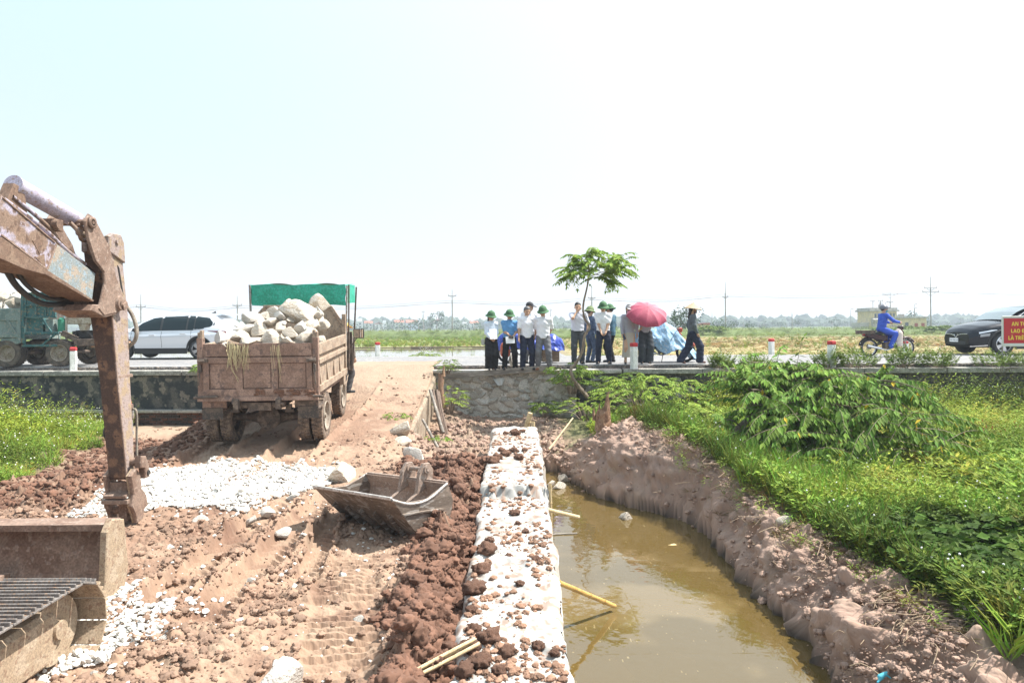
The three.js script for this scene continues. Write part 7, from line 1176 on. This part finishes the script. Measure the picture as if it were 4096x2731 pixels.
shrub('leafy_shrub', 'glossy-leaved shrub round the foot of the crooked tree', 1.55, 1.25, -17.75, 1.1, 1.0, 64, { L: 0.15, W: 0.035, len: 0.26, hang: 0.5, k: 0.85 });
shrub('leafy_shrub', 'low bright shrub below the crooked tree trunk', 1.75, 0.75, -16.4, 1.3, 0.6, 60, { L: 0.08, W: 0.03, k: 1.25, warm: 0.6 });
shrub('feathery_shrub', 'bright green feathery shrub behind the splintered stump', 3.1, 0.6, -16.2, 2.0, 1.5, 130, { L: 0.12, W: 0.045, len: 0.5, pairs: 8, k: 1.15, warm: 0.5, hang: 0.5, most: 200 });
shrub('feathery_shrub', 'light green feathery shrub between the stump and the dark wall', 3.9, 0.6, -15.2, 1.6, 0.9, 80, { L: 0.12, W: 0.045, len: 0.5, pairs: 8, k: 1.3, warm: 0.6, hang: 0.4 });
shrub('feathery_shrub', 'dark shrub against the wall behind the red-capped middle post', 2.75, 1.0, -17.6, 1.2, 0.95, 70, { L: 0.1, W: 0.03, k: 0.7 });
shrub('sapling', 'thin young sapling standing between the mound and leaning bush', 4.0, 0.6, -15.6, 0.8, 1.15, 16, { L: 0.15, W: 0.055, len: 0.35, k: 1.0, warm: 0.4, pairs: 5 });
shrub('arching_weed', 'arching leafy stem before the dark wall right of the umbrella', 4.35, 1.2, -17.4, 0.7, 0.6, 14, { L: 0.12, W: 0.04, len: 0.5, pairs: 8, k: 1.1, warm: 0.5 });
shrub('leafy_shrub', 'dark leafy weed at the foot of the pale rubble wall', 0.85, 0.6, -18.0, 0.6, 0.55, 26, { L: 0.13, W: 0.035, k: 0.8 });
shrub('leafy_shrub', 'bushy green plant at the top of the ramp side wall', -1.75, 1.75, -18.35, 0.55, 0.45, 44, { L: 0.07, W: 0.02, len: 0.2, k: 0.85 });
shrub('leafy_shrub', 'yellow-green shrub behind the splintered leaning trunk', -1.6, 0.75, -17.6, 0.55, 0.95, 44, { L: 0.08, W: 0.026, k: 1.2, warm: 0.6 });
shrub('grass_clump', 'green clump on the left coping behind the brown truck', -8.6, 1.8, -19.0, 0.6, 0.3, 30, { L: 0.12, W: 0.02, len: 0.15, k: 1, cat: 'weed' });
shrub('weed_tuft', 'small green weed at the foot of the leaning poles', -1.65, 0.5, -14.6, 0.45, 0.25, 22, { L: 0.07, W: 0.02, len: 0.15, k: 1.1, cat: 'weed' });
shrub('weed_tuft', 'green weed on the ramp slope above the pale slabs', -2.45, 1.0, -14.4, 0.4, 0.25, 22, { L: 0.07, W: 0.02, len: 0.15, k: 1.1, cat: 'weed' });
shrub('field_bush', 'flowering bush across the road right of the far white post', -3.3, 1.7, -26, 0.95, 0.45, 60, { L: 0.1, W: 0.025, len: 0.2, k: 1, warm: 0.5, flowers: 40 });
shrub('field_bush', 'small low bush across the road beside the brown truck', -6.4, 1.7, -26, 0.7, 0.28, 30, { L: 0.1, W: 0.025, len: 0.15, k: 1, warm: 0.5 });
shrub('field_bush', 'dry brownish bush across the road before the straw field', 10.4, 1.7, -25.4, 1.2, 0.4, 46, { L: 0.1, W: 0.02, len: 0.2, k: 0.8, warm: 1.4 });
[[5.6, 0.5, 0.4, 'wispy weed on the coping left of the leaning bush'], [6.5, 0.7, 0.3, 'leafy weed on the coping behind the leaning bush crown'], [8.35, 0.6, 0.5, 'weed growing round the post near the motorcyclist'], [9.1, 0.9, 0.55, 'bushy weed on the coping right of that post'], [10.3, 0.7, 0.6, 'tall weed on the coping below the motorcycle'], [11.2, 0.7, 0.5, 'weed on the coping between motorcycle and black car'], [12.75, 1.1, 0.4, 'dense weeds on the coping left of the sign leg'], [13.8, 1.2, 0.45, 'dense weeds on the coping under the red sign']].forEach(([x, w, h, l]) => shrub('roadside_weed', l, x, 1.72, roadPt(x, 0.3)[1] + 0.05, w * 1.1, h * 1.1, 74, { L: 0.1, W: 0.034, len: 0.26, lift: 1.3, sag: 0.1, k: 0.75, warm: 0.4, flowers: 26, cat: 'weed', most: 60 }, 'weeds along the right coping'));
[[7.0, 11.6, 1.3, 0.75, 'chilli-like bush with dark leaves at the right of the leaning bush'], [8.2, 12.6, 1.5, 0.7, 'second dark-leaved bush nearer the right picture edge'], [9.6, 13.4, 1.6, 0.6, 'dark bush at the right picture edge below the weeds'], [6.4, 9.4, 1.0, 0.55, 'low tangled bush in the grass below the leaning bush']].forEach(([x, d, w, h, l], i) => { const t = shrub('garden_bush', l, x, groundY(x, d, false), -d, w, h, 90, { L: 0.1, W: 0.03, len: 0.25, k: 0.75, most: 100, cat: 'bush' }); if (i === 3) return; const f = []; for (let k = 0; k < 26; k++) f.push(taper([V(rr(-0.5, 0.5) * w, h * rr(0.5, 0.95), rr(0, 0.5) * w), V(0, -0.04, 0.02)].map((v, q, a) => (q ? a[0].clone().add(v) : v)), 0.009, 0.002, 3, 5)); part('red_pods', f, mat([0.5, 0.05, 0.02], 0.5), t).userData.kind = 'stuff'; });
// ground cover: tufts that nobody could count
const tuft = (n, f) => { const A = new Leaves(); for (let i = 0; i < n; i++) f(A, i); return A.geo(); };
const grassTuft = tuft(16, (A) => { const a = rr(0, 6.28), s = rr(0.1, 0.5); A.leaf(V(rr(-0.05, 0.05), 0, rr(-0.05, 0.05)), V(Math.cos(a) * s, 1, Math.sin(a) * s), V(Math.cos(a + 1.5), 0.2, Math.sin(a + 1.5)), rr(0.2, 0.42), 0.014, [0.19, 0.265, 0.06].map((x) => x * rr(0.75, 1.3)), 0, 0.3); });
const weedTuft = tuft(30, (A) => { const a = rr(0, 6.28), h = rr(0.05, 0.32), s = rr(0.2, 1); A.leaf(V(Math.cos(a) * 0.1 * s, h, Math.sin(a) * 0.1 * s), V(Math.cos(a), rr(-0.1, 0.7), Math.sin(a)), V(rr(-0.4, 0.4), 1, rr(-0.4, 0.4)), rr(0.05, 0.095), rr(0.018, 0.03), green(1.05, 0.35)); });
const vineTuft = tuft(16, (A) => { const a = rr(0, 6.28), h = rr(0.06, 0.22), s = rr(0, 1); A.leaf(V(Math.cos(a) * 0.16 * s, h, Math.sin(a) * 0.16 * s), V(Math.cos(a), rr(-0.3, 0.3), Math.sin(a)), V(rr(-0.5, 0.5), 1, rr(-0.5, 0.5)), rr(0.08, 0.12), rr(0.07, 0.1), green(0.7, 0)); });
const tallWeed = tuft(34, (A, i) => { const st = i % 4, a = st * 1.57 + rr(-0.4, 0.4), h = rr(0.15, 0.75); A.leaf(V(Math.cos(a) * 0.16 * h, h, Math.sin(a) * 0.16 * h), V(Math.cos(a + rr(-1.5, 1.5)), rr(0, 0.8), Math.sin(a + rr(-1.5, 1.5))), V(rr(-0.4, 0.4), 1, rr(-0.4, 0.4)), rr(0.05, 0.09), rr(0.014, 0.022), green(1, 0.6)); });
const strawTuft = tuft(14, (A) => { const a = rr(0, 6.28); A.leaf(V(rr(-0.08, 0.08), 0, rr(-0.08, 0.08)), V(Math.cos(a), rr(0.1, 1.2), Math.sin(a)), V(Math.cos(a + 1.5), 0.4, Math.sin(a + 1.5)), rr(0.15, 0.35), 0.012, [0.35, 0.29, 0.155].map((x) => x * rr(0.75, 1.15)), 0, 0.3); });
{
  const spots = { grass: [], weed: [], vine: [], tall: [], dry: [], flower: [] };
  const put = (k, X, D, s, y = 0) => spots[k].push([X, groundY(X, D, false) - 0.02 + y, -D, s * rr(0.8, 1.25), s * rr(0.75, 1.3), s * rr(0.8, 1.25), rr(-0.15, 0.15), rr(0, 6.28), rr(-0.15, 0.15)]);
  for (let i = 0; i < 40000; i++) {
    const D = 4.2 * Math.pow(18.5 / 4.2, Math.pow(rnd(), 0.8)), X = rr(0.12, 1.12) * D, z = zone(X, D); if (z.green < 0.35) continue;
    const n = fbm(X * 0.55 + 30, D * 0.55, 3), m = fbm(X * 0.9, D * 0.9 + 60, 3), vine = ss(0.35, 0.6, Math.exp(-(((X - 4.6) / 1.1) ** 2) - ((D - 6.6) / 1.3) ** 2) + 0.25 * (m - 0.5));
    if (D > 16.9 && X > 5) { if (rnd() < 0.95) put('tall', X, D, rr(0.9, 1.5)); if (rnd() < 0.25) spots.flower.push([X, groundY(X, D, false) + rr(0.45, 0.95), -D, 1, 1, 1, 0, rr(0, 6), 0]); continue; }
    if (rnd() < vine) { put('vine', X, D, rr(0.8, 1.2)); continue; }
    if (rnd() < 0.25 + 0.6 * ss(0.42, 0.62, n)) { if (rnd() < 0.75) put('grass', X, D, rr(0.6, 1.3)); if (rnd() < 0.2) put('dry', X, D, rr(0.6, 1)); } else put('weed', X, D, rr(0.7, 1.3) * (X > 6 ? 1.3 : 1));
    const byBush = X > 3.4 && X < 7.6 && D > 8.6 && D < 13.6;
    if (X > 4.2 && !byBush && rnd() < 0.22 * ss(0.48, 0.64, m) + (X > 7 ? 0.16 : 0)) put('tall', X, D, rr(0.45, 0.95) + 0.3 * ss(0.5, 0.66, m));
    if (rnd() < 0.035) spots.flower.push([X, groundY(X, D, false) + rr(0.2, 0.4), -D, 1, 1, 1, 0, rr(0, 6), 0]);
  }
  for (let i = 0; i < 11500; i++) { const D = rr(9.4, 18.8), X = rr(-17, -6.6), z = zone(X, D); if (z.green < 0.4) continue; const h = 0.6 + 0.75 * ss(-8.6, -11.5, X) * ss(17, 13, D) + 0.35 * (fbm(X * 1.2, D * 1.2, 3) - 0.3); put(rnd() < 0.75 ? 'weed' : 'tall', X, D, h * rr(0.8, 1.3)); if (rnd() < 0.3) put('grass', X, D, rr(0.6, 1.1)); if (rnd() < 0.1) spots.flower.push([X, groundY(X, D, false) + h * rr(0.35, 0.75), -D, 1, 1, 1, 0, rr(0, 6), 0]); }
  for (let i = 0; i < 260; i++) { const D = rr(5, 13), c = lerpTable(T.crestX, D), X = c + rr(-0.35, 0.1); put(rnd() < 0.5 ? 'dry' : 'weed', X, D, rr(0.35, 0.7), 0.03); }
  const tint = (a, b) => (i, s) => { const k = rr(a, b), n = fbm(s[0] * 0.7 + 5, s[2] * 0.7, 4), m = fbm(s[0] * 1.6, s[2] * 1.6 + 40, 3), y = ss(0.5, 0.68, n), d = ss(0.48, 0.34, n) * 0.42, br = ss(0.6, 0.72, m) * 0.6; return C3.setRGB(k * (1 - d) * mix(rr(0.85, 1.15), 1.5, y * 0.7 + br), k * (1 - d) * mix(1, 1.12, y) * (1 - 0.18 * br), k * (1 - d) * mix(0.85, 1.1, br)); };
  stuff('grass_cover', 'light green grass covering the right bank', 'grass', grassTuft, leafM, spots.grass, tint(0.95, 1.5)); stuff('weed_cover', 'low leafy weeds covering both banks', 'weeds', weedTuft, leafM, spots.weed, tint(0.85, 1.5));
  stuff('vine_cover', 'dark heart-leaved vines sprawling beyond the dirt bank', 'vines', vineTuft, leafM, spots.vine, tint(0.7, 1.2)); stuff('tall_weeds', 'tall spindly weeds in front of the right stone wall', 'weeds', tallWeed, leafM, spots.tall, tint(0.9, 1.5));
  stuff('dry_grass', 'dry straw-coloured grass wisps along the bank', 'grass', strawTuft, leafM, spots.dry, tint(0.6, 1)); stuff('wild_flowers', 'tiny white wild flowers above the weeds', 'flowers', new THREE.IcosahedronGeometry(0.011, 0), M.white, spots.flower);
  // stubble and straw beyond the road
  const st = [], gr = [], lv = [];
  for (let i = 0; i < 16000; i++) { const D = 27 * Math.pow(90 / 27, rnd()), X = rr(-0.82, 0.82) * D, ld = 92 + 12 * ss(20, -40, X); if (D > ld - 4) continue; if (X < 3.5 && D < 52 && D > 29) { if (rnd() > 0.06) continue; } const y = fieldY(X, D) - 0.02, s = rr(0.6, 1.3) * (D < 45 ? 1 : 1.5); (X - (D - 40) * 0.05 > 3 ? (rnd() < 0.88 ? st : gr) : rnd() < 0.3 ? st : gr).push([X, y, -D, s, s * 0.7, s, 0, rr(0, 6), 0]); }
  for (let i = 0; i < 7000; i++) { const X = rr(-90, 90), ld = 92 + 12 * ss(20, -40, X), D = ld + rr(-11, 6), s = rr(1.2, 2.6); lv.push([X, fieldY(X, D) - 0.1, -D, s, s * rr(0.5, 1), s, 0, rr(0, 6), 0]); }
  for (let i = 0; i < 900; i++) { const x = rr(-18, 20), p = roadPt(x, rr(-6.4, -5.95)), s = rr(0.4, 0.9); gr.push([p[0], 1.72 + rr(0, 0.08), p[1], s, s * 0.8, s, 0, rr(0, 6), 0]); }
  stuff('straw_stubble', 'cut yellow straw lying over the far rice field', 'straw', strawTuft, leafM, st, tint(0.8, 1.15)); stuff('rice_stubble', 'green rice regrowth across the far field', 'rice', grassTuft, leafM, gr, tint(0.9, 1.5)); stuff('levee_grass', 'rank grass growing along the far levee', 'grass', weedTuft, leafM, lv, tint(0.6, 1.1));
}
{ // broad grass in the lower right corner and dry roots on the bank
  const g = tuft(26, (A) => { const a = rr(0, 6.28); A.leaf(V(rr(-0.05, 0.05), 0, rr(-0.05, 0.05)), V(Math.cos(a) * 0.6, 1, Math.sin(a) * 0.6), V(Math.cos(a + 1.5), 0.2, Math.sin(a + 1.5)), rr(0.25, 0.5), 0.022, [0.2, 0.3, 0.04].map((x) => x * rr(0.8, 1.2)), 0, 0.35); });
  const m = single('grass_clump', g, leafM, 'tall broad-bladed grass at the bottom right corner of the bank', 'grass'); m.position.set(3.42, groundY(3.42, 4.7, false), -4.7);
  const r = []; for (let i = 0; i < 130; i++) { const D = rr(4.6, 12), c = lerpTable(T.crestX, D), X = rr(lerpTable(T.toe, D) + 0.1, c), y = groundY(X, D, false) + 0.03, L = rr(0.08, 0.35), a = rr(0, 6.28); r.push(tube([V(X, y, -D), V(X + Math.cos(a) * L * 0.5, y + rr(-0.02, 0.06), -D + Math.sin(a) * L * 0.5), V(X + Math.cos(a + 0.4) * L, y + rr(-0.05, 0.03), -D + Math.sin(a + 0.4) * L)], rr(0.002, 0.005), 6, 4)); }
  for (let i = 0; i < 60; i++) { const D = rr(5.2, 5.9), X = rr(2.85, 3.25), y = groundY(X, D, false) + 0.05, a = rr(-0.6, 0.9), L = rr(0.15, 0.5); r.push(tube([V(X, y, -D), V(X + Math.cos(a) * L * 0.5, y + 0.04, -D - Math.sin(a) * L * 0.5), V(X + Math.cos(a) * L, y + 0.02, -D - Math.sin(a) * L)], rr(0.002, 0.004), 6, 4)); }
  single('dry_roots', r, mat([0.34, 0.25, 0.17], 1), 'dry roots and twigs tangled over the dirt bank', 'roots', null, 'stuff');
  single('blue_rag', [boxUV(bones([bone(V(0, 0, 0), V(0.05, 0.03, 0), 0.02, 0.012), bone(V(0.02, 0, 0), V(-0.03, -0.03, 0.02), 0.012, 0.008), bone(V(0.04, 0.02, 0), V(0.07, 0, 0.02), 0.01, 0.006)], 0.01, 0.006))], mat([0.08, 0.4, 0.5], 0.8), 'small bright blue rag on the dirt bank', 'rag').position.set(2.76, groundY(2.76, 5.15, false) + 0.03, -5.15);
}
// ---------------------------------------------------------------- beyond the road: trees, houses, poles
const farLeaf = new THREE.MeshStandardMaterial({ vertexColors: true, roughness: 0.95, side: THREE.DoubleSide });
function farTree(label, px, D, h, w, o = {}, group) {
  const X = (px - 1176) / 1568 * D, t = thing(o.name ?? 'far_tree', label, 'tree', [X, FIELD_Y, -D], 0, group), A = new Leaves(), n = o.n ?? 130, lobes = [];
  for (let i = 0; i < (o.lobes ?? 6); i++) lobes.push([rr(-0.36, 0.36) * w, h * rr(o.low ?? 0.35, 0.82), rr(-0.3, 0.3) * w, rr(0.16, 0.3) * Math.min(w, h) * (o.fat ?? 1)]);
  for (let i = 0; i < n; i++) { const [a, b, c, r] = lobes[i % lobes.length], d = V(rr(-1, 1), rr(-1, 1), rr(-1, 1)).normalize(), q = r * Math.cbrt(rr(0.3, 1)), s = (o.leaf ?? 0.075) * h * rr(0.7, 1.4), k = (o.k ?? 1) * rr(0.6, 1.25); A.leaf(V(a + d.x * q, b + d.y * q * 0.8, c + d.z * q), V(rr(-1, 1), rr(-0.7, 0.4), rr(-1, 1)), d.clone().add(V(0, 0.5, 0)), s, s * 0.8, [0.055 * k, 0.105 * k, 0.035 * k]); }
  part('crown', A.geo(), farLeaf, t); part('trunk', [taper([V(0, -0.3, 0), V(0.02 * w, h * 0.3, 0), V(0, h * 0.6, 0)], 0.022 * h, 0.012 * h, 6, 6), ...lobes.slice(0, 4).map(([a, b, c]) => taper([V(0, h * 0.3, 0), V(a * 0.6, b * 0.75, c * 0.6), V(a, b, c)], 0.012 * h, 0.004 * h, 5, 4))], barkM, t); return t;
}
farTree('tall dark open-crowned tree behind the woman in the conical hat', 1582, 88, 4.7, 4.4, { n: 750, lobes: 15, leaf: 0.05, fat: 0.85, low: 0.3, name: 'field_tree', k: 0.85 });
farTree('young bushy tree on the levee beside the middle power pole', 1652, 105, 2.9, 3.2, { n: 260, lobes: 7, name: 'levee_tree', low: 0.2, k: 1.2 });
farTree('small round tree right of the middle power pole', 1680, 112, 2.4, 2.6, { n: 160, name: 'levee_tree', low: 0.2 });
farTree('low round bush on the levee crest before the far trees', 1722, 100, 1.9, 2.2, { n: 120, name: 'levee_bush', low: 0.2 });
farTree('two-lobed tall tree above the far village', 1003, 300, 9.5, 7, { n: 260, lobes: 8, name: 'village_tree' });
farTree('slim tall tree left of the two-lobed village tree', 988, 310, 7.5, 4, { n: 120, lobes: 4, name: 'village_tree' });
farTree('large tree behind the small yellow building', 2095, 175, 5.2, 4.2, { n: 240, lobes: 7, name: 'yard_tree' });
farTree('bushy tree to the right of the small yellow building', 2125, 165, 3.2, 3.8, { n: 160, name: 'yard_tree', low: 0.2 });
farTree('pale tree between the pump house and yellow building', 2062, 190, 4.4, 3, { n: 140, name: 'yard_tree' });
for (let i = 0; i < 150; i++) { const px = 330 + i * 13.6 + rr(-5, 5), left = px < 1120, D = left ? rr(270, 380) : rr(290, 430); if (px > 1560 && px < 1620 && rnd() < 0.5) continue; farTree(left ? 'hazy green tree in the village treeline left of the people' : 'hazy green tree in the far treeline right of the people', px, D, rr(3.2, 6.2) * (left ? 1.05 : 0.95), rr(4, 8), { n: 70, lobes: 5, leaf: 0.13, low: 0.15, fat: 1.2 }, left ? 'trees of the village treeline' : 'trees of the right far treeline'); }
{ const A = []; for (let i = 0; i < 700; i++) A.push([rr(-1, 1) * 620, 1.2, -rr(560, 640), rr(5, 10), rr(4.5, 8.5), rr(4, 6), 0, rr(0, 6), 0]); stuff('distant_wood', 'distant belt of green woodland along the horizon', 'woodland', rockGeo(61, 2, 3, 0.25), mat([0.05, 0.08, 0.04], 1), A); }
for (let i = 0; i < 9; i++) { const X = rr(5, 80), ld = 92 + 12 * ss(20, -40, X); shrub('levee_shrub', 'rounded green shrub growing on the far levee', X, fieldY(X, ld) - 0.1, -ld - rr(-1, 4), rr(2, 4), rr(0.7, 1.2), 40, { L: 0.5, W: 0.3, len: 0.5, pairs: 3, k: 0.75, most: 0 }, 'shrubs on the far levee'); }
const wallC = { white: mat([0.7, 0.7, 0.7], 0.9), blue: mat([0.5, 0.58, 0.68], 0.9), cream: worn([0.62, 0.5, 0.27], [0.55, 0.44, 0.25], [0.4, 0.34, 0.24], { size: 4, bump: 0.002 }), tile: mat([0.34, 0.13, 0.085], 0.9), win: mat([0.06, 0.08, 0.1], 0.3), door: mat([0.32, 0.07, 0.04], 0.8), slab: worn([0.42, 0.4, 0.36], [0.3, 0.28, 0.25], [0.5, 0.48, 0.45], { size: 4 }) };
function house(label, px, D, w, h, o = {}) {
  const t = thing('far_house', label, 'house', [(px - 1176) / 1568 * D, FIELD_Y, -D], o.turn ?? 0.25);
  part('wall', [box(w, h, w * 0.9, 0, h / 2, 0, 0, 0, 0, 0)], o.wall ?? wallC.white, t);
  if (o.flat) part('roof', [box(w * 1.06, 0.25, w, 0, h + 0.1, 0, 0, 0, 0, 0), box(w * 0.5, h * 0.4, w * 0.5, w * 0.2, h * 1.2, 0, 0, 0, 0, 0)], o.wall ?? wallC.white, t);
  else part('roof', [plate([[-w * 0.58, 0], [w * 0.58, 0], [0, w * 0.26]], w * 1.05, 0.02).rotateY(o.side ? 0 : Math.PI / 2).translate(0, h, 0)], wallC.tile, t);
  for (const [x, y] of [[-0.25, 0.75], [0.25, 0.75], [-0.25, 0.4], [0.25, 0.4]]) { const f = part('window', [box(w * 0.2, h * 0.18, 0.1, x * w, y * h, w * 0.45, 0, 0, 0, 0)], wallC.win, t); part('sill', [box(w * 0.24, 0.12, 0.25, x * w, y * h - h * 0.11, w * 0.46, 0, 0, 0, 0)], wallC.white, f); }
}
house('white flat-roofed house at the left end of the village', 820, 400, 6.5, 5.4, { flat: true }); house('red-roofed house half hidden left of the village trees', 846, 390, 4.6, 4.4); house('low red roof among the village trees', 870, 410, 4.5, 3.9, { side: true });
house('white red-roofed house in the middle of the village', 916, 385, 5.4, 4.6); house('pale blue house with red roof near the tall village tree', 945, 390, 6.4, 4.4, { wall: wallC.blue }); house('red-roofed house under the two-lobed tree', 1006, 400, 5.2, 5.2, { side: true }); house('small red roof peeping just left of the helmeted woman', 1088, 410, 5, 4.0); house('low white house by the right village trees', 1062, 420, 5.4, 3.6, { flat: true }); house('white house above the paddy between truck and village', 880, 430, 4, 4.6, { flat: true });
{ // pump house
  const t = thing('pump_house', 'yellowed flat-roofed pump house behind the motorcyclist', 'building', [(2012 - 1176) / 1568 * 150, FIELD_Y, -150], 0.12);
  part('wall', [box(6.2, 4.6, 4.5, 0.3, 2.3, 0, 0, 0, 0, 0.02)], wallC.cream, t); part('roof_slab', [box(7.0, 0.35, 5.2, 0.3, 4.45, 0, 0, 0, 0, 0.02), box(6.4, 0.5, 4.7, 0.3, 4.85, 0, 0, 0, 0, 0.02)], wallC.slab, t);
  part('annex', [box(2.6, 1.9, 3, -3.6, 0.95, 0.3, 0, 0, 0, 0.02)], wallC.slab, t); part('lean_to', [box(2.6, 1.2, 0.8, -1.3, 2.2, 2.4, 0.5, 0, 0, 0.02), box(2.6, 1.6, 0.3, -1.3, 0.8, 2.5, 0, 0, 0, 0.02)], wallC.slab, t);
  for (const x of [-1.6, -0.9, 1.0, 1.9, 2.7]) { const w = part('window', [box(0.5, 1.6, 0.1, x, 3.1, 2.26, 0, 0, 0, 0)], wallC.slab, t); part('pane', [box(0.38, 1.4, 0.1, x, 3.1, 2.29, 0, 0, 0, 0)], wallC.win, w); }
  part('doorway', [box(0.9, 1.4, 0.1, -0.9, 0.8, 2.67, 0, 0, 0, 0)], wallC.win, t);
  part('transformer', [box(0.9, 0.7, 0.6, 1.3, 5.5, 0), box(0.6, 0.5, 0.6, 2.3, 5.4, 0), ...[1.0, 1.3, 1.6].map((x) => rod(V(x, 5.8, 0), V(x, 6.3, 0), 0.06))], steel, t);
  for (const x of [-0.6, 1.2]) part('bracket_pole', [rod(V(x, 5, 0), V(x, 6.7, 0), 0.08), box(1.1, 0.1, 0.1, x, 6.6, 0), rod(V(x - 0.5, 6.6, 0), V(x - 0.5, 6.9, 0), 0.05), rod(V(x + 0.5, 6.6, 0), V(x + 0.5, 6.9, 0), 0.05)], steel, t);
}
{
  const t = thing('yellow_building', 'small yellow building with two red doors right of the pump house', 'building', [(2090 - 1176) / 1568 * 140, FIELD_Y, -140], -0.1);
  part('wall', [box(5.0, 2.7, 3.4, 0, 1.35, 0, 0, 0, 0, 0.02)], wallC.cream, t); part('roof_slab', [box(5.6, 0.35, 4, 0, 2.85, 0, 0, 0, 0, 0.02)], wallC.slab, t); part('water_tank', [box(0.9, 0.6, 0.9, -1.6, 3.3, 0, 0, 0, 0, 0.05)], wallC.slab, t);
  for (const x of [0.5, 1.8]) part('door', [box(0.62, 1.5, 0.08, x, 0.95, 1.72, 0, 0, 0, 0)], wallC.door, t); part('window', [box(0.6, 0.7, 0.08, -1.3, 1.5, 1.72, 0, 0, 0, 0)], wallC.win, t);
}
{
  const t = thing('gate_house', 'tiny cream gatehouse with arch and red roof behind the walking woman', 'building', [(1616 - 1176) / 1568 * 130, FIELD_Y, -130], 0);
  part('wall', [box(2.0, 1.7, 1.6, 0, 0.85, 0, 0, 0, 0, 0.02)], wallC.cream, t); part('roof', [box(2.3, 0.2, 1.9, 0, 1.78, 0), box(1.6, 0.12, 1.2, 0.3, 1.95, 0)], wallC.tile, t); part('archway', [plate([[-0.35, 0], [0.35, 0], [0.35, 0.7], [0.2, 1.0], [0, 1.08], [-0.2, 1.0], [-0.35, 0.7]], 0.06, 0.01).translate(-0.1, 0.05, 0.82)], wallC.win, t);
}
const poleM = worn([0.32, 0.3, 0.28], [0.26, 0.24, 0.22], [0.38, 0.36, 0.34], { size: 2, n: 64 });
function powerPole(label, px, D, h, arms, r = 0.13, group) {
  const X = (px - 1176) / 1568 * D, t = thing('power_pole', label, 'pole', [X, FIELD_Y, -D], 0, group);
  part('post', [rod(V(0, 0, 0), V(0, h * 0.78, 0), r * 1.2, r * 0.85, 10), rod(V(0, h * 0.78, 0), V(0, h, 0), r * 0.6, r * 0.35, 8)], poleM, t);
  for (const [y, w] of arms) { const a = part('crossarm', [box(w, 0.1, 0.1, 0, y * h, 0), bar(V(-w * 0.35, y * h, 0), V(0, y * h - w * 0.25, 0), 0.05), bar(V(w * 0.35, y * h, 0), V(0, y * h - w * 0.25, 0), 0.05)], steel, t); for (const s of [-0.48, 0.48]) part('insulator', [rod(V(s * w, y * h, 0), V(s * w, y * h + 0.3, 0), 0.06, 0.04, 8)], mat([0.25, 0.2, 0.17], 0.5), a); }
  return [X, h, D];
}
{
  const L = [['power pole showing between excavator stick and white car', 323, 118, 7.6, [[0.72, 1.6]]], ['power pole behind the roof of the white car', 545, 118, 7.2, [[0.78, 1.6]]], ['power pole left of the helmeted woman', 1039, 120, 8.2, [[0.86, 1.4]]], ['tall power pole right of the conical hat', 1667, 120, 9.2, [[0.7, 0.9]]], ['tall power pole with crossarm left of the black car', 2139, 122, 10.0, [[0.72, 2.9], [0.79, 2.2]]], ['power pole partly hidden behind the crooked tree', 1360, 120, 8.6, [[0.75, 1.2]]]].map((a) => powerPole(...a, 0.11));
  powerPole('slim far pole in the village left of the tall tree', 972, 230, 7.6, [[0.9, 1]], 0.14); powerPole('slim far pole above the men with helmets', 1265, 200, 7.0, [[0.9, 0.8]], 0.11); powerPole('slim far pole standing in the field right of the small trees', 1820, 150, 4.9, [], 0.1); powerPole('slim far pole right of the conical hat tree', 1636, 170, 5.0, [], 0.1); powerPole('pole with crossarms rising over the pump house', 2046, 152, 8.6, [[0.95, 3.4], [0.75, 1.3]], 0.11);
  const wires = []; const order = [L[0], L[1], L[2], L[5], L[3], L[4]].map(([X, h, D]) => [X, FIELD_Y + h * 0.72, D]); order.unshift([-95, 7, 118]); order.push([112, 8.8, 122]);
  for (let k = 0; k < 3; k++) for (let i = 1; i < order.length; i++) { const a = order[i - 1], b = order[i], dz = (k - 1) * 0.6, dy = (k === 1 ? 0.35 : 0); wires.push([V(a[0], a[1] + dy, -a[2] + dz), V((a[0] + b[0]) / 2, (a[1] + b[1]) / 2 - 0.55 - 0.1 * k + dy, -(a[2] + b[2]) / 2 + dz), V(b[0], b[1] + dy, -b[2] + dz)]); }
  wires.forEach((p, i) => single('power_line', [tube(p, 0.022, 16, 4)], mat([0.2, 0.2, 0.22], 0.8), 'thin overhead wire strung between the power poles', 'wire', 'overhead wires'));
}
for (const [px, D, h, l] of [[1955, 160, 4.9, 'left of the pump house'], [2035, 160, 6.4, 'in front of the pump house'], [2101, 150, 5.6, 'over the small yellow building'], [2142 - 40, 170, 5.2, 'with a long arm right of the yellow building']]) { const t = thing('street_lamp', 'thin street lamp ' + l, 'street lamp', [(px - 1176) / 1568 * D, FIELD_Y, -D]); part('post', [rod(V(0, 0, 0), V(0, h, 0), 0.07, 0.05, 8)], poleM, t); part('lamp_head', [tube([V(0, h, 0), V(0.05, h + 0.25, 0), V(0.4, h + 0.3, 0)], 0.05, 8, 5), box(0.4, 0.12, 0.2, 0.45, h + 0.28, 0)], steel, t); }
renderer.render(scene, camera);
